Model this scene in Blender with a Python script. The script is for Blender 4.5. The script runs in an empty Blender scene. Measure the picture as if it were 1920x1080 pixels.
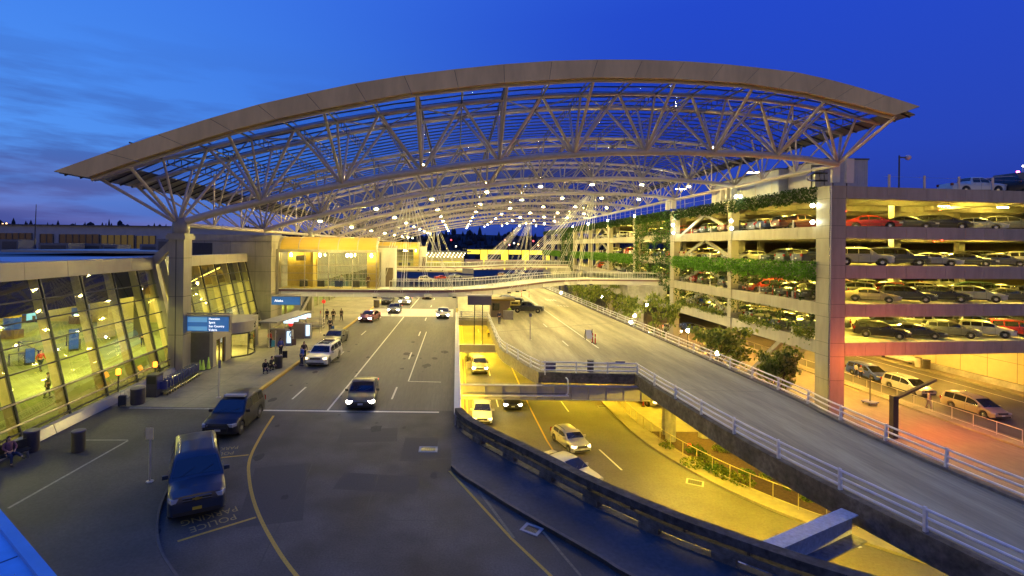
import bpy, math, random
from mathutils import Vector as V, Matrix, Euler
R = random.Random(7)
S = bpy.context.scene
COL = S.collection
PI = math.pi

# ------------------------------------------------------------------ camera model used to survey positions
F, CH, VX, VY, ROLL = 940.0, 10.6, 856.0, 462.0, .011
def un(px, py):
    dx, dy = px - VX, py - VY
    return dx + ROLL * dy, dy - ROLL * dx
def G(px, py, z=0.0):            # surveyed ground point on level z
    dx, dy = un(px, py)
    y = (CH - z) * F / dy
    return V((dx * y / F, y, z))
def AT(px, py, y):               # surveyed point at distance y
    dx, dy = un(px, py)
    return V((dx * y / F, y, CH - dy * y / F))

# ------------------------------------------------------------------ materials
MATS = {}
def mat(name, col, rough=.6, metal=0., var=.12, scale=3., stretch=(1, 1, 1), bump=0., emit=None, es=0., objcol=False,
        coat=0., spec=.5, var2=0., scale2=.25, isl=0.):
    if name in MATS: return MATS[name]
    m = bpy.data.materials.new(name); m.use_nodes = True
    nt = m.node_tree; N = nt.nodes; L = nt.links
    b = N['Principled BSDF']
    b.inputs['Roughness'].default_value = rough; b.inputs['Metallic'].default_value = metal
    b.inputs['Coat Weight'].default_value = coat; b.inputs['Specular IOR Level'].default_value = spec
    tc = N.new('ShaderNodeTexCoord'); mp = N.new('ShaderNodeMapping'); mp.inputs['Scale'].default_value = stretch
    L.new(tc.outputs['Object'], mp.inputs['Vector'])
    nz = N.new('ShaderNodeTexNoise'); nz.inputs['Scale'].default_value = scale; nz.inputs['Detail'].default_value = 6
    nz.inputs['Roughness'].default_value = .65
    L.new(mp.outputs[0], nz.inputs['Vector'])
    mr = N.new('ShaderNodeMapRange'); mr.inputs[1].default_value = .3; mr.inputs[2].default_value = .7
    mr.inputs[3].default_value = 1 - var; mr.inputs[4].default_value = 1 + var
    L.new(nz.outputs['Fac'], mr.inputs[0])
    fac = mr.outputs[0]
    if var2:
        n2 = N.new('ShaderNodeTexNoise'); n2.inputs['Scale'].default_value = scale2; n2.inputs['Detail'].default_value = 4
        L.new(mp.outputs[0], n2.inputs['Vector'])
        m2 = N.new('ShaderNodeMapRange'); m2.inputs[1].default_value = .35; m2.inputs[2].default_value = .65
        m2.inputs[3].default_value = 1 - var2; m2.inputs[4].default_value = 1 + var2
        L.new(n2.outputs['Fac'], m2.inputs[0])
        mu = N.new('ShaderNodeMath'); mu.operation = 'MULTIPLY'
        L.new(fac, mu.inputs[0]); L.new(m2.outputs[0], mu.inputs[1]); fac = mu.outputs[0]
    if isl:
        g = N.new('ShaderNodeNewGeometry'); m3 = N.new('ShaderNodeMapRange'); m3.inputs[3].default_value = 1 - isl; m3.inputs[4].default_value = 1 + isl
        L.new(g.outputs['Random Per Island'], m3.inputs[0]); mu3 = N.new('ShaderNodeMath'); mu3.operation = 'MULTIPLY'; L.new(fac, mu3.inputs[0]); L.new(m3.outputs[0], mu3.inputs[1]); fac = mu3.outputs[0]
    vm = N.new('ShaderNodeVectorMath'); vm.operation = 'SCALE'
    if objcol:
        oi = N.new('ShaderNodeObjectInfo'); L.new(oi.outputs['Color'], vm.inputs[0])
    else:
        vm.inputs[0].default_value = col[:3]
    L.new(fac, vm.inputs['Scale']); L.new(vm.outputs[0], b.inputs['Base Color'])
    if bump:
        bp = N.new('ShaderNodeBump'); bp.inputs['Strength'].default_value = bump; bp.inputs['Distance'].default_value = .02
        L.new(nz.outputs['Fac'], bp.inputs['Height']); L.new(bp.outputs[0], b.inputs['Normal'])
    if emit:
        b.inputs['Emission Color'].default_value = (*emit, 1); b.inputs['Emission Strength'].default_value = es
    MATS[name] = m
    return m
def glass(name, tint, refl=.12, rough=.02, rmax=.75):
    if name in MATS: return MATS[name]
    m = bpy.data.materials.new(name); m.use_nodes = True
    nt = m.node_tree; N = nt.nodes; L = nt.links; N.clear()
    o = N.new('ShaderNodeOutputMaterial'); t = N.new('ShaderNodeBsdfTransparent'); g = N.new('ShaderNodeBsdfGlossy')
    t.inputs[0].default_value = (*tint, 1); g.inputs['Roughness'].default_value = rough
    lw = N.new('ShaderNodeLayerWeight'); lw.inputs[0].default_value = .25
    mr = N.new('ShaderNodeMapRange'); mr.inputs[3].default_value = refl; mr.inputs[4].default_value = rmax
    L.new(lw.outputs['Fresnel'], mr.inputs[0])
    mx = N.new('ShaderNodeMixShader'); L.new(mr.outputs[0], mx.inputs[0]); L.new(t.outputs[0], mx.inputs[1]); L.new(g.outputs[0], mx.inputs[2])
    L.new(mx.outputs[0], o.inputs[0]); MATS[name] = m
    return m
def leafmat(name, c1, c2):
    if name in MATS: return MATS[name]
    m = mat(name, c1, .55, 0, .0)
    nt = m.node_tree; N = nt.nodes; L = nt.links; b = N['Principled BSDF']
    g = N.new('ShaderNodeNewGeometry'); cr = N.new('ShaderNodeValToRGB')
    cr.color_ramp.elements[0].color = (*c1, 1); cr.color_ramp.elements[1].color = (*c2, 1)
    L.new(g.outputs['Random Per Island'], cr.inputs[0]); L.new(cr.outputs[0], b.inputs['Base Color'])
    b.inputs['Specular IOR Level'].default_value = .25
    t = N.new('ShaderNodeBsdfTranslucent'); mx = N.new('ShaderNodeMixShader'); mx.inputs[0].default_value = .48
    L.new(cr.outputs[0], t.inputs[0]); L.new(b.outputs[0], mx.inputs[1]); L.new(t.outputs[0], mx.inputs[2]); L.new(mx.outputs[0], N['Material Output'].inputs[0])
    return m

asphalt = mat('asphalt', (.058, .055, .052), .78, 0, .38, 14, bump=.3, var2=.42, scale2=.35)
asphalt_low = mat('asphalt_lower', (.085, .078, .066), .7, 0, .25, 7, bump=.25, var2=.28, scale2=.2)
ramp_conc = mat('ramp_concrete', (.29, .26, .16), .8, 0, .2, 4, stretch=(1.8, .14, 1), bump=.2, var2=.3, scale2=.35)
walk_conc = mat('sidewalk_concrete', (.23, .205, .14), .8, 0, .15, 2.5, bump=.15, var2=.22, scale2=.3)
conc = mat('concrete', (.34, .325, .29), .8, 0, .18, 2.2, bump=.2, var2=.2, scale2=.5)
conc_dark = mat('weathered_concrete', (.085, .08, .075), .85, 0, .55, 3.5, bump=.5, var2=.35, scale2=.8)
white_line = mat('white_road_paint', (.6, .58, .52), .7, 0, .3, 14)
yellow_line = mat('yellow_road_paint', (.5, .31, .04), .7, 0, .25, 14)
worn_line = mat('worn_road_paint', (.17, .15, .1), .8, 0, .4, 10)
steel = mat('white_steel', (.52, .46, .39), .38, .15, .12, 1.6)
steel_dark = mat('dark_steel', (.07, .07, .075), .5, .4, .2, 3)
rail_mat = mat('painted_rail', (.62, .62, .66), .45, .1, .12, 2)
fascia_mat = mat('fascia_metal', (.62, .45, .20), .45, .15, .10, 1.2, stretch=(1, 1, .25), isl=.05, var2=.1, scale2=.3)
panel = mat('metal_panel', (.30, .275, .22), .5, .1, .12, 1.6, stretch=(1, 1, .2), isl=.06, var2=.08, scale2=.4)
panel_warm = mat('warm_metal_panel', (.36, .325, .27), .5, .15, .08, .9)
joint = mat('panel_joint', (.05, .05, .05), .8)
slab_mat = mat('slab_concrete', (.33, .315, .27), .8, 0, .18, 1.2)
roof_dark = mat('roof_membrane', (.06, .065, .08), .6, 0, .2, 1.5, var2=.2)
white_wall = mat('white_wall', (.62, .60, .56), .6, 0, .05, 1.5)
blue_ledge = mat('ledge_blue_base', (.30, .52, .74), .5, 0, .14, 2.5, var2=.1, scale2=.6)  # even blue base colour for the ledge
soil = mat('soil', (.055, .032, .018), .9, 0, .5, 5, bump=.8)
black_rub = mat('black_rubber', (.02, .02, .02), .75)
chrome = mat('bright_metal', (.6, .6, .6), .25, .9, .03)
black = mat('black_plastic', (.015, .015, .016), .5)
bin_mat = mat('bin_plastic', (.045, .04, .055), .6)
sign_blue = mat('sign_blue', (.03, .13, .38), .4, 0, .05, emit=(.05, .22, .62), es=.35)
sign_lightblue = mat('sign_light_blue', (.14, .4, .7), .4, 0, .05, emit=(.16, .45, .8), es=.4)
sign_white = mat('sign_lettering', (.8, .8, .8), .4, emit=(1, 1, 1), es=1.6)
sign_back = mat('sign_back', (.10, .095, .16), .6)
tinted = mat('car_glass', (.012, .014, .018), .06, 0, .0, spec=.8)
paint = mat('car_paint', (.5, .5, .5), .3, .12, .0, objcol=True, coat=.3)
cloth = mat('cloth', (.5, .5, .5), .9, 0, .15, 20, objcol=True)
skin = mat('skin', (.5, .3, .22), .55, 0, .05)
light_on = mat('headlamp_lit', (.9, .9, .9), .3, emit=(1, .93, .78), es=30)
light_soft = mat('headlamp_dim', (.8, .8, .8), .2, emit=(1, .8, .45), es=3)
light_off = mat('headlamp_glass', (.5, .5, .52), .12, .3)
tail_off = mat('tail_lamp', (.25, .015, .012), .2)
tail_on = mat('tail_lamp_lit', (.5, .02, .02), .2, emit=(1, .06, .02), es=9)
amber_mat = mat('amber_lamp', (.8, .3, .02), .3, emit=(1, .32, .03), es=22)
plate_mat = mat('number_plate', (.55, .55, .55), .5)
red_mat = mat('red_plastic', (.55, .03, .02), .5)
orange_mat = mat('orange_plastic', (.65, .16, .03), .5)
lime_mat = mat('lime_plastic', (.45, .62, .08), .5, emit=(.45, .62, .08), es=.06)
wood = mat('bark', (.10, .07, .045), .9, 0, .35, 8, bump=.5)
ivy_dark = leafmat('ivy_dark_leaf', (.018, .045, .012), (.05, .10, .025))
ivy_bright = leafmat('ivy_bright_leaf', (.05, .16, .015), (.16, .34, .04))
bush_leaf = leafmat('bush_leaf', (.06, .12, .025), (.25, .27, .06))
tree_leaf = leafmat('tree_leaf', (.07, .13, .02), (.34, .36, .08))
forest_mat = mat('forest_needles', (.006, .012, .02), .95, 0, .4, .3)
hill_mat = mat('wooded_hill', (.006, .012, .025), .95, 0, .5, .08)
fac_dark = glass('lower_facade_glass', (.30, .31, .22), .20)
fac_glass = glass('facade_glass', (.74, .77, .62), .15)
roof_glass = glass('roof_glass', (.52, .68, .86), .01, .05, .04)
rail_glass = glass('railing_glass', (.80, .85, .85), .10)
vault_glass = mat('vault_frosted', (.22, .175, .07), .35, 0, .05)
_b = vault_glass.node_tree.nodes['Principled BSDF']; _n = vault_glass.node_tree.nodes; _t = _n.new('ShaderNodeBsdfTranslucent'); _t.inputs[0].default_value = (.5, .36, .07, 1); _m = _n.new('ShaderNodeMixShader'); _m.inputs[0].default_value = .6
vault_glass.node_tree.links.new(_b.outputs[0], _m.inputs[1]); vault_glass.node_tree.links.new(_t.outputs[0], _m.inputs[2]); vault_glass.node_tree.links.new(_m.outputs[0], _n['Material Output'].inputs[0])
green_floor = mat('carpet_green', (.19, .215, .09), .85, 0, .25, .5, var2=.3, scale2=.12)
cream = mat('cream_wall', (.55, .46, .26), .6, 0, .06, 1)
kiosk_blue = mat('kiosk_blue', (.03, .08, .42), .4, 0, .1, emit=(.03, .1, .6), es=.25)
yellow_lit = mat('yellow_backlit_panel', (.7, .6, .1), .5, emit=(.95, .78, .06), es=1.0)
window_glow_mat = mat('window_glow', (.2, .5, .7), .3, emit=(.3, .7, .95), es=1.1)
ticket_mat = mat('kiosk_screen', (.6, .7, .75), .3, emit=(.65, .85, 1), es=1.2)

def lampmat(name, col, s): return mat(name, (.9, .9, .9), .4, emit=col, es=s)

# ------------------------------------------------------------------ mesh builder
class MB:
    def __init__(self): self.v = []; self.f = []; self.mi = []
    def quad(self, a, b, c, d, mi=0): self.poly((a, b, c, d), mi)
    def poly(self, pts, mi=0):
        n = len(self.v); self.v += [tuple(p) for p in pts]; self.f.append(tuple(range(n, n + len(pts)))); self.mi.append(mi)
    def obox(self, c, ux, uy, uz, mi=0):          # half axes
        c, ux, uy, uz = V(c), V(ux), V(uy), V(uz); n = len(self.v)
        for sx in (-1, 1):
            for sy in (-1, 1):
                for sz in (-1, 1): self.v.append(tuple(c + ux * sx + uy * sy + uz * sz))
        fs = [(0, 1, 3, 2), (4, 6, 7, 5), (0, 4, 5, 1), (2, 3, 7, 6), (0, 2, 6, 4), (1, 5, 7, 3)]
        if ux.cross(uy).dot(uz) < 0: fs = [q[::-1] for q in fs]
        for q in fs: self.f.append(tuple(n + i for i in q)); self.mi.append(mi)
    def box(self, x0, x1, y0, y1, z0, z1, mi=0):
        self.obox(((x0 + x1) / 2, (y0 + y1) / 2, (z0 + z1) / 2), (abs(x1 - x0) / 2, 0, 0), (0, abs(y1 - y0) / 2, 0), (0, 0, abs(z1 - z0) / 2), mi)
    def beam(self, p, q, w, h, mi=0, up=(0, 0, 1)):
        p, q = V(p), V(q); d = q - p; l = d.length
        if l < 1e-6: return
        d = d / l; s = d.cross(V(up))
        if s.length < 1e-4: s = V((1, 0, 0))
        s.normalize(); u = s.cross(d)
        self.obox((p + q) / 2, d * l / 2, s * w / 2, u * h / 2, mi)
    def tube(self, p, q, r, n=6, r2=None, mi=0): self.path([p, q], [r, r if r2 is None else r2], n, mi)
    def path(self, pts, rs, n=6, mi=0, caps=True):
        pts = [V(p) for p in pts]
        if not isinstance(rs, (list, tuple)): rs = [rs] * len(pts)
        base = len(self.v); prev = None
        for i, p in enumerate(pts):
            d = (pts[min(i + 1, len(pts) - 1)] - pts[max(i - 1, 0)])
            if d.length < 1e-9: d = V((0, 0, 1))
            d.normalize()
            if prev is None:
                s = d.cross(V((0, 0, 1)))
                if s.length < .05: s = d.cross(V((1, 0, 0)))
            else: s = prev - d * prev.dot(d)
            s.normalize(); prev = s; t = d.cross(s)
            for k in range(n):
                a = 2 * PI * k / n; self.v.append(tuple(p + (s * math.cos(a) + t * math.sin(a)) * rs[i]))
        for i in range(len(pts) - 1):
            for k in range(n):
                a = base + i * n + k; b = base + i * n + (k + 1) % n
                self.f.append((a, a + n, b + n, b)); self.mi.append(mi)
        if caps:
            self.f.append(tuple(base + k for k in range(n))); self.mi.append(mi)
            e = base + (len(pts) - 1) * n
            self.f.append(tuple(e + k for k in range(n))[::-1]); self.mi.append(mi)
    def sweep(self, pts, prof, mi=0, closed=False):   # prof: list of (side, up) closed polygon swept along level path
        pts = [V(p) for p in pts]; n = len(prof); base = len(self.v)
        for i, p in enumerate(pts):
            d = pts[min(i + 1, len(pts) - 1)] - pts[max(i - 1, 0)]; d.z = 0; d.normalize()
            s = V((d.y, -d.x, 0))
            for a, b in prof: self.v.append(tuple(p + s * a + V((0, 0, b))))
        for i in range(len(pts) - 1):
            for k in range(n):
                a = base + i * n + k; b = base + i * n + (k + 1) % n
                self.f.append((a, b, b + n, a + n)); self.mi.append(mi)
        self.f.append(tuple(base + k for k in range(n))[::-1]); self.mi.append(mi)
        e = base + (len(pts) - 1) * n
        self.f.append(tuple(e + k for k in range(n))); self.mi.append(mi)
    def prism(self, pts, z0, z1, mi=0):              # ccw polygon
        n = len(pts); b = len(self.v)
        self.v += [(p[0], p[1], z0) for p in pts] + [(p[0], p[1], z1) for p in pts]
        self.f.append(tuple(b + i for i in range(n))[::-1]); self.f.append(tuple(b + n + i for i in range(n)))
        self.mi += [mi, mi]
        for i in range(n):
            j = (i + 1) % n; self.f.append((b + i, b + j, b + n + j, b + n + i)); self.mi.append(mi)
    def ribbon(self, A, B, mi=0):
        for i in range(len(A) - 1): self.quad(A[i], B[i], B[i + 1], A[i + 1], mi)
    def lathe(self, c, prof, n=12, mi=0):
        c = V(c); b = len(self.v)
        for r, z in prof:
            for k in range(n): self.v.append((c.x + r * math.cos(2 * PI * k / n), c.y + r * math.sin(2 * PI * k / n), c.z + z))
        for i in range(len(prof) - 1):
            for k in range(n):
                a = b + i * n + k; d = b + i * n + (k + 1) % n
                self.f.append((a, d, d + n, a + n)); self.mi.append(mi)
        self.f.append(tuple(b + k for k in range(n))[::-1]); self.mi.append(mi)
        e = b + (len(prof) - 1) * n; self.f.append(tuple(e + k for k in range(n))); self.mi.append(mi)
    def blob(self, c, rx, ry, rz, n=10, m=7, mi=0):
        self.lathe(c, [(0.02, -rz)] + [(1e-4, 0)] * 0, 3) if False else None
        c = V(c); b = len(self.v)
        for i in range(m + 1):
            t = PI * i / m; r = max(math.sin(t), .02)
            for k in range(n): self.v.append((c.x + rx * r * math.cos(2 * PI * k / n), c.y + ry * r * math.sin(2 * PI * k / n), c.z - rz * math.cos(t)))
        for i in range(m):
            for k in range(n):
                a = b + i * n + k; d = b + i * n + (k + 1) % n
                self.f.append((a, d, d + n, a + n)); self.mi.append(mi)
    def leaf(self, c, s, mi=0, rnd=R, droop=0.):
        d = V((rnd.gauss(0, 1), rnd.gauss(0, 1), rnd.gauss(0, 1) - droop)); d.normalize()
        e = V((rnd.gauss(0, 1), rnd.gauss(0, 1), rnd.gauss(0, 1))); e = d.cross(e); e.normalize()
        c = V(c); self.poly((c - d * s * .5, c + e * s * .3, c + d * s * .5, c - e * s * .3), mi)
    def mesh(self, name, mats, smooth=False):
        me = bpy.data.meshes.new(name); me.from_pydata(self.v, [], self.f)
        if not isinstance(mats, (list, tuple)): mats = [mats]
        for m in mats: me.materials.append(m)
        if len(mats) > 1: me.polygons.foreach_set('material_index', self.mi)
        if smooth:
            me.polygons.foreach_set('use_smooth', [True] * len(me.polygons)); me.set_sharp_from_angle(angle=math.radians(38))
        me.update(); return me
    def build(self, name, mats, parent=None, smooth=False, local=False):
        me = self.mesh(name, mats, smooth)
        o = bpy.data.objects.new(name, me); COL.objects.link(o)
        if parent:
            if not local: me.transform(Matrix.Translation(-wloc(parent)))
            o.parent = parent
        return o
def wloc(o):
    p = V((0, 0, 0))
    while o: p += o.location; o = o.parent
    return p
LABELS = {}
def tag(o, label=None, cat=None, group=None, kind=None):
    if label: o['label'] = label; LABELS.setdefault(label, []).append(o.name)
    if cat: o['category'] = cat
    if group: o['group'] = group
    if kind: o['kind'] = kind
    return o
def thing(name, label, cat, loc=(0, 0, 0), rz=0., group=None):
    o = bpy.data.objects.new(name, None); COL.objects.link(o); o.empty_display_size = .3
    o.location = loc; o.rotation_euler = (0, 0, rz)
    return tag(o, label, cat, group)
def solo(o, label, cat, group=None): return tag(o, label, cat, group)
def struct(mb, name, mats, smooth=False, parent=None):
    o = mb.build(name, mats, parent, smooth)
    if not parent: o['kind'] = 'structure'
    return o
KIDS = {}
def kids(o): return [c for c in o.children]
def copy_tree(o, parent=None):
    c = o.copy(); COL.objects.link(c); c.parent = parent
    for ch in list(o.children): copy_tree(ch, c)
    return c
def dup(o, loc, rz=None, label=None, group=None):
    c = copy_tree(o); c.location = loc
    if rz is not None: c.rotation_euler = (0, 0, rz)
    if label: tag(c, label)
    if group: c['group'] = group
    return c
ORD = 'first second third fourth fifth sixth seventh eighth ninth tenth eleventh twelfth thirteenth fourteenth fifteenth sixteenth seventeenth eighteenth nineteenth twentieth twenty-first twenty-second twenty-third twenty-fourth twenty-fifth twenty-sixth twenty-seventh'.split()
def lerp(a, b, t): return a + (b - a) * t
def interp(tab, x):
    if x <= tab[0][0]:
        (x0, y0), (x1, y1) = tab[0], tab[1]
    elif x >= tab[-1][0]:
        (x0, y0), (x1, y1) = tab[-2], tab[-1]
    else:
        for i in range(len(tab) - 1):
            if tab[i][0] <= x <= tab[i + 1][0]: (x0, y0), (x1, y1) = tab[i], tab[i + 1]; break
    return y0 + (y1 - y0) * (x - x0) / (x1 - x0)
def smooth_path(pts, n=6):       # Catmull-Rom
    P = [V(p) for p in pts]; P = [P[0] * 2 - P[1]] + P + [P[-1] * 2 - P[-2]]; out = []
    for i in range(1, len(P) - 2):
        a, b, c, d = P[i - 1:i + 3]
        for k in range(n):
            t = k / n
            out.append(.5 * ((2 * b) + (c - a) * t + (2 * a - 5 * b + 4 * c - d) * t * t + (3 * b - a - 3 * c + d) * t ** 3))
    return out + [P[-2]]
def text_mb(txt, size, origin, ux, uy, ext=.0):
    """lettering as mesh faces, laid at origin with directions ux (reading) and uy (up)"""
    cu = bpy.data.curves.new('lettering', 'FONT'); cu.body = txt; cu.size = size; cu.resolution_u = 2
    o = bpy.data.objects.new('lettering', cu); COL.objects.link(o)
    dg = bpy.context.evaluated_depsgraph_get(); dg.update()
    me = o.evaluated_get(dg).to_mesh()
    mb = MB(); ux, uy, org = V(ux), V(uy), V(origin)
    mb.v = [tuple(org + ux * v.co.x + uy * v.co.y) for v in me.vertices]
    mb.f = [tuple(p.vertices) for p in me.polygons]; mb.mi = [0] * len(mb.f)
    o.evaluated_get(dg).to_mesh_clear(); bpy.data.objects.remove(o); bpy.data.curves.remove(cu)
    return mb
def text(txt, size, origin, ux, uy, name, m, parent=None):
    return text_mb(txt, size, origin, ux, uy).build(name, m, parent)
# ================================================================== SETTING
LOW = -5.6
LOWW = -5.45          # lower pavement
# far ground
mb = MB(); mb.quad((-3000, -200, -5.9), (3000, -200, -5.9), (3000, 4000, -5.9), (-3000, 4000, -5.9)); struct(mb, 'ground', mat('far_ground', (.03, .032, .035), .9, 0, .3, .05))
# lower road
mb = MB(); mb.quad((-.3, 5, LOW), (70, 5, LOW), (70, 260, LOW), (-.3, 260, LOW)); lower_road = struct(mb, 'lower_road', asphalt_low)
lm = MB(); ly = MB(); ZL = LOW + .005
def strip(m, pts, w, z=None):
    pts = [V(p) for p in pts]
    A, B = [], []
    for i, p in enumerate(pts):
        d = pts[min(i + 1, len(pts) - 1)] - pts[max(i - 1, 0)]; d.z = 0; d.normalize(); s = V((d.y, -d.x, 0)) * w / 2
        q = p.copy()
        if z is not None: q.z = z
        A.append(q - s); B.append(q + s)
    m.ribbon(A, B)
strip(ly, [(7.6, 120, 0), (7.6, 50, 0), (7.75, 42, 0), (8.3, 34, 0), (9.4, 28, 0), (11.5, 22, 0), (14, 17, 0)], .14, ZL)
for y in (120, 107.5, 95, 83, 71, 64.5 - 1.5, 52.2 - 1.5):
    strip(lm, [(4.4, y, 0), (4.4, y + 3, 0)], .13, ZL)
strip(lm, [(4.8, 38, 0), (4.6, 41, 0)], .13, ZL)
for y in (120, 107.5, 95, 83, 77, 65): strip(lm, [(11.15, y, 0), (11.1, y + 3, 0)], .13, ZL)
strip(lm, [(11.2, 52.8, 0), (11.25, 49.5, 0)], .13, ZL)
strip(lm, [(11.65, 40.3, 0), (12.25, 36.6, 0)], .14, ZL)
strip(lm, [G(1378, 1005, LOW), G(1395, 1014, LOW)], .14, ZL); strip(lm, [G(1476, 1048, LOW), G(1494, 1056, LOW)], .14, ZL)
strip(lm, [G(1604, 1022, LOW), G(1614, 1027, LOW)], .3, ZL)
strip(ly, [(1.25, 30, 0), (1.25, 120, 0)], .12, ZL)
strip(ly, [G(1581, 722, LOW), G(1610, 734, LOW)], .14, ZL)
strip(lm, [(61.5, 40, 0), (61.8, 110, 0)], .13, ZL)
struct(lm, 'white_lane_marking', white_line, parent=lower_road); struct(ly, 'yellow_lane_marking', yellow_line, parent=lower_road)
# lower pavement between the lower road and the planting bed (kerb curves right near the camera)
kerb_r = smooth_path([(15.3, 120, 0), (15.3, 80, 0), (15.35, 55, 0), (15.45, 46.5, 0), (15.85, 41.7, 0), (16.8, 37.6, 0), (18.3, 33.6, 0), (20.4, 30.2, 0), (22.4, 28.0, 0), (24.6, 25.9, 0), (27.5, 23.8, 0), (31, 22, 0)], 5)
mb = MB()
W = 1.7
inner = []
for i, p in enumerate(kerb_r):
    d = kerb_r[min(i + 1, len(kerb_r) - 1)] - kerb_r[max(i - 1, 0)]; d.normalize(); inner.append(p + V((-d.y, d.x, 0)) * W)
mb.sweep([V((p.x, p.y, LOW)) for p in kerb_r], [(0, -.02), (0, .15), (-W, .15), (-W, -.02)])
struct(mb, 'lower_kerb_walk', walk_conc)
# broad lower pavement beneath the upper ramp, far part
mb = MB(); mb.prism([(17.1, 44), (30, 44), (30, 130), (17.1, 130)], LOW - .05, LOWW + .006); struct(mb, 'lower_pavement', walk_conc)
# planting bed
bed = [(p.x, p.y) for p in inner if p.y < 43.9]
mb = MB(); mb.prism([(30, 43.9)] + [(17.12, 43.9)] + bed + [(34, 30)], LOW - .05, LOWW + .03); struct(mb, 'planting_bed', soil)
# lower street right of the ramp: island kerb with the lanes
mb = MB(); mb.box(46.9, 48.6, 30, 130, LOW - .02, LOW + .16); struct(mb, 'lower_island', walk_conc)
mb = MB(); mb.box(63.6, 65.4, 20, 130, LOW - .02, LOW + .2); struct(mb, 'far_lower_pavement', walk_conc)
mb = MB()
mb.quad((24.6, 26, LOW + .004), (46.85, 26, LOW + .004), (46.85, 140, LOW + .004), (24.6, 140, LOW + .004)); struct(mb, 'lower_street', mat('worn_street', (.17, .135, .10), .75, 0, .2, 3, stretch=(1, .3, 1), bump=.15, var2=.2, scale2=.15))

# upper road deck: slab from the terminal kerb to the wall beside the gap, curving right towards the camera
bar_base = smooth_path([(.05, 29.4, 0), (.5, 27.9, 0), (1.5, 26.2, 0), (3.3, 23.7, 0), (5.57, 20.4, 0), (7.7, 17.9, 0), (8.85, 16.84, 0), (10.8, 15.2, 0), (13.4, 13.6, 0), (16.5, 12.4, 0)], 6)
edge = [(p.x, p.y) for p in bar_base]
mb = MB()
poly = [(.05, 130), (-80, 130), (-80, 2), (16.5, 2)] + edge[::-1]
mb.prism(poly, -.9, 0.0); upper_road = struct(mb, 'upper_road', asphalt)
# deck to the right of the gap (commercial lanes) and its ramp
right_edge = smooth_path([(22.9, 130, 0), (23, 123, 0), (23.6, 80, 0), (24.05, 50, 0), (24.1, 36, 0), (23.8, 32.2, 0), (23.7, 28.7, 0), (23.8, 25.5, 0), (24, 21.9, 0), (24.5, 17, 0), (25.5, 11, 0)], 5)
left_edge = smooth_path([(15.26, 42, 0), (15.4, 37.8, 0), (15.6, 34.4, 0), (15.8, 31, 0), (16.1, 27.7, 0), (16.55, 24.5, 0), (17.2, 21.26, 0), (17.95, 18, 0), (19.0, 14, 0), (20, 11, 0)], 5)
curve_edge = smooth_path([(4.85, 74, 0), (4.85, 70, 0), (4.8, 60, 0), (4.85, 52, 0), (5.65, 48.2, 0), (6.5, 44.6, 0), (7.24, 42.3, 0)], 5)
mb = MB()
poly = [(p.x, p.y) for p in curve_edge] + [(p.x, p.y) for p in left_edge] + [(p.x, p.y) for p in right_edge[::-1]] + [(.35, 130), (.35, 74)]
mb.prism(poly, -.55, 0.0); ramp = struct(mb, 'ramp_deck', [ramp_conc])
# darker expansion joints and patch on the deck
mb = MB()
strip(mb, [(15.4, 37.9, 0), (24, 37.3, 0)], .06, .004); strip(mb, [(5.3, 62.5, 0), (23.8, 72, 0)], .25, .004); strip(mb, [(4.9, 92, 0), (23.5, 92, 0)], .1, .004)
struct(mb, 'expansion_joint', worn_line, parent=ramp)
mb = MB(); strip(mb, [(14.9, 110, 0), (15.15, 53, 0)], .15, .005)
for a in (69.6, 57, 82, 94): strip(mb, [(12.15, a, 0), (12.15, a - 3, 0)], .14, .005)
for k in range(4): strip(mb, [(18.3 + .5 * k, 103 - .2 * k, 0), (18.4 + .5 * k, 100 - .2 * k, 0)], .2, .005)
for k in range(4): strip(mb, [(18.6 + .5 * k, 92 - .2 * k, 0), (18.7 + .5 * k, 90.6 - .2 * k, 0)], .2, .005)
struct(mb, 'white_lane_marking', white_line, parent=ramp)

# paler worn carriageway under the canopy
mb = MB(); mb.quad((-14.12, 32.3, .0035), (-.02, 32.3, .0035), (-.02, 130, .0035), (-14.12, 130, .0035))
struct(mb, 'worn_carriageway', mat('worn_asphalt', (.098, .09, .074), .72, 0, .22, 5, stretch=(1.4, .12, 1), bump=.2, var2=.25, scale2=.3), parent=upper_road)
mb = MB(); rr = random.Random(4)
for x0, y0, dx, dy, w_ in ((-7.2, 30.5, .8, -14, .035), (-3.1, 31, -.5, -12, .03), (-5.2, 24.6, 6.0, .5, .035), (-9.2, 27.6, 8.5, .3, .03), (-4.6, 19.6, 4.8, -.4, .03), (-12.2, 27, 2.2, -4, .03), (-1.4, 45, .2, 20, .03), (-9.4, 38, .3, 24, .03)):
    pts = [V((x0 + dx * t / 12 + rr.gauss(0, .07), y0 + dy * t / 12 + rr.gauss(0, .07), 0)) for t in range(13)]; strip(mb, pts, w_, .0046)
struct(mb, 'sealed_crack', mat('crack_seal', (.016, .016, .017), .5, 0, .2, 8), parent=upper_road)
mb = MB()
for x, y, w_, d_, a_ in ((-4.8, 28.0, 1.6, 1.0, .1), (-7.6, 21.5, 1.2, 2.6, .25), (-1.8, 26.2, .9, 1.5, 0), (-3.4, 22.4, 1.8, .8, -.1)):
    c, s_ = math.cos(a_), math.sin(a_); mb.quad(*[(x + c * u - s_ * v, y + s_ * u + c * v, .0042) for u, v in ((-w_, -d_), (w_, -d_), (w_, d_), (-w_, d_))])
struct(mb, 'asphalt_patch', mat('patch_asphalt', (.05, .048, .046), .85, 0, .3, 16, bump=.3), parent=upper_road)
mb = MB()
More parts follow.
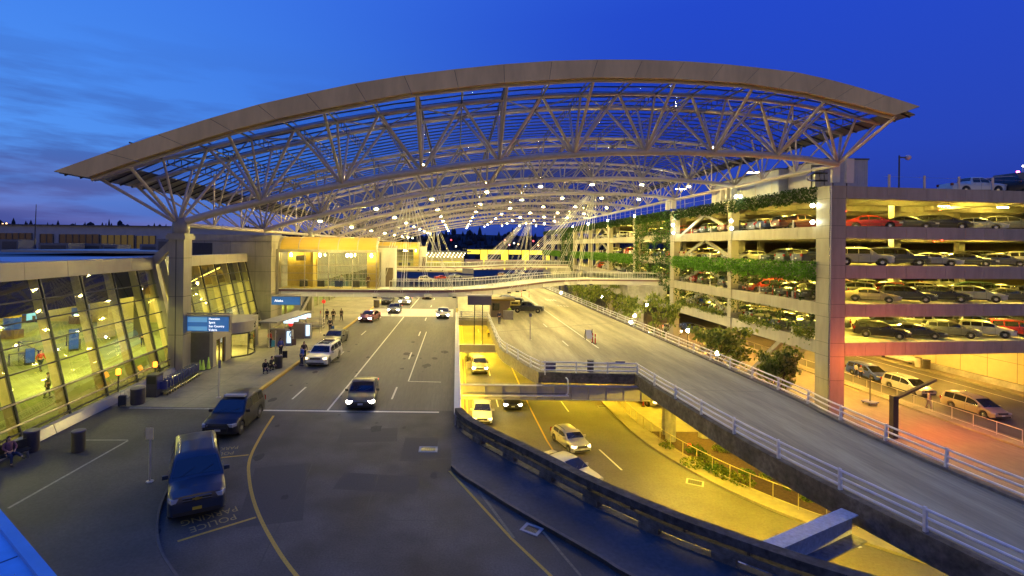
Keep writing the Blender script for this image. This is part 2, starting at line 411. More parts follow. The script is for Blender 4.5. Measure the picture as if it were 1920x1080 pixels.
for q in range(46):
    x, y = rr.uniform(-12.5, -.8), rr.uniform(17, 60); r_ = rr.uniform(.05, .28) * (1 if rr.random() < .8 else 1.8); n_ = 9
    mb.poly([(x + r_ * rr.uniform(.6, 1.1) * math.cos(2 * PI * k_ / n_), y + 1.7 * r_ * rr.uniform(.6, 1.1) * math.sin(2 * PI * k_ / n_), .0044 + q * 2e-6) for k_ in range(n_)])
struct(mb, 'oil_spot', mat('oil_stain', (.034, .032, .031), .9, 0, .3, 6), parent=upper_road)
# upper road markings
wm, ym, om = MB(), MB(), MB(); Z1 = .005
strip(wm, [(-7.75, 75, 0), (-8.05, 40, 0), (-8.15, 31.9, 0)], .13, Z1)
for y in (34.35, 46.9, 59.2, 71.5, 88, 100): strip(wm, [(-11.15, y, 0), (-11.1, y + 3, 0)], .13, Z1)
for y in (34.6, 46.9, 59.1, 71.3, 87, 99): strip(wm, [(-4.35, y, 0), (-4.35, y + 3, 0)], .13, Z1)
strip(wm, [(-7.7, 85, 0), (-7.4, 110, 0)], .13, Z1)
strip(wm, [(-20.6, 32.0, 0), (-1.0, 32.0, 0)], .22, .158)
wm2 = MB(); strip(wm2, [(-14.0, 32.0, 0), (-1.0, 32.0, 0)], .22, Z1)
strip(wm2, [(-3.6, 39.2, 0), (-1.1, 39.1, 0)], .1, Z1); strip(wm2, [(-3.65, 39.2, 0), (-3.6, 62, 0)], .1, Z1)
wm.v = wm.v; wm3 = MB()
# remove the raised strip from the road mesh: it belongs to the pavement
n = len(wm.f); del wm.f[n - 1:]; del wm.mi[n - 1:]
struct(wm, 'white_lane_marking', white_line, parent=upper_road); struct(wm2, 'white_stop_line', white_line, parent=upper_road)
cw = MB(); cw.quad((-14.1, 75.3, .006), (-.4, 75.3, .006), (-.4, 84.5, .006), (-14.1, 84.5, .006)); struct(cw, 'crosswalk', mat('pale_crossing', (.42, .40, .36), .75, 0, .15, 3), parent=upper_road)
curve_y = smooth_path([(-11.2, 31.0, 0), (-10.75, 28, 0), (-10.1, 24.8, 0), (-9.18, 22.5, 0), (-8, 20.25, 0), (-6.6, 18.1, 0), (-5, 16.04, 0), (-2.5, 13.4, 0)], 6)
strip(ym, curve_y, .14, Z1)
strip(ym, [G(480, 970), G(333, 1015)], .12, Z1); strip(ym, [G(466, 853), G(405, 859)], .12, Z1)
strip(ym, [(-.22, 23.66, 0), (2.1, 18.25, 0), (3.15, 16.2, 0), (4.6, 13, 0)], .12, Z1)
struct(ym, 'yellow_lane_marking', yellow_line, parent=upper_road)
strip(om, [(1.07, 21.8, 0), (2.2, 18.25, 0)], .12, .006); strip(om, [G(1018, 997), G(1089, 1080)], .1, .006)
struct(om, 'worn_lane_marking', worn_line, parent=upper_road)
# POLICE PARKING lettering, reads from the driver's side
def road_text(txt, p0, p1, size, name='road_lettering'):
    a, b = V(p0), V(p1); d = (b - a).normalized(); n = V((-d.y, d.x, 0))
    mb = text_mb(txt, size, (0, 0, 0), (1, 0, 0), (0, 1, 0)); k = (b - a).length / max(v[0] for v in mb.v)
    mb.v = [tuple(a + V((0, 0, .007)) + d * v[0] * k + n * v[1] * 1.15) for v in mb.v]; mb.build(name, mat('faded_yellow_paint', (.34, .27, .10), .8, 0, .25, 12), upper_road)
road_text('PARKING', G(444, 949), G(338, 978), .52); road_text('POLICE', G(441, 964), G(354, 990), .52)
road_text('PARKING', G(448, 836), G(390, 842), .5); road_text('POLICE', G(440, 846), G(390, 851), .5)
# drain gratings
def grate(p, w, d, rz, label):
    t = thing('drain_grate', label, 'drain', p, rz, 'drain gratings in the roads')
    m = MB(); 
    for sx in (-1, 1): m.box(sx * w / 2 - .06, sx * w / 2 + .06, -d / 2 - .06, d / 2 + .06, 0, .02)
    for sy in (-1, 1): m.box(-w / 2 + .06, w / 2 - .06, sy * d / 2 - .06, sy * d / 2 + .06, 0, .02)
    m.build('frame', mat('pale_kerb_frame', (.3, .3, .32), .7), t, local=True)
    m = MB(); m.box(-w / 2 + .06, w / 2 - .06, -d / 2 + .06, d / 2 - .06, 0.004, .008, 0)
    for k in range(7):
        x = -w / 2 + .1 + k * (w - .2) / 6; m.box(x - .015, x + .015, -d / 2 + .06, d / 2 - .06, .008, .016, 1)
    m.build('grille', [black, steel_dark], t, local=True)
grate(G(803, 843) + V((0, 0, .004)), .85, .6, 0, 'grey drain grating in the asphalt left of the end of the concrete barrier')
grate(G(997, 993) + V((0, 0, .004)), .6, .5, -.6, 'drain grating with pale frame against the kerb of the curved barrier')
grate(G(1303, 905, LOW) + V((0, 0, .004)), 1.0, .8, -.5, 'pale framed drain grating on the lower road beside the yellow kerb fence')
grate(G(1130, 763, LOW) + V((0, 0, .004)), .9, .6, 0, 'dark drain grating at the lower kerb under the cross girder')

# terminal pavement with yellow kerb
kerb = smooth_path([(-14.15, 125, 0), (-14.15, 80, 0), (-14.15, 50, 0), (-14.2, 38, 0), (-14.1, 32.5, 0), (-13.6, 28, 0), (-12.95, 24, 0), (-12, 20.6, 0), (-10.7, 18, 0), (-9, 16, 0), (-6, 13.5, 0), (-2, 11.5, 0)], 5)
far = [p for p in kerb if p.y >= 32.0]; near = [p for p in kerb if p.y <= 32.6]
kx = interp([(p.y, p.x) for p in far[::-1]], 32.0)
mb = MB(); mb.prism([(p.x, p.y) for p in far][::-1] + [(-26, 125), (-26, 32.0), (kx, 32.0)], .0, .15); walk = struct(mb, 'terminal_pavement', walk_conc)
mb = MB(); mb.prism([(-40, 8)] + [(p.x, p.y) for p in near[::-1] if p.y < 32.0] + [(kx, 31.995), (-40, 31.995)], .0, .145); plaza = struct(mb, 'plaza_pavement', mat('plaza_asphalt', (.052, .05, .052), .75, 0, .3, 9, bump=.2, var2=.3, scale2=.22))
mb = MB(); strip(mb, [(-20.6, 31.75, 0), (-14.3, 31.75, 0)], .22, .150); strip(mb, [G(160, 825, .15), G(240, 825, .15)], .1, .150); strip(mb, [G(240, 826, .15), G(15, 953, .15)], .12, .150)
struct(mb, 'white_marking', mat('dull_white_paint', (.22, .21, .22), .8, 0, .3, 9), parent=plaza)
mb = MB()
for y in range(34, 124, 3): strip(mb, [(-23, y, 0), (-14.45, y, 0)], .02, .154)
for x in (-17.5, -20.3): strip(mb, [(x, 32.2, 0), (x, 124, 0)], .02, .154)
struct(mb, 'pavement_joint', joint, parent=walk)
mb = MB(); mb.sweep([p + V((0, 0, 0)) for p in far], [(-.02, -.02), (-.02, .165), (-.28, .165), (-.28, .0)][::-1]); struct(mb, 'yellow_kerb', mat('kerb_yellow', (.55, .36, .05), .7, 0, .15, 6))
mb = MB(); mb.sweep([p for p in near if p.y < 31.9], [(-.01, -.02), (-.01, .15), (-.1, .15), (-.1, .0)][::-1]); struct(mb, 'plaza_kerb', mat('kerb_grey', (.085, .08, .078), .8, 0, .2, 5))
# kerbed walk along the curved barrier
k2 = smooth_path([(-.15, 23.9, 0), (.35, 22.9, 0), (1.1, 21.9, 0), (2.1, 20.5, 0), (3.37, 18.9, 0), (4.95, 16.97, 0), (5.6, 16.1, 0), (8, 13.8, 0), (11, 12, 0), (16, 10, 0)], 5)
mb = MB(); mb.prism([(-.15, 28.8)] + [(p.x, p.y) for p in k2] + [(p.x, p.y) for p in bar_base[::-1]], .0, .14); struct(mb, 'barrier_walk', mat('barrier_walk_asphalt', (.06, .06, .066), .8, 0, .25, 6, bump=.2, var2=.25, scale2=.4))
mb = MB(); mb.sweep(k2, [(0, -.01), (0, .155), (-.14, .155), (-.14, 0)][::-1]); struct(mb, 'barrier_kerb', mat('kerb_brown', (.12, .10, .08), .8, 0, .3, 5))
# ================================================================== CANOPY
SK = .125                                    # trusses run skewed across the road
def tp(x, k=0): return 43.8 + 18.0 * k + SK * x
NX = [-22.76, -16.3, -9.75, -3.1, 3.7, 10.5, 17.2, 23.85, 30.3, 36.7]
NZ = [12.2, 14.15, 15.74, 17.08, 18.15, 18.97, 19.4, 19.55, 19.5, 18.95]
TB = list(zip(NX, NZ))
RT = [(-27.7, 15.35), (-23.9, 16.8), (-20.8, 17.7), (-17.3, 18.72), (-14, 19.6), (-7.4, 21.15), (-.4, 22.4), (6.7, 23.4), (13.4, 23.95), (20.2, 24.17), (26.8, 24.05), (30.3, 23.83), (33.4, 23.45), (36.4, 22.95), (39.3, 22.35)]
def rz(x): return interp(RT, x)
def ro(x, o): return min(o, max(.02, .02 + .13 * min(x + 27.6, 39.3 - x)))
NT = 9
YEND = 18.0 * (NT - 1) + 8.2
canopy = thing('terminal_canopy', 'huge arched steel and glass canopy spanning the road from the terminal to the garage', 'canopy', (6, 43, 0))
xs_roof = [-27.6 + i * (66.9 / 24) for i in range(25)]
# fascia (measured outline) as a thick bent band
FT = [(-27.09, 15.34), (-24, 16.65), (-20.5, 18.1), (-17.29, 19.31), (-14.84, 20.2), (-10.81, 21.35), (-7.42, 22.25), (-3.96, 23.0), (-.3, 23.66), (3.39, 24.24), (7.06, 24.7), (10.65, 25.0), (14.24, 25.2), (17.69, 25.28), (20.96, 25.25), (24.06, 25.12), (27.2, 24.95), (29.93, 24.55), (33.17, 23.95), (36, 23.3), (38.53, 22.7)]
FB = [(-25.04, 14.99), (-21.97, 16.26), (-16.41, 18.35), (-13.76, 19.22), (-10.31, 20.15), (-3.66, 21.75), (3.21, 22.85), (10.2, 23.62), (16.74, 23.87), (22.93, 23.83), (28.52, 23.3), (33.58, 22.4), (36.29, 21.88)]
jx = [-27.09, -23.9, -20.6, -17.29, -14.1, -10.81, -7.42, -3.96, -.3, 3.39, 7.06, 10.65, 14.24, 17.69, 20.96, 24.06, 27.2, 29.93, 32.5, 35.3, 38.53]
def fpt(x, top, back=0., ins=0.):
    t = (x + 27.09) / (38.53 + 27.09)
    if top: return V((x, 37 + SK * x + back, interp(FT, x) - ins))
    xb = -25.04 + t * (36.29 + 25.04); return V((xb, 37 + SK * xb + back, interp(FB, xb) + ins))
m = MB()
for i in range(len(jx) - 1):
    a, b = jx[i] + .018, jx[i + 1] - .018
    p = [fpt(a, 0), fpt(b, 0), fpt(b, 1), fpt(a, 1)]; q = [v + V((0, .55, 0)) for v in p]
    m.quad(*p); m.quad(*q[::-1])
    for j in range(4): m.quad(p[j], q[j], q[(j + 1) % 4], p[(j + 1) % 4])
m.build('fascia', fascia_mat, canopy)
m = MB()                                   # dark lining behind the joints + lower lip pipe
for i in range(len(jx) - 1):
    a, b = jx[i], jx[i + 1]
    p = [fpt(a, 0, .04, .03), fpt(b, 0, .04, .03), fpt(b, 1, .04, .03), fpt(a, 1, .04, .03)]; m.quad(*p)
m.build('fascia_backing', joint, canopy)
m = MB(); m.path([fpt(x, 0, .45) - V((0, 0, .12)) for x in jx], .11, 6); m.path([fpt(x, 1, .3) + V((0, 0, .04)) for x in jx], .07, 5); m.build('fascia_lip', steel, canopy)
# roof glazing
m = MB(); gy0, gy1 = -5.6, YEND
G_ = [[V((x, 43.8 + SK * x + y, rz(x) + ro(x, .75))) for x in xs_roof] for y in (gy0, gy1)]
for i in range(24): m.quad(G_[0][i], G_[0][i + 1], G_[1][i + 1], G_[1][i])
m.build('roof_glazing', roof_glass, canopy, smooth=True)
m = MB(); n = 0; y = gy0 + .5
while y < gy1:
    pts = [V((x, 43.8 + SK * x + y, rz(x) + ro(x, .75) - .12)) for x in xs_roof[::2]]
    for a, b in zip(pts[:-1], pts[1:]): m.beam(a, b, .10, .10)
    y += 1.45 if y < 60 else 2.9
o = m.build('purlin', mat('purlin_steel', (.03, .03, .034), .5, .2, .1, 2), canopy); o['kind'] = 'stuff'
# solid eave strips and gutters along both long sides
for sx, x0, x1 in ((-1, -27.6, -25.6), (1, 38.0, 39.3)):
    m = MB()
    for z in (0,):
        a0 = V((x0, 43.8 + SK * x0 + gy0, rz(x0) + ro(x0, .5) - .06)); a1 = V((x1, 43.8 + SK * x1 + gy0, rz(x1) + ro(x1, .5) - .06))
        b0 = V((x0, 43.8 + SK * x0 + gy1, rz(x0) + ro(x0, .5) - .06)); b1 = V((x1, 43.8 + SK * x1 + gy1, rz(x1) + ro(x1, .5) - .06))
        for (p, q, r, s) in ((a0, a1, b1, b0),):
            m.quad(p, s, r, q); up = V((0, 0, .1)); m.quad(p + up, q + up, r + up, s + up); m.quad(p, q, q + up, p + up); m.quad(s, s + up, r + up, r)
            m.quad(p, p + up, s + up, s); m.quad(q, r, r + up, q + up)
    m.build('eave_strip', mat('eave_metal', (.14, .13, .125), .5, .3, .1, 1), canopy)
# longitudinal ladder beams under the glass
hx = sorted(NX + [(a + b) / 2 for a, b in zip(NX[:-1], NX[1:])] )
for x in hx:
    m = MB(); z = rz(x); y0 = 43.8 + SK * x
    m.tube((x, y0 - 6.2, z + .42), (x, y0 + gy1 - .3, z + .42), .06, 4); m.tube((x, y0 - 1.6, z - .28), (x, y0 + gy1 - .3, z - .28), .05, 4)
    m.tube((x, y0 - 6.2, z - .1), (x, y0 - 2.2, z - .02), .085, 5)
    yy = -1.6
    while yy < gy1 - 1: m.beam((x, y0 + yy, z - .28), (x, y0 + yy, z + .42), .05, .05, up=(0, 1, 0)); yy += 1.0
    m.build('ladder_beam', mat('ladder_steel', (.075, .065, .055), .5, .2, .1, 2), canopy)
# trusses
rest = MB()
HALF = 2.2
tops = sorted(NX + [(a + b) / 2 for a, b in zip(NX[:-1], NX[1:])] + [-27.3, 39.0])
for k in range(NT):
    tr = canopy
    m = MB(); pts = []
    for a, b in zip(NX[:-1], NX[1:]):
        for t in (0, .5): x = lerp(a, b, t); pts.append(V((x, tp(x, k), interp(TB, x) + (.09 if t else 0))))
    pts.append(V((NX[-1], tp(NX[-1], k), NZ[-1])))
    m.path(pts, .30 if k == 0 else .27, 10 if k < 3 else 6)
    m.build('bottom_chord', steel, tr, smooth=True)
    for s in (-1, 1):
        m = MB(); m.path([V((x, tp(x, k) + s * HALF, rz(x))) for x in [-27.5, -25.5] + tops[1:-1] + [39.0]], .19, 8 if k < 3 else 5); m.build('top_chord', steel, tr, smooth=True)
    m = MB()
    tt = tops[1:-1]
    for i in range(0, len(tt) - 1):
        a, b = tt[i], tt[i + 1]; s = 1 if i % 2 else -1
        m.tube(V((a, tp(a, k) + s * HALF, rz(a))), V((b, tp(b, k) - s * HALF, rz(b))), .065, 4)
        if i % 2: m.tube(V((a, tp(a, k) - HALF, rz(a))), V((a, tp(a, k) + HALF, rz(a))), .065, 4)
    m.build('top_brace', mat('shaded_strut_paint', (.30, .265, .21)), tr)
    for i, x in enumerate(NX):
        p = V((x, tp(x, k), NZ[i])); ends = []
        for s in (-1, 1):
            for dx in (-1, 0, 1):
                if dx == -1: xt = (NX[i - 1] + x) / 2 if i else -27.3
                elif dx == 1: xt = (NX[i + 1] + x) / 2 if i < 9 else 38.9
                else: xt = x
                ends.append((V((xt, tp(xt, k) + s * HALF, rz(xt))), .135 if dx else .11))
        if k == 0: ends.append((V((x, 37.5 + SK * x, interp(FB, x) + .05)), .14))
        if i == 0: ends.append((V((-25.6, tp(-25.6, k) + HALF, rz(-25.6))), .1))
        for q, r in ends:
            if k == 0:
                m = MB(); m.tube(p, q, r, 8, r * .85); m.build('strut', steel, tr, smooth=True)
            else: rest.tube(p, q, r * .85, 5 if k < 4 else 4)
o = rest.build('strut', mat('shaded_strut_paint', (.30, .265, .21), .45, .1, .12, 1.6), canopy); o['kind'] = 'stuff'  # darker copy of the steel colour puts shade into the farther struts
# edge beams on both sides with their V struts
for side, x, z in ((-1, NX[0], 12.2), (1, NX[-1], 18.95)):
    m = MB(); m.tube((x, tp(x, 0), z - .05), (x, tp(x, NT - 1), z - .05), .2, 8); m.build('edge_beam', steel, canopy, smooth=True)
    m = MB(); xe = -27.2 if side < 0 else 38.9; xi = -20.5 if side < 0 else 34
    for k in range(NT - 1):
        for j in (1, 2):
            y = tp(x, k) + 6 * j; p = V((x, y, z))
            for dy in (-2, 2): m.tube(p, (xe, y + dy + SK * (xe - x), rz(xe)), .085, 5); m.tube(p, (xi, y + dy + SK * (xi - x), rz(xi)), .085, 5)
            m.tube(p, (x, y, rz(x)), .085, 5)
    o = m.build('edge_strut', steel, canopy); o['kind'] = 'stuff'
# eave brackets seen from the front
# columns at the terminal side
def column(k, label):
    x, y = -22.55, tp(-22.7, k)
    t = thing('canopy_column', label, 'column', (x, y, .15), 0, 'canopy columns at the terminal')
    m = MB(); m.box(x - .6, x + .6, y - .62, y + .62, .15, 10.9); 
    m.build('shaft', panel, t)
    m = MB()
    for z in (3.2, 6.3, 9.4): m.box(x - .606, x + .606, y - .626, y + .626, z, z + .03)
    m.box(x - .05, x + .02, y - .628, y - .6, .3, 10.9)
    m.build('panel_joint', joint, t)
    m = MB(); z0 = 10.9
    for (a, b, h0, h1) in ((.78, .78, 0, .35), (.7, .7, .35, .5)): m.box(x - a, x + a, y - b, y + b, z0 + h0, z0 + h1)
    m.lathe((x, y, z0 + .5), [(.62, 0), (.7, .3), (.6, .9), (.35, 1.25)], 12)
    m.build('capital', panel, t, smooth=True)
    return t
column(0, 'tall panelled column carrying the canopy beside the first leaning glass wall')
column(2, 'panelled canopy column standing beyond the glazed bridge lobby')
# lamps on the trusses
def make_lamp():
    t = thing('canopy_lamp', None, 'lamp', (0, 0, 0), 0, 'floodlights hung along the canopy trusses')
    m = MB(); m.lathe((0, 0, -.62), [(.36, 0), (.37, .06), (.26, .26), (.12, .42), (.10, .62)], 12); m.build('housing', mat('lamp_housing', (.5, .48, .42), .4, .4, .05), t, smooth=True, local=True)
    m = MB(); m.lathe((0, 0, -.69), [(.17, 0), (.18, .07)], 12); m.build('lens', lampmat('canopy_lens', (1, .77, .2), 3500), t, local=True)
    m = MB(); m.lathe((0, .25, .32), [(.04, 0), (.08, .1), (.08, .26), (.04, .34)], 8); m.build('uplight', lampmat('canopy_uplight', (1, .76, .22), 1300), t, local=True)
    return t
lamp0 = make_lamp(); first = True
for k in range(1, NT):
    row = [1, 2, 3, 4, 5, 6, 7, 8]
    for j, i in enumerate(row):
        loc = (NX[i], tp(NX[i], k), NZ[i] - .1)
        lab = 'round canopy floodlight, %s from the terminal on the %s lit truss from the front' % (ORD[j], ORD[k - 1])
        if first: lamp0.location = loc; tag(lamp0, lab); first = False
        else: dup(lamp0, loc, 0, lab)

for j, i in enumerate(range(2, 9)):
    t = thing('truss_uplight', 'small bright uplight at a node of the foremost truss, %s from the terminal' % ORD[j], 'lamp', (NX[i] + .1, tp(NX[i], 0) + .35, NZ[i] + .3), 0, 'uplights on the foremost truss')
    m = MB(); m.lathe((0, 0, 0), [(.09, 0), (.09, .14)], 8); m.build('housing', steel_dark, t, local=True); m = MB(); m.lathe((0, 0, .14), [(.085, 0), (.07, .2)], 8); m.build('lens', lampmat('canopy_uplight', (1, .76, .22), 1300), t, local=True)
# ================================================================== PARKING GARAGE
KX, KY = 36.8, 49.4; GS = .125
BT = [1.47, 5.3, 9.15, 13.05, 17.0]; BB = [.15, 4.02, 7.85, 11.82, 15.75]
garage = thing('parking_garage', 'five level open parking garage with pale panelled bands and ivy, right of the road', 'building', (KX, KY, LOW))
BAY = 18.0; GYE = KY + BAY * 9
def ry(x): return KY + GS * (x - KX)          # right face
XR = 92.0
for li in range(5):
    zb, zt = BB[li], BT[li]
    m = MB(); w = 2.25; y = KY + .25
    while y < GYE - .1:                        # left face band in panels
        m.box(KX, KX + .25, y + .012, min(y + w, GYE) - .012, zb, zt); y += w
    m.box(KX + .06, KX + .24, KY + .3, GYE, zb + .02, zt - .02)
    x = KX + 1.75
    while x < XR:
        a, b = x + .014, x + w - .014
        for (d0, d1) in ((0, .25),):
            p = [(a, ry(a) + d0), (b, ry(b) + d0), (b, ry(b) + d1), (a, ry(a) + d1)]; m.prism(p, zb, zt)
        x += w
    a, b = KX + 1.7, XR
    m.prism([(a, ry(a) + .06), (b, ry(b) + .06), (b, ry(b) + .24), (a, ry(a) + .24)], zb + .02, zt - .02)
    m.build('fascia_band', panel, garage)
    # floor slab of the level
    zf = zt - .12
    m = MB(); pts = [(KX + .26, KY + .3), (XR, ry(XR) + .26), (XR, GYE), (KX + .26, GYE)]
    if li == 0: m.prism(pts, zf - .28, zf)
    else: m.prism(pts, zf - .28, zf)
    m.build('floor_slab', slab_mat, garage)
    m = MB()                                    # beams under the slab
    y = KY + 9
    while y < 125:
        x0 = KX + .3; m.box(x0, XR, y - .2, y + .2, zf - .95, zf - .27); y += 9.0
    x = KX + 9
    while x < XR - 1: m.box(x - .25, x + .25, ry(x) + .4, 130, zf - .85, zf - .272); x += 17
    m.build('ceiling_beam', slab_mat, garage)
    if li < 4:
        m = MB(); nb = 0
        for x in (44.0, 50.2, 56.2, 62.5):
            m.box(x - .09, x + .09, ry(x) + .32, ry(x) + .5, zf, zf + 1.05)
        for k in range(0, 9):
            for j in (1, 2):
                y = KY + BAY * k + 6 * j; m = MB(); m.box(KX + .32, KX + .44, y - .06, y + .06, zf, zf + 1.0); m.build('guard_post', rail_mat, garage)
        m = MB()
        for z in (.45, .75): 
            for (y0, y1) in ((KY + 1, GYE - 1),): m.tube((KX + .38, y0, zf + z), (KX + .38, y1, zf + z), .012, 3)
            m.tube((KX + 2, ry(KX + 2) + .41, zf + z), (XR, ry(XR) + .41, zf + z), .012, 3)
        m.build('guard_cable', steel_dark, garage)
    # painted bays
    if li < 4:
        m = MB()
        for i in range(9):
            x = KX + 2 + i * 1.1; 
            if li < 2: strip(m, [(x, ry(x) + .7, 0), (x + .8, ry(x) + 2.7, 0)], .14, zf + .005)
        for i in range(12):
            x = KX + 8 + i * 4.2; strip(m, [(x, ry(x) + 1.2, 0), (x - 4.0, ry(x) + 4.6, 0)], .1, zf + .005)
        m.build('bay_marking', yellow_line, garage)
# corner pier
def pier(name, x0, x1, y0, y1, z0=LOW, z1=17.0):
    m = MB(); m.box(x0, x1, y0, y1, z0, z1); o = m.build(name, panel, garage)
    j = MB()
    for z in BB + BT[:-1] + [-2.2]: j.box(x0 - .004, x1 + .004, y0 - .004, y1 + .004, z - .015, z + .015)
    j.build('panel_joint', joint, o)
pier('corner_pier', KX - .12, KX + 1.5, KY - .06, KY + 1.75)
m = MB(); m.tube((KX - .05, KY - .13, LOW), (KX - .05, KY - .13, 17), .06, 8); m.build('downpipe', chrome, garage)
for k in range(1, 10):
    y = KY + BAY * k; w = .75 if k % 2 == 0 or k in (3, 7) else .42
    pier('pier', KX - .1, KX + .9, y - w, y + w, LOW if k else LOW)
for k in range(0, 9):                            # inner columns
    for x in (KX + 3.2, KX + 17, KX + 34):
        y = KY + BAY * k + 3.2
        if x > KX + 5 and k == 0: y += 9
        if y > ry(x) + 1 and (x < KX + 5 or k < 4): m = MB(); m.box(x - .4, x + .4, y - .4, y + .4, .0, 16.7); m.build('inner_column', slab_mat, garage)
for k in (1, 4):                                 # seismic braces in the second bay
    for li in range(1, 5):
        z0, z1 = BT[li - 1], BB[li]; y = KY + BAY * k
        
        for ya, yb in ((.9, 8.6), (16.6, 9.2)): m = MB(); m.beam((KX + 1.1, y + ya, z0), (KX + 1.1, y + yb, z1), .35, .45); m.build('diagonal_brace', mat('brace_steel', (.3, .28, .25), .5, .2), garage)
m = MB(); m.beam((KX + 1.1, KY + 15.5, LOW), (KX + 1.1, KY + 8.6, .3), .4, .5)
m.build('diagonal_brace', mat('brace_steel', (.3, .28, .25), .5, .2), garage)
m = MB(); m.box(XR - .3, XR, 60, GYE, 0, 17); m.box(KX + 20, XR, 128, 128.4, 0, 17); m.build('inner_wall', mat('garage_wall', (.5, .42, .22), .8), garage)
# back wall beside the lowest street
m = MB(); m.prism([(65.5, 30), (66.1, 30), (66.1, 120), (65.5, 120)], LOW, .1); o = m.build('street_wall', cream, garage)
m = MB()
for i in range(26): m.box(65.485, 65.5, 32 + i * 3.3, 32.03 + i * 3.3, LOW + .9, 0.1)
for z in (LOW + .9, LOW + 3.2): m.box(65.485, 65.499, 30, 120, z, z + .03)
m.build('panel_joint', joint, o)
m = MB(); m.box(65.2, 65.49, 30, 120, LOW, LOW + .9); m.build('wall_plinth', conc, garage)
# fluorescent fittings on the ceilings of the parking levels
def make_fit():
    t = thing('ceiling_light', None, 'light', (0, 0, 0), 0, 'yellow strip lights on the garage ceilings')
    m = MB(); m.box(-.65, .65, -.04, .04, -.02, .3); m.build('tray', white_wall, t, local=True)
    m = MB(); m.box(-.6, .6, -.11, .11, -.12, -.021); m.build('tube', lampmat('garage_tube', (1, .72, .09), 560), t, local=True)
    return t
fit0 = make_fit(); first = True
LV = ['lowest', 'second', 'third', 'top']
for li in range(4):
    zc = BT[li + 1] - .12 - .42
    spots = []
    for r in range(3):
        for i in range(4):
            x = KX + 5.6 + i * 8.6 + r * 2; y = ry(x) + 3.4 + 7.5 * r; spots.append((x, y, '%s row, %s from the corner' % (['front', 'middle', 'rear'][r], ORD[i]), 0))
    for i in range(11):
        y = KY + 13 + i * 9.5; x = KX + 4.5
        spots.append((x, y, 'ivy side, %s from the corner' % ORD[i], PI / 2))
    for x, y, lab, a in spots:
        lab = 'strip light under the %s parking ceiling, %s' % (LV[li], lab)
        if first: fit0.location = (x, y, zc); fit0.rotation_euler = (0, 0, a); tag(fit0, lab); first = False
        else: dup(fit0, (x, y, zc), a, lab)
# street level ceiling lamps (brighter) under the lowest deck
def make_street():
    t = thing('street_ceiling_lamp', None, 'light', (0, 0, 0), 0, 'lamps over the lowest street')
    m = MB(); m.box(-.3, .3, -.3, .3, -.02, .15); m.build('housing', steel_dark, t, local=True)
    m = MB(); m.box(-.26, .26, -.26, .26, -.07, -.021); m.build('lens', lampmat('street_lens', (1, .56, .09), 1350), t, local=True)
    return t
sl = make_street(); first = True
for side, xx, yy in (('by the cream wall', 60.5, [44, 53, 62, 72, 84]), ('over the island', 50.0, [57, 66, 78, 92]), ('just behind the ivy side piers', 41.5, [55, 64, 75, 88, 102])):
    for i, y in enumerate(yy):
        if y < ry(xx) + 1: continue
        lab = 'square lamp under the lowest deck %s, %s from the front' % (side, ORD[i])
        if first: sl.location = (xx, y, .12); tag(sl, lab); first = False
        else: dup(sl, (xx, y, .12), 0, lab)
k = 0
for li in range(1, 4):
    for i in range(5):
        x = KX + 3.8 + i * 4.4 + li * .8; y = ry(x) + 5.5 + (i % 3) * 5; t = thing('red_bay_light', 'tiny red bay light under the %s parking ceiling, %s from the corner' % (LV[li], ORD[i]), 'light', (x, y, BT[li + 1] - 1.15), 0, 'red bay lights in the garage')
        m = MB(); m.tube((0, 0, .06), (0, 0, .75), .015, 4); m.build('stem', steel_dark, t, local=True); m = MB(); m.blob((0, 0, 0), .09, .09, .07, 8, 5); m.build('lens', lampmat('red_bay', (1, .03, .02), 12), t, local=True)
# roof: plant room, screens, posts
t = thing('plant_room', 'corrugated metal plant room on the garage roof behind the antenna panels', 'plant room', (42, 56, 16.9))
m = MB(); x0, x1, y0, y1 = 39.6, 44.2, 54, 60; m.box(x0, x1, y0, y1, 16.9, 20.4)
o = m.build('wall', mat('ribbed_sheet', (.42, .40, .42), .5, .2, .1, 1), t)
m = MB(); x = x0
while x < x1: m.box(x, x + .06, y0 - .04, y0 - .002, 17, 20.3); x += .25
m.build('rib', mat('ribbed_sheet', (.42, .4, .42)), o); m = MB(); m.box(x0 - .1, x1 + .1, y0 - .1, y1 + .1, 20.4, 20.55); m.build('roof', roof_dark, t)
t = thing('equipment_cabin', 'long pale rooftop cabin behind the ivy parapet of the garage', 'plant room', (39, 74, 16.9))
m = MB(); m.box(38.6, 43.5, 60.2, 76, 16.9, 20.3); m.build('wall', mat('pale_sheet', (.5, .52, .52), .5, .2, .1, 1), t); m = MB(); m.box(38.4, 43.7, 60.25, 76.2, 20.3, 20.45); m.build('roof', roof_dark, t)
def antenna(p, h, label):
    t = thing('antenna_panel', label, 'antenna', p, 0, 'white antenna panels on the garage roof')
    m = MB(); m.obox((0, 0, h / 2 + .35), (.38, .03, 0), (-.01, .14, 0), (.03, 0, h / 2)); m.build('panel', white_wall, t, local=True)
    m = MB(); m.tube((0, .3, 0), (0, .3, h + .2), .05, 6); m.beam((0, .3, .9), (0, .1, .9), .06, .06); m.beam((0, .3, h), (0, .1, h), .06, .06); m.build('mast', steel_dark, t, local=True)
antenna((KX + .7, KY + .35, 17), 2.4, 'large white antenna panel right at the end of the front truss')
antenna((KX + 2.2, KY + .5, 17), 2.4, 'large white antenna panel standing clear beside the plant room')
for i, y in enumerate((KY + BAY * 1 - 1.0, KY + BAY * 1 + .2, KY + BAY * 1 + 1.6)): antenna((KX - .2, y, 17), 1.7 - .3 * (i == 2), '%s white antenna panel of three over the first ivy bay' % ORD[i])
for i, y in enumerate((KY + BAY * 2 - .6, KY + BAY * 2 + 1.6)): antenna((KX - .2, y, 17), 1.6, '%s white antenna panel over the second garage pier' % ORD[i])
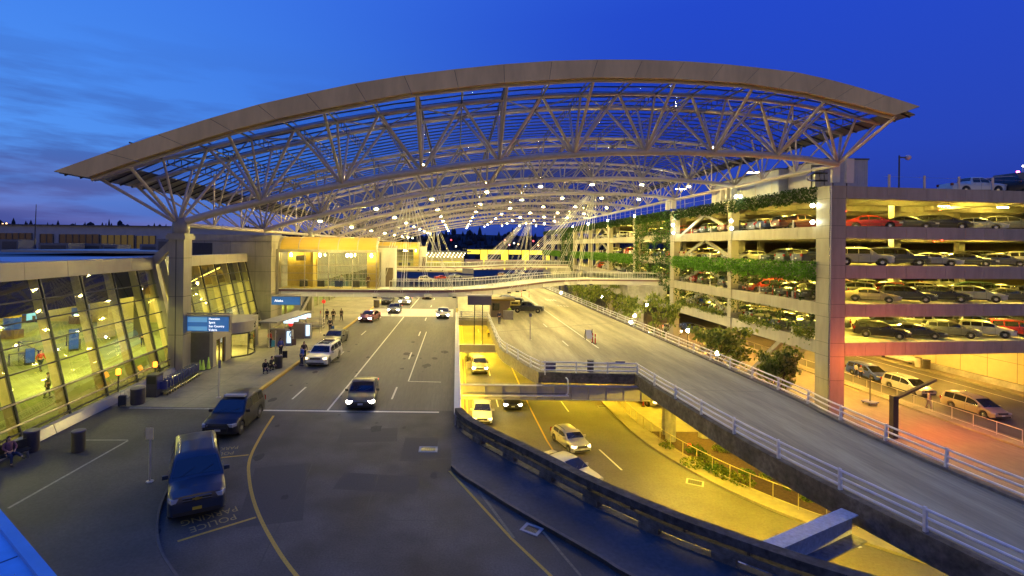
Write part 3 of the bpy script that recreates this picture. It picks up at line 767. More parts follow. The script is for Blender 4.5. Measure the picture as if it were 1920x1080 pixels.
t = thing('cable_cabinet', 'metal cable trays and junction boxes behind the end of the front truss', 'junction box', (KX + .4, KY + 2.2, 17))
m = MB()
for i in range(3):
    for j in range(3): m.box(KX - .2 + i * .5, KX + .2 + i * .5, KY + 1.9, KY + 2.3, 17.1 + j * .75, 17.65 + j * .75)
m.build('box', mat('grey_box', (.35, .35, .36), .5, .2), t); m = MB(); m.box(KX - .3, KX + 1.4, KY + 2.31, KY + 2.36, 17, 19.4); m.build('backboard', steel_dark, t)
m = MB(); m.path(smooth_path([(KX - .3, KY + 1.9, 18.6), (KX - .9, KY + 2, 18.2), (KX - .8, KY + 2, 17.8), (KX - .2, KY + 2, 17.7)], 4), .09, 6); m.build('conduit', chrome, t)
# roof edge net fence
t = thing('roof_fence', 'thin mesh safety fence along the garage roof edge', 'fence', (KX, KY, 17))
m = MB()
for k in range(0, 50): y = KY + 3 + 3.2 * k; m.tube((KX + .1, y, 17), (KX + .1, y, 18.7), .035, 4)
for i in range(14): x = KX + 6.6 + i * 4; m.box(x - .09, x + .09, ry(x) + .1, ry(x) + .2, 17, 18.3)
m.build('fence_post', steel, t); m = MB()
m.tube((KX + .1, KY + 3, 18.65), (KX + .1, GYE, 18.65), .03, 4); m.tube((KX + .1, KY + 3, 17.9), (KX + .1, GYE, 17.9), .012, 3)
m.tube((KX + 6, ry(KX + 6) + .15, 18.1), (XR, ry(XR) + .15, 18.1), .012, 3); m.build('rail', steel, t)
# lamp posts on the roof
def roof_post(p, h, arms, label, col):
    t = thing('roof_lamp_post', label, 'street lamp', p, 0, 'lamp posts on the garage roof')
    m = MB(); m.tube((0, 0, 0), (0, 0, h), .08, 6, .06)
    for a in arms: m.beam((0, 0, h - .05), (a, 0, h), .06, .06)
    m.build('post', mat('pale_post', (.5, .48, .46), .5), t, local=True); m = MB()
    for a in arms: m.obox((a, 0, h - .02), (.32, 0, 0), (0, .18, 0), (0, 0, .07))
    m.build('lamp_head', lampmat('roof_lamp' + col, {'w': (1, .9, .75), 'o': (1, .6, .3)}[col], 45), t, local=True)
roof_post((73.0, 85, 17), 3.6, (-.7, .7), 'double headed roof lamp post left of the white pickup', 'o')
roof_post((56.0, 70, 17), 6.0, (-.6, .7), 'bright double roof lamp above the plant room', 'w')
roof_post((46, 78, 17), 5.6, (-.6, .6), 'small double roof lamp behind the first ivy bay', 'w')
roof_post((41, 92, 17), 4.6, (-.5, .5), 'small roof lamp behind the second ivy bay', 'w')
roof_post((97, 86, 17), 8.5, (.4,), 'single roof lamp at the right edge of the picture', 'w')
t = thing('globe_lamp', 'dark pole with an unlit round globe lamp beside the plant room', 'street lamp', (45.2, 51.3, 17))
m = MB(); m.tube((45.2, 51.3, 17), (45.2, 51.3, 20.4), .07, 6); m.beam((45.2, 51.3, 20.2), (45.9, 51.3, 20.2), .09, .12); m.build('pole', steel_dark, t)
m = MB(); m.blob((46.1, 51.3, 20.2), .27, .27, .27, 14, 10); m.build('globe', mat('dull_globe', (.55, .45, .5), .4), t, smooth=True)
# flood lights on the ivy side
def flood(p, big, label):
    t = thing('floodlight', label, 'floodlight', p, 0, 'floodlights fixed to the garage piers')
    m = MB(); m.beam((.3, 0, 0), (0, 0, 0), .08, .08); m.lathe((0, 0, -.14), [(.1, 0), (.24, .02), (.24, .28), (.1, .3)], 10); m.build('housing', steel_dark, t, local=True)
    m = MB(); m.blob((-.14, -.16, -.02), .2, .2, .2, 10, 7); m.build('lens', lampmat('flood_big' if big else 'flood_small', (1, .97, .9) if big else (.9, 1, .75), 420 if big else 45), t, smooth=True, local=True)
Y2 = KY + BAY * 2
flood((KX - .35, Y2 - 1.0, 14.6), 1, 'glaring white floodlight with a starburst on the second garage pier')
flood((KX - .35, Y2 - 1.2, 13.3), 0, 'small lamp below the glaring floodlight on the second pier')
Y1 = KY + BAY
for i, (dy, z) in enumerate(((-.9, 14.4), (-1.0, 13.4))): flood((KX - .35, Y1 + dy, z), 0, '%s round lamp on the first slim garage pier' % ['upper', 'lower'][i])
for i, (dy, z) in enumerate(((-1.2, 17.4), (-.2, 17.5))): flood((KX - .4, Y1 + 1.3 + dy - 3.2, z), 0, '%s round lamp on the ivy parapet above the slim pier' % ['near', 'far'][i])
flood((KX - .3, KY + 2.0, 15.2), 0, 'upper round lamp beside the corner pier of the garage'); flood((KX - .3, KY + 2.0, 13.5), 0, 'lower round lamp beside the corner pier of the garage')
for k in (3, 4, 5, 6):
    flood((KX - .5, KY + BAY * k - 1.2, 17.2), 1 if k in (5,) else 0, 'round floodlight over the %s garage pier' % ORD[k - 1])
# ---------------------------------------------------------------- ivy
def ivy_band(L, h, d, n, mt, name, seed, s=.26, droop=1.2, ragged=.35):
    r = random.Random(seed); m = MB()
    for i in range(n):
        y = r.uniform(0, L); prof = .75 + .25 * math.sin(y * 1.3 + seed) + .2 * math.sin(y * 3.1)
        z = -r.random() ** .85 * h * (1 - ragged + ragged * prof); m.leaf((-abs(r.gauss(0, d * .5)) * (.6 + .6 * math.sin(PI * min(1, -z / h + .2))), y, z), s * r.uniform(.6, 1.3), 0, r, droop)
    return m.mesh(name, mt)
iv = [ivy_band(16.6, 2.15, .8, 3700, ivy_bright, 'hanging_ivy', 3 + i) for i in range(2)]
ivp = [ivy_band(16.6, 1.75, .6, 2400, ivy_dark, 'parapet_ivy', 13 + i, .27) for i in range(2)]
ivt = ivy_band(16.0, 2.5, .5, 420, ivy_dark, 'trailing_ivy', 23, .26, 2, .9)
def put(me, name, loc, label, group, cat='ivy'):
    o = bpy.data.objects.new(name, me); COL.objects.link(o); o.location = loc; tag(o, label, cat, group); return o
BN = ['first', 'second', 'third', 'fourth', 'fifth', 'sixth', 'seventh', 'eighth', 'ninth']
for k in range(9):
    y = KY + BAY * k + (1.6 if k == 0 else .8)
    if k not in (2, 6): put(iv[k % 2], 'hanging_ivy', (KX - .03, y, BT[2] + .3), 'bright green ivy band hanging across the %s garage bay from the corner' % BN[k], 'bright ivy bands across the garage bays')
    put(ivp[k % 2], 'parapet_ivy', (KX - .03, y, BT[4] + .2), 'dark ivy over the roof parapet of the %s garage bay from the corner' % BN[k], 'dark ivy along the garage parapet')
    if k < 4: put(ivt, 'trailing_ivy', (KX + .15, y, BB[2] + .1), 'thin trailing ivy strands below the bright band in the %s garage bay' % BN[k], 'trailing ivy in the garage openings')
    if k < 4 and k != 2: put(ivt, 'trailing_ivy', (KX + .15, y, BB[1] + .1), 'thin trailing ivy strands in the low opening of the %s garage bay' % BN[k], 'trailing ivy in the garage openings')
for k in (2, 6):
    r = random.Random(k); m = MB()
    for i in range(7500):
        y = r.uniform(0, 17); z = r.uniform(0, 14.0)
        hole = math.sin(y * .9 + z * .5 + 1) * math.sin(z * .75 - y * .3) + .5 * math.sin(y * 2.1) + (.5 if z > 10 else 0) + (.9 * (abs(y - 8.5) / 8.5) ** 2)
        if hole < .12: continue
        m.leaf((-abs(r.gauss(0, .35)), y, z), .32 * r.uniform(.6, 1.3), 0, r, .8)
    o = m.build('ivy_curtain', leafmat('ivy_mid_leaf', (.025, .07, .015), (.08, .16, .03)), None); o.location = (KX - .05, KY + BAY * k + .5, 3.2)
    tag(o, 'tall ragged ivy curtain covering the whole %s bay of the garage' % BN[k], 'ivy', 'ivy curtains on the garage')
# planted boxes on the lowest band
def bushrow(seed, n=1500):
    r = random.Random(seed); m = MB()
    cl = [(r.uniform(0, 15.5), r.uniform(.25, .6)) for _ in range(24)]
    for i in range(n):
        c, s = cl[i % 24]; m.leaf((r.gauss(-.15, .22), c + r.gauss(0, s * .6), r.gauss(.3, .3) * (s / .5)), .24 * r.uniform(.6, 1.3), 0, r)
    return m.mesh('shrub_row', bush_leaf)
br = [bushrow(41), bushrow(42)]
for k in range(5): put(br[k % 2], 'shrub_row', (KX + .1, KY + BAY * k + (1.9 if k == 0 else 1), BT[0] + .1), 'yellow green shrubs spilling over the lowest band of the %s garage bay' % BN[k], 'shrubs on the lowest garage band', 'shrubs')
# ================================================================== TERMINAL
term = thing('terminal_building', 'terminal building with leaning glass walls lit yellow inside, left of the road', 'building', (-30, 43, 0))
def fb(y): return -22.25 - .05 * (y - 29)
LEAN = .245                                     # metres back per metre of height
def fp(y, z, out=0.): return V((fb(y) - LEAN * (z - .15) + out, y, z))
ZT = 8.45
def leaning_wall(y0, y1, ys, rows, zbase):
    m = MB(); m.quad(fp(y0, 2.3), fp(y1, 2.3), fp(y1, ZT), fp(y0, ZT)); gl = m.build('glass_wall', fac_glass, term)
    m = MB(); m.quad(fp(y0, zbase), fp(y1, zbase), fp(y1, 2.3), fp(y0, 2.3)); m.build('dark_lower_glass', fac_dark, gl)
    m = MB()
    for y in ys: m.beam(fp(y, zbase), fp(y, ZT), .07, .13, up=(1, 0, 0))
    m.build('mullion', steel_dark, gl)
    m = MB()
    for z in rows: m.beam(fp(y0, z), fp(y1, z), .09, .07)
    m.build('transom', steel_dark if zbase > .5 else mat('transom_metal', (.12, .11, .1), .45, .3), gl)
    m = MB()
    for z in (1.25, 2.3): m.tube(fp(y0, z, .14), fp(y1, z, .14), .05, 6)
    m.build('guard_rail', mat('guard_bronze', (.35, .3, .22), .4, .4), gl)
    m = MB()                                   # raking inner columns
    for y in ys[::1]: m.beam(fp(y + .2, 0, -.5), fp(y + .2, ZT, -.5), .2, .5, up=(1, 0, 0))
    m.build('raking_fin', mat('fin_cream', (.72, .60, .34), .6), term)
ROWS = [.8, 2.3, 3.7, 5.0, 6.2, 7.3]
ys1 = [12, 15.4, 18.8, 22.2, 25.7, 29.2, 32.6, 35.9, 38.9, 41.2]
leaning_wall(8, 41.0, ys1, ROWS, .6)
leaning_wall(43.2, 61.9, [43.3, 46.3, 49.5, 52.8, 56.2, 59.3, 61.7], ROWS, .6)
def pbeam(y0, y1, name='parapet'):
    m = MB(); ys = [y0 + (y1 - y0) * i / max(1, round((y1 - y0) / 3.3)) for i in range(max(1, round((y1 - y0) / 3.3)) + 1)]
    for a, b in zip(ys[:-1], ys[1:]):
        a += .015; b -= .015; p = []
        q = [fp(a, ZT, .12), fp(b, ZT, .12), fp(b, ZT + 1.0, .32), fp(a, ZT + 1.0, .32)]; r = [v + V((-.9, 0, 0)) for v in q]
        m.quad(*q); m.quad(*r[::-1])
        for j in range(4): m.quad(q[j], r[j], r[(j + 1) % 4], q[(j + 1) % 4])
    m.build(name, panel_warm, term)
pbeam(8, 41.4); pbeam(43, 61.95)
m = MB(); m.beam(fp(41.25, 0, .1), fp(41.25, 9.2, .1), .5, .55, up=(1, 0, 0)); m.beam(fp(42.9, 0, .1), fp(42.9, 9.2, .1), .4, .45, up=(1, 0, 0))
m.beam(fp(41.3, 9.0, .1), (-22.9, 41.2, 11.0), .5, .6); m.build('end_frame', panel, term)
m = MB(); m.prism([(-22.9, 41), (-22.9, 43.2), (-26, 43.2), (-26, 41)], .15, .3); m.build('threshold', conc, term)
# low glazed plinth wall with lit white strip (mirrors the road lights)
m = MB(); 
for y0, y1 in ((8, 27.4), (27.45, 34), (34.05, 40.9)): m.quad(fp(y0, .146, .42), fp(y1, .146, .42), fp(y1, .62, .34), fp(y0, .62, .34)); m.quad(fp(y0, .62, .34), fp(y1, .62, .34), fp(y1, .62, -.05), fp(y0, .62, -.05))
m.build('plinth', mat('polished_plinth', (.5, .47, .38), .12, .1, .05), term)
# interior
m = MB(); m.prism([(-23.5, 8.0), (-24.2, 66), (-90, 66), (-90, 8)][::1], .0, .148); m.build('hall_floor', green_floor, term)
m = MB(); m.prism([(-25.5, 8), (-27, 66), (-90, 66), (-90, 8)], 6.9, 7.1); m.build('hall_ceiling', mat('ceiling_cream', (.30, .26, .15), .7), term)
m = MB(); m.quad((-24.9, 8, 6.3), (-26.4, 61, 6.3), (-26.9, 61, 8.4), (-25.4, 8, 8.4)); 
m.build('void_shade_sheet', mat('void_shade', (.06, .06, .045), .8), term)  # dark sheet paints shade behind the top panes and closes the void
m = MB(); m.box(-90.3, -90, 8, 66, 0, 8.4); m.box(-90, -24.5, 66, 66.3, 0, 8.4); m.box(-90, -24, 7.5, 8, 0, 9); m.build('hall_wall', cream, term)
m = MB(); m.box(-60, -34, 46, 46.4, 4.6, 6.9); m.box(-60, -34, 58.4, 58.8, 4.4, 6.9); m.box(-52, -51.6, 8, 66, 4.8, 6.9); m.build('bulkhead', mat('bulkhead_cream', (.6, .48, .26), .6), term)
for (px, py, w) in ((199, 632, .6), (265, 630, .55), (60, 560, .5)):
    g = G(px, py, .15); m = MB(); m.box(g.x - w, g.x + w, g.y - w, g.y + w, .15, 6.9); m.build('hall_column', cream if px != 265 else mat('dark_column', (.09, .085, .06), .5), term)
# roof of the hall and roof clutter
m = MB(); m.prism([(-26.4, 8), (-28.2, 62), (-95, 62), (-95, 8)], 8.46, 8.9); m.build('roof', roof_dark, term)
m = MB(); m.prism([(-28, 36), (-28.3, 60), (-52, 44)], 9.0, 9.08); m.build('pale_roof_panel', mat('pale_membrane', (.4, .42, .46), .5), term)
m = MB()
for y0, y1 in ((20, 27), (27.3, 34), (34.3, 40)): m.box(-31.2, -30.9, y0, y1, 8.9, 9.12)
m.build('skylight_strip', mat('pale_membrane', (.4, .42, .46)), term)
# block beside the bridge
m = MB(); m.prism([(-33.5, 62), (-22.9, 62), (-22.9, 66), (-33.5, 66)], 0, 11.6); bl = m.build('stair_block', panel, term)
m = MB()
for z in (2.3, 4.8, 7.2, 9.1, 10.9): m.box(-33.51, -22.895, 61.99, 65.9, z, z + .03)
for x in (-24.9, -28, -31.2): m.box(x, x + .03, 61.99, 62.02, 0, 11.6)
m.build('panel_joint', joint, bl)
m = MB(); m.box(-32.6, -30.2, 61.95, 62.02, 9.15, 10.7); m.build('louvre', mat('louvre_dark', (.03, .03, .035), .6), bl)
m = MB(); m.box(-33.6, -22.85, 61.93, 66, 11.6, 11.75); m.box(-33.6, -22.85, 61.93, 62.1, 11.0, 11.6); m.build('coping', panel, bl)
# the kerbside facade further along
m = MB(); m.box(-24.2, -23.6, 66, 190, 4.4, 9.2); m.box(-60, -23.6, 66, 190, 9.2, 9.5); o = m.build('upper_facade', panel_warm, term)
m = MB()
for i in range(30): m.box(-24.0, -23.7, 66 + i * 4.1, 66.35 + i * 4.1, 0, 4.4)
m.build('facade_pier', panel_warm, term)
m = MB(); m.quad((-23.9, 66, .15), (-23.9, 190, .15), (-23.9, 190, 4.4), (-23.9, 66, 4.4)); m.build('shopfront_glass', fac_glass, term)
m = MB(); m.box(-34, -33.7, 66, 190, 0, 4.4); m.build('inner_wall', cream, term)
m = MB(); m.box(-34, -24, 66.4, 190, 0, .14); m.build('inner_floor', green_floor, term)
m = MB(); m.box(-34, -24, 66.4, 190, 4.25, 4.39); m.build('inner_ceiling', cream, term)
# slanted escalator truss behind the shelter
m = MB(); m.beam((-22.0, 67.5, .3), (-21.8, 75, 4.2), 1.1, .9); m.build('escalator_casing', mat('casing_grey', (.3, .29, .27), .4, .3), term)
m = MB(); m.beam((-21.3, 67.5, 1.1), (-21.1, 75, 5.0), .04, .5); m.build('escalator_side', rail_glass, term)
# entrance vestibule
vest = thing('entrance_vestibule', 'flat roofed entrance box with curved revolving door under the blue airline sign', 'vestibule', (-21, 47, .15))
fx = -20.5
m = MB(); m.box(-24.4, fx - .3, 42.4, 42.8, .15, 3.05); m.build('side_wall', mat('vest_dark', (.15, .14, .13), .5, .1), vest)
m = MB()
for y0, y1, z0, z1 in ((42.4, 43.0, .15, 3.3), (44.7, 45.8, .15, 3.3), (50.0, 50.4, .15, 3.3), (51.3, 51.8, .15, 3.3), (43.0, 44.7, 2.35, 3.3), (50.4, 51.3, 2.35, 3.3), (45.8, 50.0, 2.6, 3.3)):
    m.box(fx - .3, fx, y0, y1, z0, z1)
m.box(-24.8, fx - .001, 51.82, 52.1, .15, 3.3); m.box(-24.8, fx - .31, 42.81, 51.8, 3.0, 3.28)
m.build('front_wall', panel_warm, vest)
cx, cy, rr = -21.6, 47.9, 2.25
arc = [(cx + rr * math.cos(a), cy + rr * math.sin(a)) for a in [math.radians(-62 + 124 * i / 12) for i in range(13)]]
m = MB()
for a, b in zip(arc[:-1], arc[1:]): m.quad((*a, 2.35), (*b, 2.35), (*b, 3.35), (*a, 3.35))
m.poly([(p[0], p[1], 3.35) for p in arc]); m.poly([(p[0], p[1], 2.35) for p in arc][::-1]); m.build('drum_fascia', panel_warm, vest)
m = MB()
for a, b in zip(arc[:-1], arc[1:]): m.quad((*a, .15), (*b, .15), (*b, 2.35), (*a, 2.35))
d = m.build('revolving_door', glass('door_glass', (.75, .72, .6), .15), vest)
m = MB()
for i in (0, 4, 8, 12): m.tube((*arc[i], .15), (*arc[i], 2.35), .05, 6)
m.path([(*p, .22) for p in arc], .06, 4); m.path([(*p, 2.3) for p in arc], .05, 4); m.build('frame', black, d)
m = MB()
for i in range(2): m.path([(cx + (rr + .08) * math.cos(t), cy + (rr + .08) * math.sin(t), 2.7 + .28 * i) for t in [math.radians(5 + 45 * j / 6) for j in range(7)]], .06, 5)
m.build('drum_bar', steel_dark, vest)
for y0, y1 in ((43.0, 44.7), (50.4, 51.3)):
    m = MB(); m.quad((fx - .15, y0, .15), (fx - .15, y1, .15), (fx - .15, y1, 2.35), (fx - .15, y0, 2.35)); dd = m.build('sliding_door', glass('door_glass', (.75, .72, .6), .15), vest)
    m = MB(); m.box(fx - .2, fx - .1, (y0 + y1) / 2 - .05, (y0 + y1) / 2 + .05, .15, 2.35); m.box(fx - .2, fx - .1, y0, y0 + .08, .15, 2.35); m.box(fx - .2, fx - .1, y1 - .08, y1, .15, 2.35); m.build('frame', mat('bronze', (.3, .2, .07), .35, .6), dd)
# interior lamps of the hall: luminous panels
def make_panel():
    t = thing('hall_ceiling_lamp', None, 'light', (0, 0, 0), 0, 'luminous panels in the terminal hall')
    m = MB(); m.box(-1.3, 1.3, -1.3, 1.3, -.03, .06); m.build('tray', white_wall, t, local=True)
    m = MB(); m.box(-1.2, 1.2, -1.2, 1.2, -.06, -.031); m.build('diffuser', lampmat('hall_panel', (1, .90, .24), 40), t, local=True); return t
hp = make_panel(); first = True
for i, (x, y) in enumerate([(x, y) for y in (17, 27, 37, 47, 56, 63) for x in (-31, -42, -56, -70)]):
    lab = 'luminous panel in the glazed hall, %s row from the front, %s from the glass' % (ORD[i // 4], ORD[i % 4])
    if first: hp.location = (x, y, 6.88); tag(hp, lab); first = False
    else: dup(hp, (x, y, 6.88), 0, lab)
for i in range(8): dup(hp, (-28.5, 70 + i * 13, 4.22), 0, 'luminous panel in the far kerbside arrivals strip, %s from the bridge' % ORD[i])
for i, y in enumerate((14, 20.5, 27.2, 34.0, 39.6, 47.8, 54.2)): dup(hp, (-28.2, y, 6.85), 0, 'added panel lamp lighting the fins behind the leaning glass, %s from the front' % ORD[i])  # extra lamp row added to brighten the raking fins
dup(hp, (-22.6, 47.9, 2.95), 0, 'luminous panel inside the entrance vestibule')
# hall furniture
def totem(p, h, w, label, m1, band=None):
    t = thing('kiosk_tower', label, 'kiosk', p, 0, 'blue kiosk towers in the hall')
    m = MB(); m.lathe((0, 0, h * .35), [(w, 0), (w, h * .65)], 16); m.build('drum', m1, t, smooth=True, local=True)
    m = MB(); m.box(-w, w, -w * .8, w * .8, 0, h * .32); m.build('counter', mat('counter_brown', (.2, .13, .06), .5), t, local=True)
    if band: m = MB(); m.lathe((0, 0, h * .78), [(w + .01, 0), (w + .01, h * .14)], 16); m.build('yellow_band', mat('band_yellow', (.7, .5, .05), .4), t, local=True)
totem(G(23, 634, .15), 2.9, .75, 'blue round kiosk tower with a yellow band near the left edge', kiosk_blue, 1)
totem(G(58, 602, .15), 2.6, 1.2, 'wide blue kiosk tower farther back behind the yellow banded one', kiosk_blue)
totem(G(151, 606, .15), 3.1, .95, 'blue kiosk tower behind the second raking fin', kiosk_blue)
def pane(p, w, h, label, name, m1, cat, z=.2, rzz=.9):
    t = thing(name, label, cat, p, rzz); m = MB(); m.box(-w / 2, w / 2, -.05, .05, z, z + h); m.build('board', m1, t, local=True); m = MB(); m.box(-w / 2, w / 2, -.1, .1, 0, z); m.box(-w / 2 - .03, -w / 2, -.06, .06, 0, z + h); m.box(w / 2, w / 2 + .03, -.06, .06, 0, z + h); m.build('stand', steel_dark, t, local=True)
pane(G(138, 658, .15), .75, 1.9, 'tall blue banner stand in the hall between the raking fins', 'banner_stand', kiosk_blue, 'banner')
pane(G(56, 684, .15), .6, 1.2, 'small blue notice stand beside the steel bin in the hall', 'notice_stand', kiosk_blue, 'sign')
pane(G(223, 603, .15), 2.4, 1.8, 'grey display screen board in front of the yellow hall column', 'display_board', mat('dull_screen', (.12, .12, .14), .3), 'screen', .4)
pane(G(108, 600, .15) , 6.5, 2.6, 'pale blue glowing pane standing in for windows at the back of the hall', 'window_glow_pane', window_glow_mat, 'screen', .2)  # glowing pane stands in for the outdoors seen through back windows
def bin_(p, r, h, label, m1=bin_mat, g='round litter bins'):
    t = thing('litter_bin', label, 'bin', p, 0, g); m = MB(); m.lathe((0, 0, 0), [(r * .92, 0), (r, h * .1), (r, h * .9), (r * 1.05, h)], 16); m.build('drum', m1, t, smooth=True, local=True)
    m = MB(); m.lathe((0, 0, h), [(r * 1.06, 0), (r * 1.02, .05), (r * .5, .09)], 16); m.build('lid', mat('bin_lid', (.07, .06, .11), .5), t, smooth=True, local=True)
bin_(G(43, 684, .15), .32, 1.0, 'brushed steel bin inside the hall by the queue ropes', chrome)
bin_(G(147, 846, .15), .3, 1.0, 'brown litter bin alone on the dark plaza', mat('bin_brown', (.07, .06, .045), .7)); bin_(G(59, 846, .15), .33, 1.0, 'dark litter bin at the feet of the seated woman')
bin_(G(258, 757, .15), .42, 1.0, 'purple grey litter bin beside the luggage cart machine')
bin_(G(522, 690, .15), .33, 1.0, 'brown litter bin on the kerb by the crouching travellers', mat('bin_brown', (.07, .06, .045)))
bin_(G(706, 576, .15), .5, 1.2, 'brown bin near the kerb beyond the curbside shelter', mat('bin_brown', (.07, .06, .045)))
t = thing('queue_ropes', 'black belt barrier posts marking a queue inside the hall', 'barrier', G(70, 680, .15))
m = MB(); pp = [G(x, y, .15) for x, y in ((17, 686), (72, 678), (35, 660), (90, 657), (125, 648), (150, 655))]
for p in pp: m.tube(p, p + V((0, 0, 1.0)), .05, 6); m.lathe(p, [(.2, 0), (.05, .05)], 8)
m.build('post', black, t); m = MB()
for a, b in zip(pp[:-1], pp[1:]): m.beam(a + V((0, 0, .95)), b + V((0, 0, .95)), .02, .06)
m.build('belt', mat('belt_blue', (.02, .03, .12), .7), t)
for i, (x, y) in enumerate(((-44, 30), (-47, 38), (-50, 46))):
    t = thing('ticket_counter', 'brown ticket counter with small lit screens deep in the glazed hall, %s from the front' % ORD[i], 'counter', (x, y, .15), .1, 'ticket counters in the hall')
    m = MB(); m.box(-.5, .5, -2.6, 2.6, 0, 1.1); m.build('body', mat('counter_brown', (.2, .13, .06), .5), t, local=True); m = MB(); m.box(-.6, .6, -2.7, 2.7, 1.1, 1.16); m.build('top', mat('counter_top', (.08, .07, .06), .3), t, local=True)
    for q in (-1.8, 0, 1.8): m = MB(); m.box(-.03, .03, q - .3, q + .3, 1.25, 1.6); m.build('screen', ticket_mat, t, local=True)
# airline signs on brackets
def airline_sign(p0, p1, z0, z1, words, label, banded):
    a, b = V(p0), V(p1); d = (b - a).normalized(); n = V((d.y, -d.x, 0)); up = V((0, 0, 1)); c = (a + b) / 2
    t = thing('airline_sign', label, 'sign', (c.x, c.y, 0), 0, 'blue airline signs on brackets'); w = (b - a).length
    m = MB(); m.obox(c + up * ((z0 + z1) / 2), d * w / 2, n * .12, up * (z1 - z0) / 2); brd = m.build('board', sign_blue, t)
    m = MB(); m.obox(c + up * (z1 + .06) , d * (w / 2 + .08), n * .2, up * .05); m.obox(b + up * ((z0 + z1) / 2) + d * .06, d * .05, n * .16, up * ((z1 - z0) / 2 + .05)); m.tube(a + up * (z1 + .25) - d * .9, b + up * (z1 + .25) + d * .1, .06, 6)
    for z in (z0 + .12, z1 + .1): m.beam(a + up * z - d * .95, a + up * z, .07, .07)
    m.build('bracket', panel, t)
    if banded:
        m = MB(); h = z1 - z0; f = n * .124
        for (lo, hi) in ((.62, .95), (.05, .33)):
            q = a + d * .06 + f; e = a + d * w * .48 + f; m.quad(q + up * (z0 + lo * h), e + up * (z0 + lo * h), e + up * (z0 + hi * h), q + up * (z0 + hi * h))
        m.build('pale_stripe', sign_lightblue, brd)
    for i, wd in enumerate(words):
        sz = (z1 - z0) / max(len(words), 2) * .82; text(wd, sz, a + d * (w * (.52 if banded else .1)) + n * .126 + up * (z1 - (i + .85) * (z1 - z0) / len(words) + (0 if len(words) > 1 else .22)), d, up, 'lettering', sign_white, brd)
airline_sign((-21.9, 41.0, 0), (-18.5, 41.0, 0), 3.45, 4.65, ['Hawaiian', 'Spirit', 'Sun Country', 'Volaris'], 'blue hanging sign listing Hawaiian, Spirit, Sun Country and Volaris', True)
airline_sign((-22.6, 61.6, 0), (-19.1, 61.6, 0), 3.2, 4.2, ['Alaska'], 'blue hanging sign reading Alaska under the bridge lobby', False)
m = None
# curbside check-in shelter
t = thing('checkin_shelter', 'slanted flat canopy shelter with lit kiosk screens beside the kerb', 'shelter', (-18, 54, .15))
m = MB(); a, b = V((-18.5, 49.4, 2.9)), V((-17.5, 58, 2.9)); m.beam(a, b, 1.9, .14); m.build('roof', mat('shelter_roof', (.3, .29, .27), .4, .3), t)
m = MB()
for y in (50.5, 53.8, 57): x = lerp(-18.5, -17.5, (y - 49.4) / 8.6); m.tube((x - .4, y, .15), (x - .4, y, 2.84), .06, 6)
m.build('post', steel, t); m = MB()
for y in (52.3, 53.5, 55.5, 56.8): x = lerp(-18.5, -17.5, (y - 49.4) / 8.6); m.obox((x + .75, y - .1, 2.6), (.5, 0, 0), (0, .06, 0), (0, 0, .2))
m.build('lit_display', ticket_mat, t)
for i, (x, y) in enumerate(((-18.4, 52.0), (-17.7, 56.2))):
    tt = thing('checkin_desk', 'grey check-in desk under the shelter with lit blue screens, %s one' % ['nearer', 'farther'][i], 'desk', (x, y, .15), 0, 'check-in desks')
    m = MB(); m.box(-.9, .9, -.5, .5, 0, 1.7); m.build('body', mat('desk_grey', (.22, .18, .17), .5), tt, local=True); m = MB(); m.box(.91, 1.5, -.3, .3, 0, 1.6); m.build('kiosk', mat('kiosk_grey', (.3, .3, .32), .4), tt, local=True)
    m = MB(); m.box(1.0, 1.42, -.33, -.302, .3, 1.5); m.build('screen', ticket_mat, tt, local=True)
for i, (x, y, z) in enumerate(((-17.3, 52.6, 2.1), (-17.0, 56.9, 2.3), (-17.4, 66, 3.0))):
    tt = thing('red_sign_post', 'slim post with a round red sign, %s along the shelter' % ORD[i], 'sign', (x, y, .15), 0, 'red signs at the shelter'); m = MB(); m.tube((0, 0, 0), (0, 0, z), .04, 5); m.build('post', steel_dark, tt, local=True); m = MB(); m.lathe((0, 0, 0), [(.24, -.06), (.24, .06)], 12); me = m.build('disc', mat('red_sign', (.6, .03, .02), .4, emit=(1, .05, .03), es=.7), tt, local=True); me.location = (0, 0, z); me.rotation_euler = (PI / 2, 0, 0)
t = thing('baggage_rack', 'low metal baggage cage with wheels on the pavement near the shelter', 'rack', (-18.0, 62.5, .15))
m = MB()
for x in (-1.5, 1.5):
    for y in (-.6, .6): m.tube((x, y, 0), (x, y, 1.3), .05, 5)
for z in (.3, .7, 1.25): 
    m.tube((-1.5, -.6, z), (1.5, -.6, z), .035, 5); m.tube((-1.5, .6, z), (1.5, .6, z), .035, 5); m.tube((-1.5, -.6, z), (-1.5, .6, z), .035, 5); m.tube((1.5, -.6, z), (1.5, .6, z), .035, 5)
m.build('frame', steel, t, local=True); m = MB(); m.box(-1.45, 1.45, -.55, .55, .3, .36); m.build('tray', steel_dark, t, local=True)
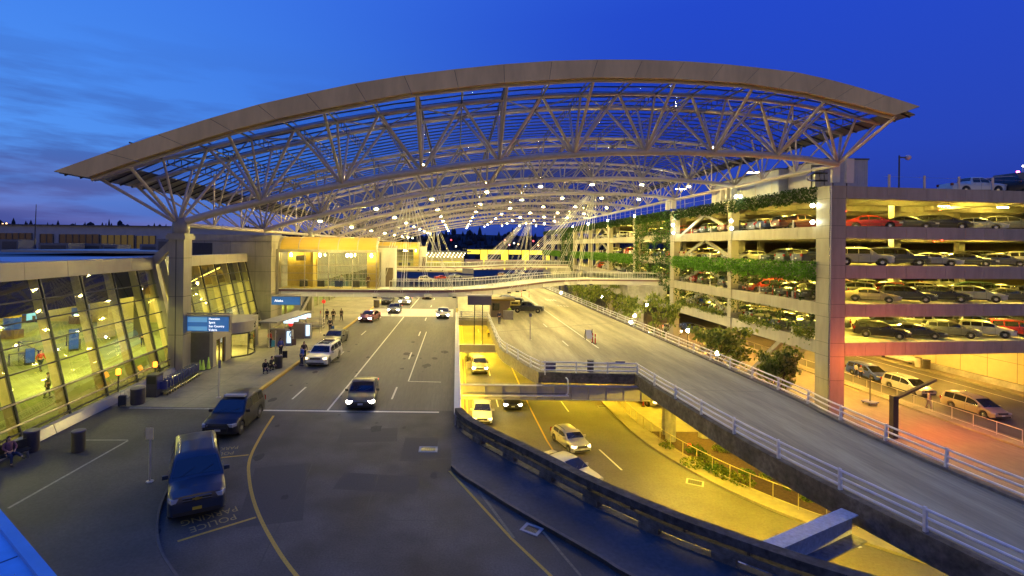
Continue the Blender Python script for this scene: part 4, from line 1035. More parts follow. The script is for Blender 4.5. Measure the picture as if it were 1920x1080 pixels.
# small posts and signs
def post_sign(p, h, w, hh, label, m1=sign_back, rzz=0):
    t = thing('sign_post', label, 'sign', p, rzz, 'sign posts on the pavements'); m = MB(); m.tube((0, 0, 0), (0, 0, h), .04, 6); m.lathe((0, 0, 0), [(.16, 0), (.16, .03), (.05, .05)], 8); m.build('post', steel, t, local=True)
    m = MB(); m.box(-w / 2, w / 2, -.06, -.04, h - hh, h + .02); m.build('plate', m1, t, local=True)
post_sign(G(281, 903, .15), 2.35, .34, .48, 'pale square sign on a slim post on the dark plaza', mat('tan_plate', (.6, .5, .3), .6))
post_sign(G(410, 745, .15), 2.5, .22, .5, 'thin blue grey sign post on the pavement by the black police car', sign_back, 1.2)
post_sign(G(516, 668, .15), 2.4, .12, .2, 'thin pale post on the kerb behind the brown bin', steel, 1.2)
post_sign(G(600, 624, .15), 2.6, .14, .3, 'slim red striped post at the kerb near the waiting crowd', mat('pink_plate', (.45, .12, .1), .5), 1.2)
post_sign(G(994, 637), 3.0, .3, .35, 'slim grey sign post on the concrete deck')
# luggage carts and vending unit
t = thing('cart_machine', 'dark luggage cart vending machine with a blue panel at the end of the cart row', 'vending machine', G(290, 742, .15))
m = MB(); m.box(-.35, .35, -.4, .4, 0, 1.5); m.build('cabinet', mat('cabinet_dark', (.05, .045, .06), .5), t, local=True); m = MB(); m.box(.352, .36, -.3, .3, .5, 1.35); m.build('panel', mat('cart_panel', (.05, .06, .2), .4), t, local=True)
m = MB(); m.box(-.3, .3, -.404, -.4, .9, 1.4); m.build('display', black, t, local=True)
def cart():
    t = thing('luggage_cart', None, 'luggage cart', (0, 0, 0), 0, 'nested luggage carts'); m = MB()
    m.path([(-.3, 0, .25), (-.3, 0, 1.0), (-.25, -.08, 1.08), (.25, -.08, 1.08), (.3, 0, 1.0), (.3, 0, .25)], .022, 5); m.tube((-.3, 0, .25), (-.25, .8, .2), .02, 5); m.tube((.3, 0, .25), (.25, .8, .2), .02, 5); m.tube((-.25, .8, .2), (.25, .8, .2), .02, 5); m.build('frame', chrome, t, local=True)
    m = MB(); m.box(-.28, .28, -.01, .01, .45, .95); m.build('panel', mat('cart_panel', (.05, .06, .2), .4), t, local=True); m = MB(); m.box(-.27, .27, 0, .8, .2, .225); m.build('tray', steel_dark, t, local=True)
    for x in (-.26, .26):
        w = MB(); w.lathe((0, 0, 0), [(.08, -.025), (.08, .025)], 10); o = w.build('wheel', black_rub, t, local=True); o.location = (x, .05, .09); o.rotation_euler = (0, PI / 2, 0)
    w = MB(); w.lathe((0, 0, 0), [(.08, -.025), (.08, .025)], 10); o = w.build('wheel', black_rub, t, local=True); o.location = (0, .75, .09); o.rotation_euler = (0, PI / 2, 0)
    return t
c0 = cart(); A, B = G(306, 742, .15), G(366, 706, .15)
for i in range(14):
    p = A.lerp(B, i / 13); lab = 'luggage cart in the nested row by the column, %s from the vending machine' % ORD[i]
    if i == 0: c0.location = p; c0.rotation_euler = (0, 0, .03); tag(c0, lab)
    else: dup(c0, p, .03, lab)
for i, (x, y) in enumerate(((375, 694), (381, 694), (391, 692))):
    t = thing('traffic_cone', 'lime traffic cone against the vestibule wall, %s' % ['left one', 'middle one', 'right and largest one'][i], 'cone', G(x, y, .15), 0, 'lime cones by the vestibule'); h = .8 + .15 * (i == 2); m = MB(); m.box(-.2, .2, -.2, .2, 0, .04); m.build('base', black_rub, t, local=True); m = MB(); m.lathe((0, 0, .04), [(.15, 0), (.04, h)], 12); m.build('body', lime_mat, t, smooth=True, local=True)
# amber flashing beacons by the hall glass
for i, (px, py) in enumerate(((291, 684), (222, 698))):
    p = AT(px, py, 37.5 if i == 0 else 33.5); base = V((p.x, p.y, .15)); t = thing('amber_beacon', ['amber lit beacon on a post beside the cart machine', 'pair of amber lamps low behind the leaning glass'][i], 'beacon', base, 0)
    m = MB(); m.tube((0, 0, 0), (0, 0, p.z - .3), .04, 6); m.build('post', steel_dark, t, local=True); m = MB(); m.lathe((0, 0, p.z - .32), [(.1, 0), (.15, .04), (.15, .34), (.1, .4)], 10); m.build('lamp', mat('beacon_glow', (.8, .3, .02), .3, emit=(1, .27, .02), es=4), t, local=True)
# ================================================================== FOOTBRIDGES, RAILS, GIRDERS
def bridge():
    t = thing('footbridge', 'white curved footbridge with glass railings hung from the canopy, nearer of the two', 'footbridge', (0, 65, 4.2), 0, 'footbridges under the canopy')
    near = smooth_path([(-22.9, 63.7, 0), (-16, 63.5, 0), (-10, 63.5, 0), (-4, 63.8, 0), (0, 64.9, 0), (4, 67.6, 0), (8, 72.6, 0), (12.1, 78.9, 0), (16, 84.2, 0), (20, 87.8, 0), (24.5, 89.7, 0), (30, 90.1, 0), (37.2, 90.1, 0)], 4)
    Wd = 3.9
    far = []
    for i, p in enumerate(near):
        d = near[min(i + 1, len(near) - 1)] - near[max(i - 1, 0)]; d.normalize(); far.append(p + V((-d.y, d.x, 0)) * Wd)
    zb, zt = 4.05, 5.0
    m = MB(); m.sweep(near, [(0, zb), (.0, zt), (-Wd, zt), (-Wd, zb)]); m.build('deck', white_wall, t)
    m = MB(); m.sweep(near, [(.02, zt - .32), (.06, zt - .32), (.06, zt - .02), (.02, zt - .02)]); m.build('deck_stripe', mat('bridge_stripe', (.22, .12, .13), .5), t)
    m = MB(); m.sweep(near, [(.07, zt - .04), (.14, zt - .04), (.14, zt + .06), (.0, zt + .06)]); m.sweep(far, [(.0, zt - .04), (.0, zt + .06), (-.14, zt + .06), (-.14, zt - .04)]); m.build('edge_trim', white_wall, t)
    m = MB()
    for i in range(0, len(near), 3):
        d = near[min(i + 1, len(near) - 1)] - near[max(i - 1, 0)]; d.normalize(); n = V((d.y, -d.x, 0)); m.obox(near[i] + n * .05 + V((0, 0, (zb + zt) / 2 - .16)), d * .03, n * .05, V((0, 0, .32)))
    m.build('stiffener', white_wall, t)
    st = 15
    for nm, L_, ins, s0 in (('near', near, -.08, 0), ('far', far, .08, 0)):
        m = MB(); off = []
        for i, p in enumerate(L_):
            d = L_[min(i + 1, len(L_) - 1)] - L_[max(i - 1, 0)]; d.normalize(); off.append(p + V((d.y, -d.x, 0)) * ins)
        off = off[9:] if nm == 'near' else off[9:]
        for a, b in zip(off[:-1], off[1:]): m.quad(a + V((0, 0, zt + .1)), b + V((0, 0, zt + .1)), b + V((0, 0, zt + 1.05)), a + V((0, 0, zt + 1.05)))
        g = m.build('railing_glass', rail_glass, t)
        m = MB()
        for a, b in zip(off[:-1], off[1:]):
            for k in (0, .5): q = a.lerp(b, k); m.tube(q + V((0, 0, zt)), q + V((0, 0, zt + 1.12)), .028, 4)
        m.path([p + V((0, 0, zt + 1.13)) for p in off], .05, 5); m.build('railing', white_wall, t)
    hang = [(-10.2, 63.5), (-6.9, 63.6), (-3.6, 63.85), (-.2, 64.85), (7.6, 72.1), (9.0, 74.1), (10.3, 76.1), (19.0, 87.1), (21.5, 88.6), (24, 89.6)]
    m = MB(); m2 = MB()
    for x, y in hang:
        m.box(x - .32, x + .32, y - .62, y - .04, zb + .12, zb + .5); m.box(x - .48, x - .36, y - .5, y - .1, zb + .2, zb + .42); m.box(x + .36, x + .48, y - .5, y - .1, zb + .2, zb + .42); m2.box(x - .25, x + .25, y - .55, y - .1, zb - .08, zb + .12)
    m.build('hanger_box', white_wall, t); m2.build('hanger_foot', black, t)
    tops = [(V((-5.6, tp(-5.6, 1), 16.4)), hang[:4], (-.0, 3.9)), (V((21.9, tp(21.9, 2), 19.3)), hang[4:], (0, 3.9))]
    for top, hs, off in tops:
        for i, (x, y) in enumerate(hs):
            for fo in (0, 1):
                q = V((x + (fo * (-2.0 if x > 2 else 0)), y - .3 + fo * (4.4 if x < 2 else 3.2), zb + .5)); 
                m = MB()
                for s in (-.13, .13): m.tube(top + V((s * 1.5 + (i - 2) * .25, 0, 0)), q + V((s, 0, 0)), .032, 4)
                m.build('stay_cable', white_wall, t)
    # landing pier by the garage
    m = MB(); m.prism([(29.8, 86.5), (32.4, 86.5), (32.4, 93), (29.8, 93)], LOW, 1.2); m.prism([(30.2, 88), (37, 88), (37, 92.4), (30.2, 92.4)], 1.2, 4.04); m.build('landing_pier', conc, t)
    # white lift tower
    m = MB(); m.box(-11.6, -8.4, 68.2, 70.8, zt, 10.3); w = m.build('lift_tower', white_wall, t)
    m = MB(); m.box(-9.6, -8.6, 68.15, 68.19, zt, zt + 2.6); m.build('door', mat('brown_door', (.12, .09, .06), .5), w)
    m = MB(); m.box(-11.7, -8.3, 68.1, 70.9, 10.3, 10.6); m.build('roof', panel, w)
    return t, near
br1, br_near = bridge()
b2 = copy_tree(br1); b2.location = V(br1.location) + V((0, 72, 0)); tag(b2, 'white curved footbridge hung from the canopy, farther one behind the first')
# glazed lobby at the terminal end of the nearer bridge
def lobby():
    t = thing('bridge_lobby', 'yellow lit glass lobby with curved glass vault at the terminal end of the nearer footbridge', 'glass lobby', (-16, 65.6, 5), 0, 'glass lobbies on the bridges')
    x0, x1, y0, y1, z0, z1 = -22.5, -10.15, 63.75, 67.4, 5.06, 9.7
    m = MB(); m.quad((x0, y0, z0 + .02), (x1, y0, z0 + .02), (x1, y0, z1), (x0, y0, z1)); m.quad((x1, y0, z0 + .02), (x1, y1, z0 + .02), (x1, y1, z1), (x1, y0, z1)); m.build('glass_wall', rail_glass, t)
    m = MB(); m.quad((x1, y1, z0), (x0, y1, z0), (x0, y1, z1), (x1, y1, z1)); gb = m.build('rear_glass', rail_glass, t)
    m = MB()
    for i in range(5): x = lerp(x0 + .2, x1, i / 4); m.box(x - .05, x + .05, y0 - .12, y0 - .02, z0 - .9, z1); m.box(x - .04, x + .04, y1 - .04, y1 + .04, z0, z1)
    for z in (6.1, 7.0, 8.0): m.box(x0, x1, y0 - .14, y0 - .06, z - .03, z + .03); m.box(x0, x1, y1 - .03, y1 + .03, z - .03, z + .03)
    m.build('mullion', panel_warm, t)
    m = MB(); m.box(x0, x1 + .1, y0 - .2, y0 + .1, z1 - .05, z1 + .3); m.box(x0 - .35, x0, y0 - .25, y0 + .5, 4.2, z1 + .3); m.build('header', panel, t)
    arc = [(y0 + .05 + (1 - math.cos(a)) * 2.2, z1 + .28 + math.sin(a) * 1.65) for a in [PI / 2 * i / 7 for i in range(8)]] + [(y1 + .3, z1 + 1.85)]
    m = MB()
    for (a, b), (c, d) in zip(arc[:-1], arc[1:]): m.quad((x0, a, b), (x1, a, b), (x1, c, d), (x0, c, d))
    m.build('vault_glass', vault_glass, t, smooth=True)
    m = MB()
    for i in range(6):
        x = lerp(x0 - .1, x1 + .05, i / 5)
        for (a, b), (c, d) in zip(arc[:-1], arc[1:]): m.beam((x, a, b + .03), (x, c, d + .03), .12 if i not in (0, 5) else .3, .1)
    m.build('vault_rib', panel, t)
    m = MB(); m.box(x0, x1, y0 + .1, y1, z0 - .05, z0 + .015); m.build('floor', mat('lobby_floor', (.5, .4, .1), .5), t)
    m = MB(); m.box(x0, -18.6, y1 - .5, y1 - .2, z0, z1); m.box(-11.9, -10.3, y1 - .5, y1 - .2, z0, z1); m.box(-19.0, -18.7, y1 - 2.0, y1 - .5, z0, z1); m.build('inner_wall', mat('lobby_wall', (.65, .48, .12), .6), t)
    m = MB(); m.box(-21.2, -19.9, y1 - 1.2, y1 - 1.1, 8.5, 9.2); m.build('notice_screen', sign_back, t)
    m = MB()
    for i in range(4): m.obox((-20 + i * 2.3, y1 - 1.6, 5.6), (.45, 0, 0), (0, .3, 0), (0, 0, .45))
    m.build('bench', mat('bench_dark', (.05, .05, .06)), t)
    m = MB()
    for x in (-21.8, -18.0, -14.4, -13.9, -11.2): m.blob((x, y1 - 1.3, 9.25), .17, .17, .25, 8, 6)
    m.build('pendant_lamp', lampmat('lobby_pendant', (1, .74, .2), 90), t)
    m = MB(); m.box(x0 + .3, x1 - .3, y1 - 1.6, y1 - 1.3, 9.75, 9.85); m.build('strip_lamp', lampmat('lobby_strip', (1, .70, .10), 22), t)
    return t
l1 = lobby(); l2 = copy_tree(l1); l2.location = V(l1.location) + V((0, 72, 0)); tag(l2, 'yellow lit glass lobby at the terminal end of the farther footbridge')
# ---------------------------------------------------------------- barrier walls and rails
t = thing('parapet_wall', 'long low concrete wall with pale top rail between the upper road and the gap', 'wall', (.1, 60, 0))
m = MB(); m.box(0.0, .28, 29.3, 74, -.9, .78); m.build('wall', conc, t)
m = MB(); m.box(-.04, .32, 29.3, 74, .78, .86); m.build('coping', white_wall, t)
m = MB()
for i in range(14): y = 30.5 + i * 3.3; m.box(.3, .36, y - .06, y + .06, -.4, 1.05)
m.tube((.33, 29.4, 1.05), (.33, 74, 1.05), .05, 6); m.build('side_rail', rail_mat, t)
t = thing('concrete_barrier', 'dark weathered concrete barrier with slots curving right along the near road', 'barrier', (5, 20, .1))
# wall with regular openings, thick top beam
D = [V((p.x, p.y, 0)) for p in bar_base]; acc = [0]
for a, b in zip(D[:-1], D[1:]): acc.append(acc[-1] + (b - a).length)
def along(s):
    s = max(0, min(acc[-1] - 1e-3, s))
    for i in range(len(D) - 1):
        if acc[i] <= s <= acc[i + 1]:
            d = (D[i + 1] - D[i]).normalized(); return D[i].lerp(D[i + 1], (s - acc[i]) / (acc[i + 1] - acc[i])), d
def bseg(m, s0, s1, z0, z1, in0, in1, mi=0):
    n = max(1, int((s1 - s0) / .5)); pts = [along(lerp(s0, s1, i / n)) for i in range(n + 1)]
    m.sweep([p for p, d in pts], [(-in0, z0), (-in1, z0), (-in1, z1), (-in0, z1)][::-1], mi)
Lb = acc[-1]
m = MB()
bseg(m, 0, Lb, -.9, .18, .0, .34); bseg(m, 0, Lb, .40, .66, .02, .32)
s = .0
while s < Lb:
    bseg(m, s, min(s + .75, Lb), .18, .40, .0, .34); s += 2.55
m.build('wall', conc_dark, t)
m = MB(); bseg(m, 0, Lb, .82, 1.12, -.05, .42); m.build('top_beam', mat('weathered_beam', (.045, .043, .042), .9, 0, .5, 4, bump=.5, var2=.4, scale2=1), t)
m = MB(); s = .4
while s < Lb:
    p, d = along(s); n = V((d.y, -d.x, 0)); m.obox(p - n * -.0 + V((-d.y, d.x, 0)) * .17 + V((0, 0, .74)), d * .05, n * .08, V((0, 0, .085))); s += 2.0
m.build('support_post', steel_dark, t)
# pipe rails of the decks
def pipe_rail(path, side, name, label, posts, hts=(.32, .66, .98), base=-.1):
    """path along the deck edge; side +1 rails lean outward to the right of travel"""
    t = thing(name, label, 'railing', path[len(path) // 2], 0, 'blue grey pipe railings of the decks')
    ac = [0]
    for a, b in zip(path[:-1], path[1:]): ac.append(ac[-1] + (b - a).length)
    def at(s):
        for i in range(len(path) - 1):
            if ac[i] <= s <= ac[i + 1] + 1e-6: d = (path[i + 1] - path[i]).normalized(); return path[i].lerp(path[i + 1], (s - ac[i]) / max(1e-6, ac[i + 1] - ac[i])), d
        return path[-1], (path[-1] - path[-2]).normalized()
    m = MB()
    for h in hts:
        pts = []
        for i in range(int(ac[-1] / 1.0) + 1):
            p, d = at(min(i * 1.0, ac[-1])); n = V((d.y, -d.x, 0)) * side; pts.append(p + n * (.06 + .08 * h) + V((0, 0, h)))
        p, d = at(ac[-1]); pts.append(p + V((d.y, -d.x, 0)) * side * (.06 + .08 * h) + V((0, 0, h)))
        m.path(pts, .055, 6)
    m.build('pipe', rail_mat, t)
    s = .3; 
    while s < ac[-1]:
        p, d = at(s); n = V((d.y, -d.x, 0)) * side; m = MB(); c = p + n * .06
        m.poly_post = None
        for sg in (-.05, .05):
            q = [c + d * sg + n * -.06 + V((0, 0, base)), c + d * sg + n * .10 + V((0, 0, base)), c + d * sg + n * .12 + V((0, 0, 1.06)), c + d * sg + n * .02 + V((0, 0, 1.06))]; m.poly(q if sg < 0 else q[::-1])
        a = [c + d * -.05 + n * k + V((0, 0, z)) for k, z in ((-.06, base), (.10, base), (.12, 1.06), (.02, 1.06))]; b = [v + d * .1 for v in a]
        for j in range(4): m.quad(a[j], b[j], b[(j + 1) % 4], a[(j + 1) % 4])
        m.build('post', rail_mat, t); s += posts
    return t
pipe_rail([p for p in left_edge if p.y > 10], 1, 'ramp_rail', 'three pipe railing along the left edge of the near ramp above the planting bed', 3.3)
pipe_rail([p for p in right_edge if p.y > 10][::-1], 1, 'ramp_rail', 'long three pipe railing along the right edge of the ramp by the garage', 3.3)
pipe_rail(curve_edge, 1, 'deck_rail', 'curving three pipe railing along the left edge of the far deck above the gap', 3.0)
pipe_rail([V((7.24, 42.2, 0)), V((15.2, 41.95, 0))], 1, 'gate_rail', 'straight end railing across the stub of the deck with dark panels', 2.6)
pipe_rail([V((.5, 74.1, 0)), V((4.8, 74.0, 0))], 1, 'end_rail', 'short far railing across the gap below the blank sign', 2.0)
t = thing('stub_panel', 'dark rectangular panels and a barrel behind the straight end railing', 'panel', (9, 42.6, 0))
m = MB(); m.box(7.6, 8.5, 42.4, 42.46, .15, .95); m.build('panel', sign_back, t); m = MB(); m.lathe((11.6, 43.0, 0), [(.28, 0), (.28, 1.0)], 12); m.build('barrel', mat('barrel_dark', (.06, .05, .05), .5), t); m = MB(); m.box(13.6, 14.4, 42.5, 42.56, .8, 1.0); m.build('sign_board', sign_back, t)
# kerb beams (dark weathered edge of the near ramp)
def edge_beam(path, side, label, w=.38, z0=-.95, z1=.12, mt=conc_dark):
    t = thing('edge_beam', label, 'beam', path[len(path) // 2], 0, 'concrete edge beams of the decks'); m = MB()
    m.sweep(path, [(side * -.10, z0), (side * w, z0), (side * w, z1), (side * -.10, z1)][::side]); m.build('beam', mt, t)
edge_beam([p for p in left_edge if p.y > 10], 1, 'dark stained concrete edge beam below the left railing of the near ramp', .30)
edge_beam(curve_edge, 1, 'curved pale concrete edge beam of the far deck above the gap', .25, -1.0, .1, mat('edge_concrete', (.26, .24, .18), .8, 0, .25, 3))
edge_beam([p for p in right_edge if p.y > 10][::-1], 1, 'dark concrete edge beam below the right railing of the ramp', .25, -.7, .14, mat('edge_concrete_dark', (.14, .13, .12), .8, 0, .35, 3))
edge_beam([V((7.0, 42.25, 0)), V((15.4, 41.95, 0))], 1, 'dark concrete end beam of the deck stub under the straight railing', .2, -.75, .1)
# steel girders crossing the gap
def girder(a, b, h, w, label, mt, ztop, stiff=7, fl=.06):
    a, b = V(a), V(b); d = (b - a).normalized(); n = V((d.y, -d.x, 0)); L_ = (b - a).length; c = (a + b) / 2
    t = thing('cross_girder', label, 'girder', c, 0, 'girders between the decks'); up = V((0, 0, 1))
    m = MB(); m.obox(c + up * (ztop - h / 2), d * L_ / 2, n * .08, up * (h / 2 - fl)); m.build('web', mt, t)
    m = MB(); m.obox(c + up * (ztop - fl / 2), d * L_ / 2, n * w / 2, up * fl / 2); m.obox(c + up * (ztop - h + fl / 2), d * L_ / 2, n * w / 2, up * fl / 2); m.build('flange', mt, t)
    for i in range(stiff): m = MB(); m.obox(a.lerp(b, (i + .5) / stiff) + n * .17 + up * (ztop - h / 2), d * .03, n * .09, up * (h / 2 - fl)); m.build('stiffener', mt, t)
    return t
girder((.3, 41.3, 0), (16, 41.2, 0), 1.15, .5, 'long steel cross girder under the straight end railing of the deck', mat('girder_steel', (.36, .34, .34), .45, .2, .1, 2), -.75, 11)
girder((.3, 57.4, 0), (5.2, 57.4, 0), .9, .6, 'short yellow lit girder across the gap at the feet of the blank sign', mat('girder_steel', (.36, .34, .34)), -.6, 4)
girder((.3, 73.6, 0), (4.9, 73.6, 0), .8, .5, 'short girder under the far railing of the gap', mat('girder_steel', (.36, .34, .34)), -.15, 4)
t = girder((9.6, 17.45, 0), (16.6, 21.0, 0), .95, .62, 'blue topped box girder joining the curved barrier to the near ramp', mat('blue_girder', (.42, .45, .5), .5, .05, .3, 6), -.32, 0, .05)
m = MB(); a, b = V((9.6, 17.45, 0)), V((16.6, 21.0, 0)); d = (b - a).normalized(); n = V((d.y, -d.x, 0)); m.obox((a + b) / 2 + n * .22 + V((0, 0, -1.24)), d * 3.9, n * .42, V((0, 0, .03))); m.build('bottom_plate', mat('stained_plate', (.10, .11, .13), .6, 0, .6, 4), t)
t = thing('girder_pipe', 'grey pipe bending down from the deck stub along the girder', 'pipe', (9.5, 41, -.8)); m = MB(); m.path(smooth_path([(9.2, 41.6, -.2), (9.2, 40.9, -.25), (9.2, 40.85, -1.2), (9.0, 40.85, -1.45), (8.6, 40.85, -1.5), (.6, 40.85, -1.55)], 4), .06, 6); m.build('pipe_run', rail_mat, t)
m = MB(); m.path([(.6, 40.85, -1.35), (9, 40.85, -1.3)], .03, 5); m.build('cable_run', steel_dark, t)
# round columns below the ramp
for i, (px, py, r) in enumerate(((1257, 826, .42), (1319, 820, .42), (1247, 815, .25))):
    g = G(px, py, LOWW); t = thing('ramp_column', ['round concrete column under the ramp nearest the planting bed', 'round concrete column under the ramp right of the first', 'slim dark column behind the round ramp columns'][i], 'column', g, 0, 'columns under the ramp')
    m = MB(); m.lathe((0, 0, 0), [(r, 0), (r, 4.75)], 20); m.build('shaft', conc, t, smooth=True, local=True); m = MB(); m.box(-r * 1.3, r * 1.3, -r * 1.3, r * 1.3, 4.75, 4.95); m.build('cap', conc, t, local=True)
for i, y in enumerate((60, 75, 92, 110)):
    t = thing('deck_column', 'square column under the far deck, %s from the stub' % ORD[i], 'column', (21, y, LOWW), 0, 'columns under the deck'); m = MB(); m.box(-.5, .5, -.5, .5, 0, 4.2); m.build('shaft', conc, t, local=True); m = MB(); m.box(-3, 2, -.6, .6, 4.2, 4.9); m.build('crosshead', conc, t, local=True)
# lower wall under the upper road edge
t = thing('lower_wall', 'concrete wall of the lower road below the upper road edge', 'wall', (0, 60, LOW)); m = MB(); m.box(-.3, .02, 28, 130, LOW - .1, -.9); m.build('wall', mat('lower_wall_conc', (.5, .45, .25), .7, 0, .15, 2), t); m = MB(); m.box(.02, .9, 30, 130, LOW - .05, LOW + .16); m.build('kerb', mat('lower_kerb_yellow', (.55, .40, .06), .7, 0, .2, 3), t)
# kerb fence of the lower road
t = thing('kerb_fence', 'low yellow lit pipe fence with mesh along the planting bed kerb', 'fence', (17, 38, LOWW)); path = []
for i, p in enumerate(kerb_r):
    d = kerb_r[min(i + 1, len(kerb_r) - 1)] - kerb_r[max(i - 1, 0)]; d.normalize(); path.append(p + V((-d.y, d.x, 0)) * 1.25 + V((0, 0, LOWW)))
fm = mat('fence_yellowed', (.45, .38, .2), .5, .2); m = MB()
for a, b in zip(path[:-1], path[1:]):
    m.tube(a + V((0, 0, 1.1)), b + V((0, 0, 1.1)), .03, 5); m.tube(a + V((0, 0, .15)), b + V((0, 0, .15)), .015, 4)
m.build('rail', fm, t)
ac = 0; nxt = 0; cnt = 0
for a, b in zip(path[:-1], path[1:]):
    l = (b - a).length
    while nxt <= ac + l:
        q = a.lerp(b, (nxt - ac) / l); nxt += 1.45; cnt += 1
        if q.y < 62 and cnt < 80: m = MB(); m.tube(q, q + V((0, 0, 1.1)), .028, 5); m.build('fence_post', fm, t)
    ac += l
m = MB(); mg = bpy.data.materials.get('fence_mesh') or glass('fence_mesh', (.93, .93, .9), .0, .4, .03)
for a, b in zip(path[:-1], path[1:]): m.quad(a + V((0, 0, .15)), b + V((0, 0, .15)), b + V((0, 0, 1.1)), a + V((0, 0, 1.1)))
m.build('mesh_infill', mg, t)
# fence on the lower street island
t = thing('island_fence', 'waist high pale railing on the island of the lower street', 'fence', (47.8, 50, LOW + .16)); m = MB(); zi = LOW + .16
for i in range(30): y = 42.2 + i * 2.0; m.tube((47.8, y, zi), (47.8, y, zi + 1.1), .03, 5)
m.build('fence_post', mat('island_rail', (.5, .46, .42), .5, .2), t); m = MB(); m.tube((47.8, 42.2, zi + 1.1), (47.8, 100.2, zi + 1.1), .035, 5); m.tube((47.8, 42.2, zi + .12), (47.8, 100.2, zi + .12), .02, 4); m.build('rail', mat('island_rail', (.5, .46, .42)), t)
m = MB(); m.quad((47.8, 42.2, zi + .1), (47.8, 100, zi + .1), (47.8, 100, zi + 1.08), (47.8, 42.2, zi + 1.08)); m.build('mesh_infill', mg, t)
# blank backed sign over the gap
t = thing('overhead_sign', 'blank dark backed sign on two tall posts over the gap', 'sign', (2.7, 57.2, -.6)); m = MB(); m.box(1.35, 4.05, 57.1, 57.3, 3.95, 4.95); b_ = m.build('board', sign_back, t)
m = MB(); m.box(1.25, 4.15, 57.0, 57.4, 5.0, 5.14); m.build('hood', white_wall, t); m = MB()
for x in (2.15, 3.05): m.box(x - .05, x + .05, 57.36, 57.46, -.6, 4.9)
m.build('post', steel_dark, t)
# attendant booth
t = thing('attendant_booth', 'brown flat roofed attendant booth on the deck beside the dark pickups', 'booth', (6.3, 74, 0)); m = MB(); m.box(5.3, 8.2, 75.6, 78.6, 0, 2.5); m.build('cabin', mat('booth_brown', (.22, .17, .14), .6), t); m = MB(); m.box(5.0, 8.9, 75.2, 79, 2.5, 2.75); m.build('roof', mat('booth_roof', (.2, .13, .03), .6), t); m = MB(); m.box(7.0, 8.4, 73.2, 74.2, 0, 1.25); m.build('counter', mat('counter_grey', (.2, .18, .2), .5), t)
m = MB(); m.box(5.5, 6.6, 75.55, 75.6, 1.0, 2.1); m.build('window', tinted, t)
# A-frame board and delineators
t = thing('a_frame_board', 'white A frame board standing on the deck lane line', 'sign board', G(1104, 637), .25); m = MB(); m.obox((0, 0, .62), (.38, 0, 0), (0, .026, -.016), (0, .30, .47)); m.build('board', white_wall, t, local=True); m = MB()
for s in (-1, 1): m.beam((s * .42, .0, 0), (s * .42, .0, 1.2), .05, .05); m.beam((s * .42, .35, 0), (s * .42, .02, 1.15), .04, .04)
m.build('frame', steel_dark, t, local=True)
def deline(p, label, m1=red_mat, h=1.1):
    t = thing('delineator_post', label, 'bollard', p, 0, 'red delineator posts'); m = MB(); m.lathe((0, 0, 0), [(.2, 0), (.2, .05), (.06, .07)], 10); m.build('base', black_rub, t, local=True); m = MB(); m.lathe((0, 0, .06), [(.06, 0), (.05, h - .06)], 10); m.build('tube', m1, t, local=True); m = MB(); m.lathe((0, 0, h * .62), [(.066, 0), (.064, .12)], 10); m.build('band', white_wall, t, local=True)
deline(G(1111, 643), 'red delineator post touching the white A frame board'); deline(G(1116, 645), 'red delineator post just right of the first by the A frame board')
deline(G(978, 556), 'thin red post on the far deck by the parked cars, left one', h=1.3); deline(G(992, 557), 'thin red post on the far deck lane line, right one', h=1.3)
deline(G(1206, 762, LOWW), 'red post with white band on the lower pavement by the lit car')
for i in range(5): deline((KX + 1.0 + .05 * i, KY + 6.5 + i * 1.4, BT[1] - .11), 'red post inside the third garage opening by the corner pier, %s' % ORD[i], h=1.2)
# corner ledge of the building the picture was taken from
t = thing('roof_ledge', 'pale blue roof ledge in the lower left corner', 'ledge', (-5, 6, 7.4))
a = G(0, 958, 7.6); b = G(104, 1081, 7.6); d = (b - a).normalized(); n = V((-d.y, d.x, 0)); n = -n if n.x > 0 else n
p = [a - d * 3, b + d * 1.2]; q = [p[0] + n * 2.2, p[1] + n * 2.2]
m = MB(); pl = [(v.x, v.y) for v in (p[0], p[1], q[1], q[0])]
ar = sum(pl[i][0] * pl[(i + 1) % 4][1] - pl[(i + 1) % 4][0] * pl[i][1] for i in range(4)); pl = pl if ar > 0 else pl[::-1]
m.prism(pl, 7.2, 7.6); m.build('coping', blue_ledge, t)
m = MB(); m.beam(p[0] + V((0, 0, 7.62)) - V((0, 0, p[0].z)) + n * .06, p[1] + V((0, 0, 7.62)) - V((0, 0, p[1].z)) + n * .06, .1, .05); m.build('drip_edge', mat('ledge_trim', (.22, .4, .6), .4, .1, .1, 3), t)
m = MB()
for q_ in range(7): c = (p[0] + d * (.6 + q_ * .9)); c.z = 7.603; m.beam(c + n * .12, c + n * 2.1, .012, .006)
m.build('seam', mat('ledge_seam', (.08, .14, .22), .6), t)
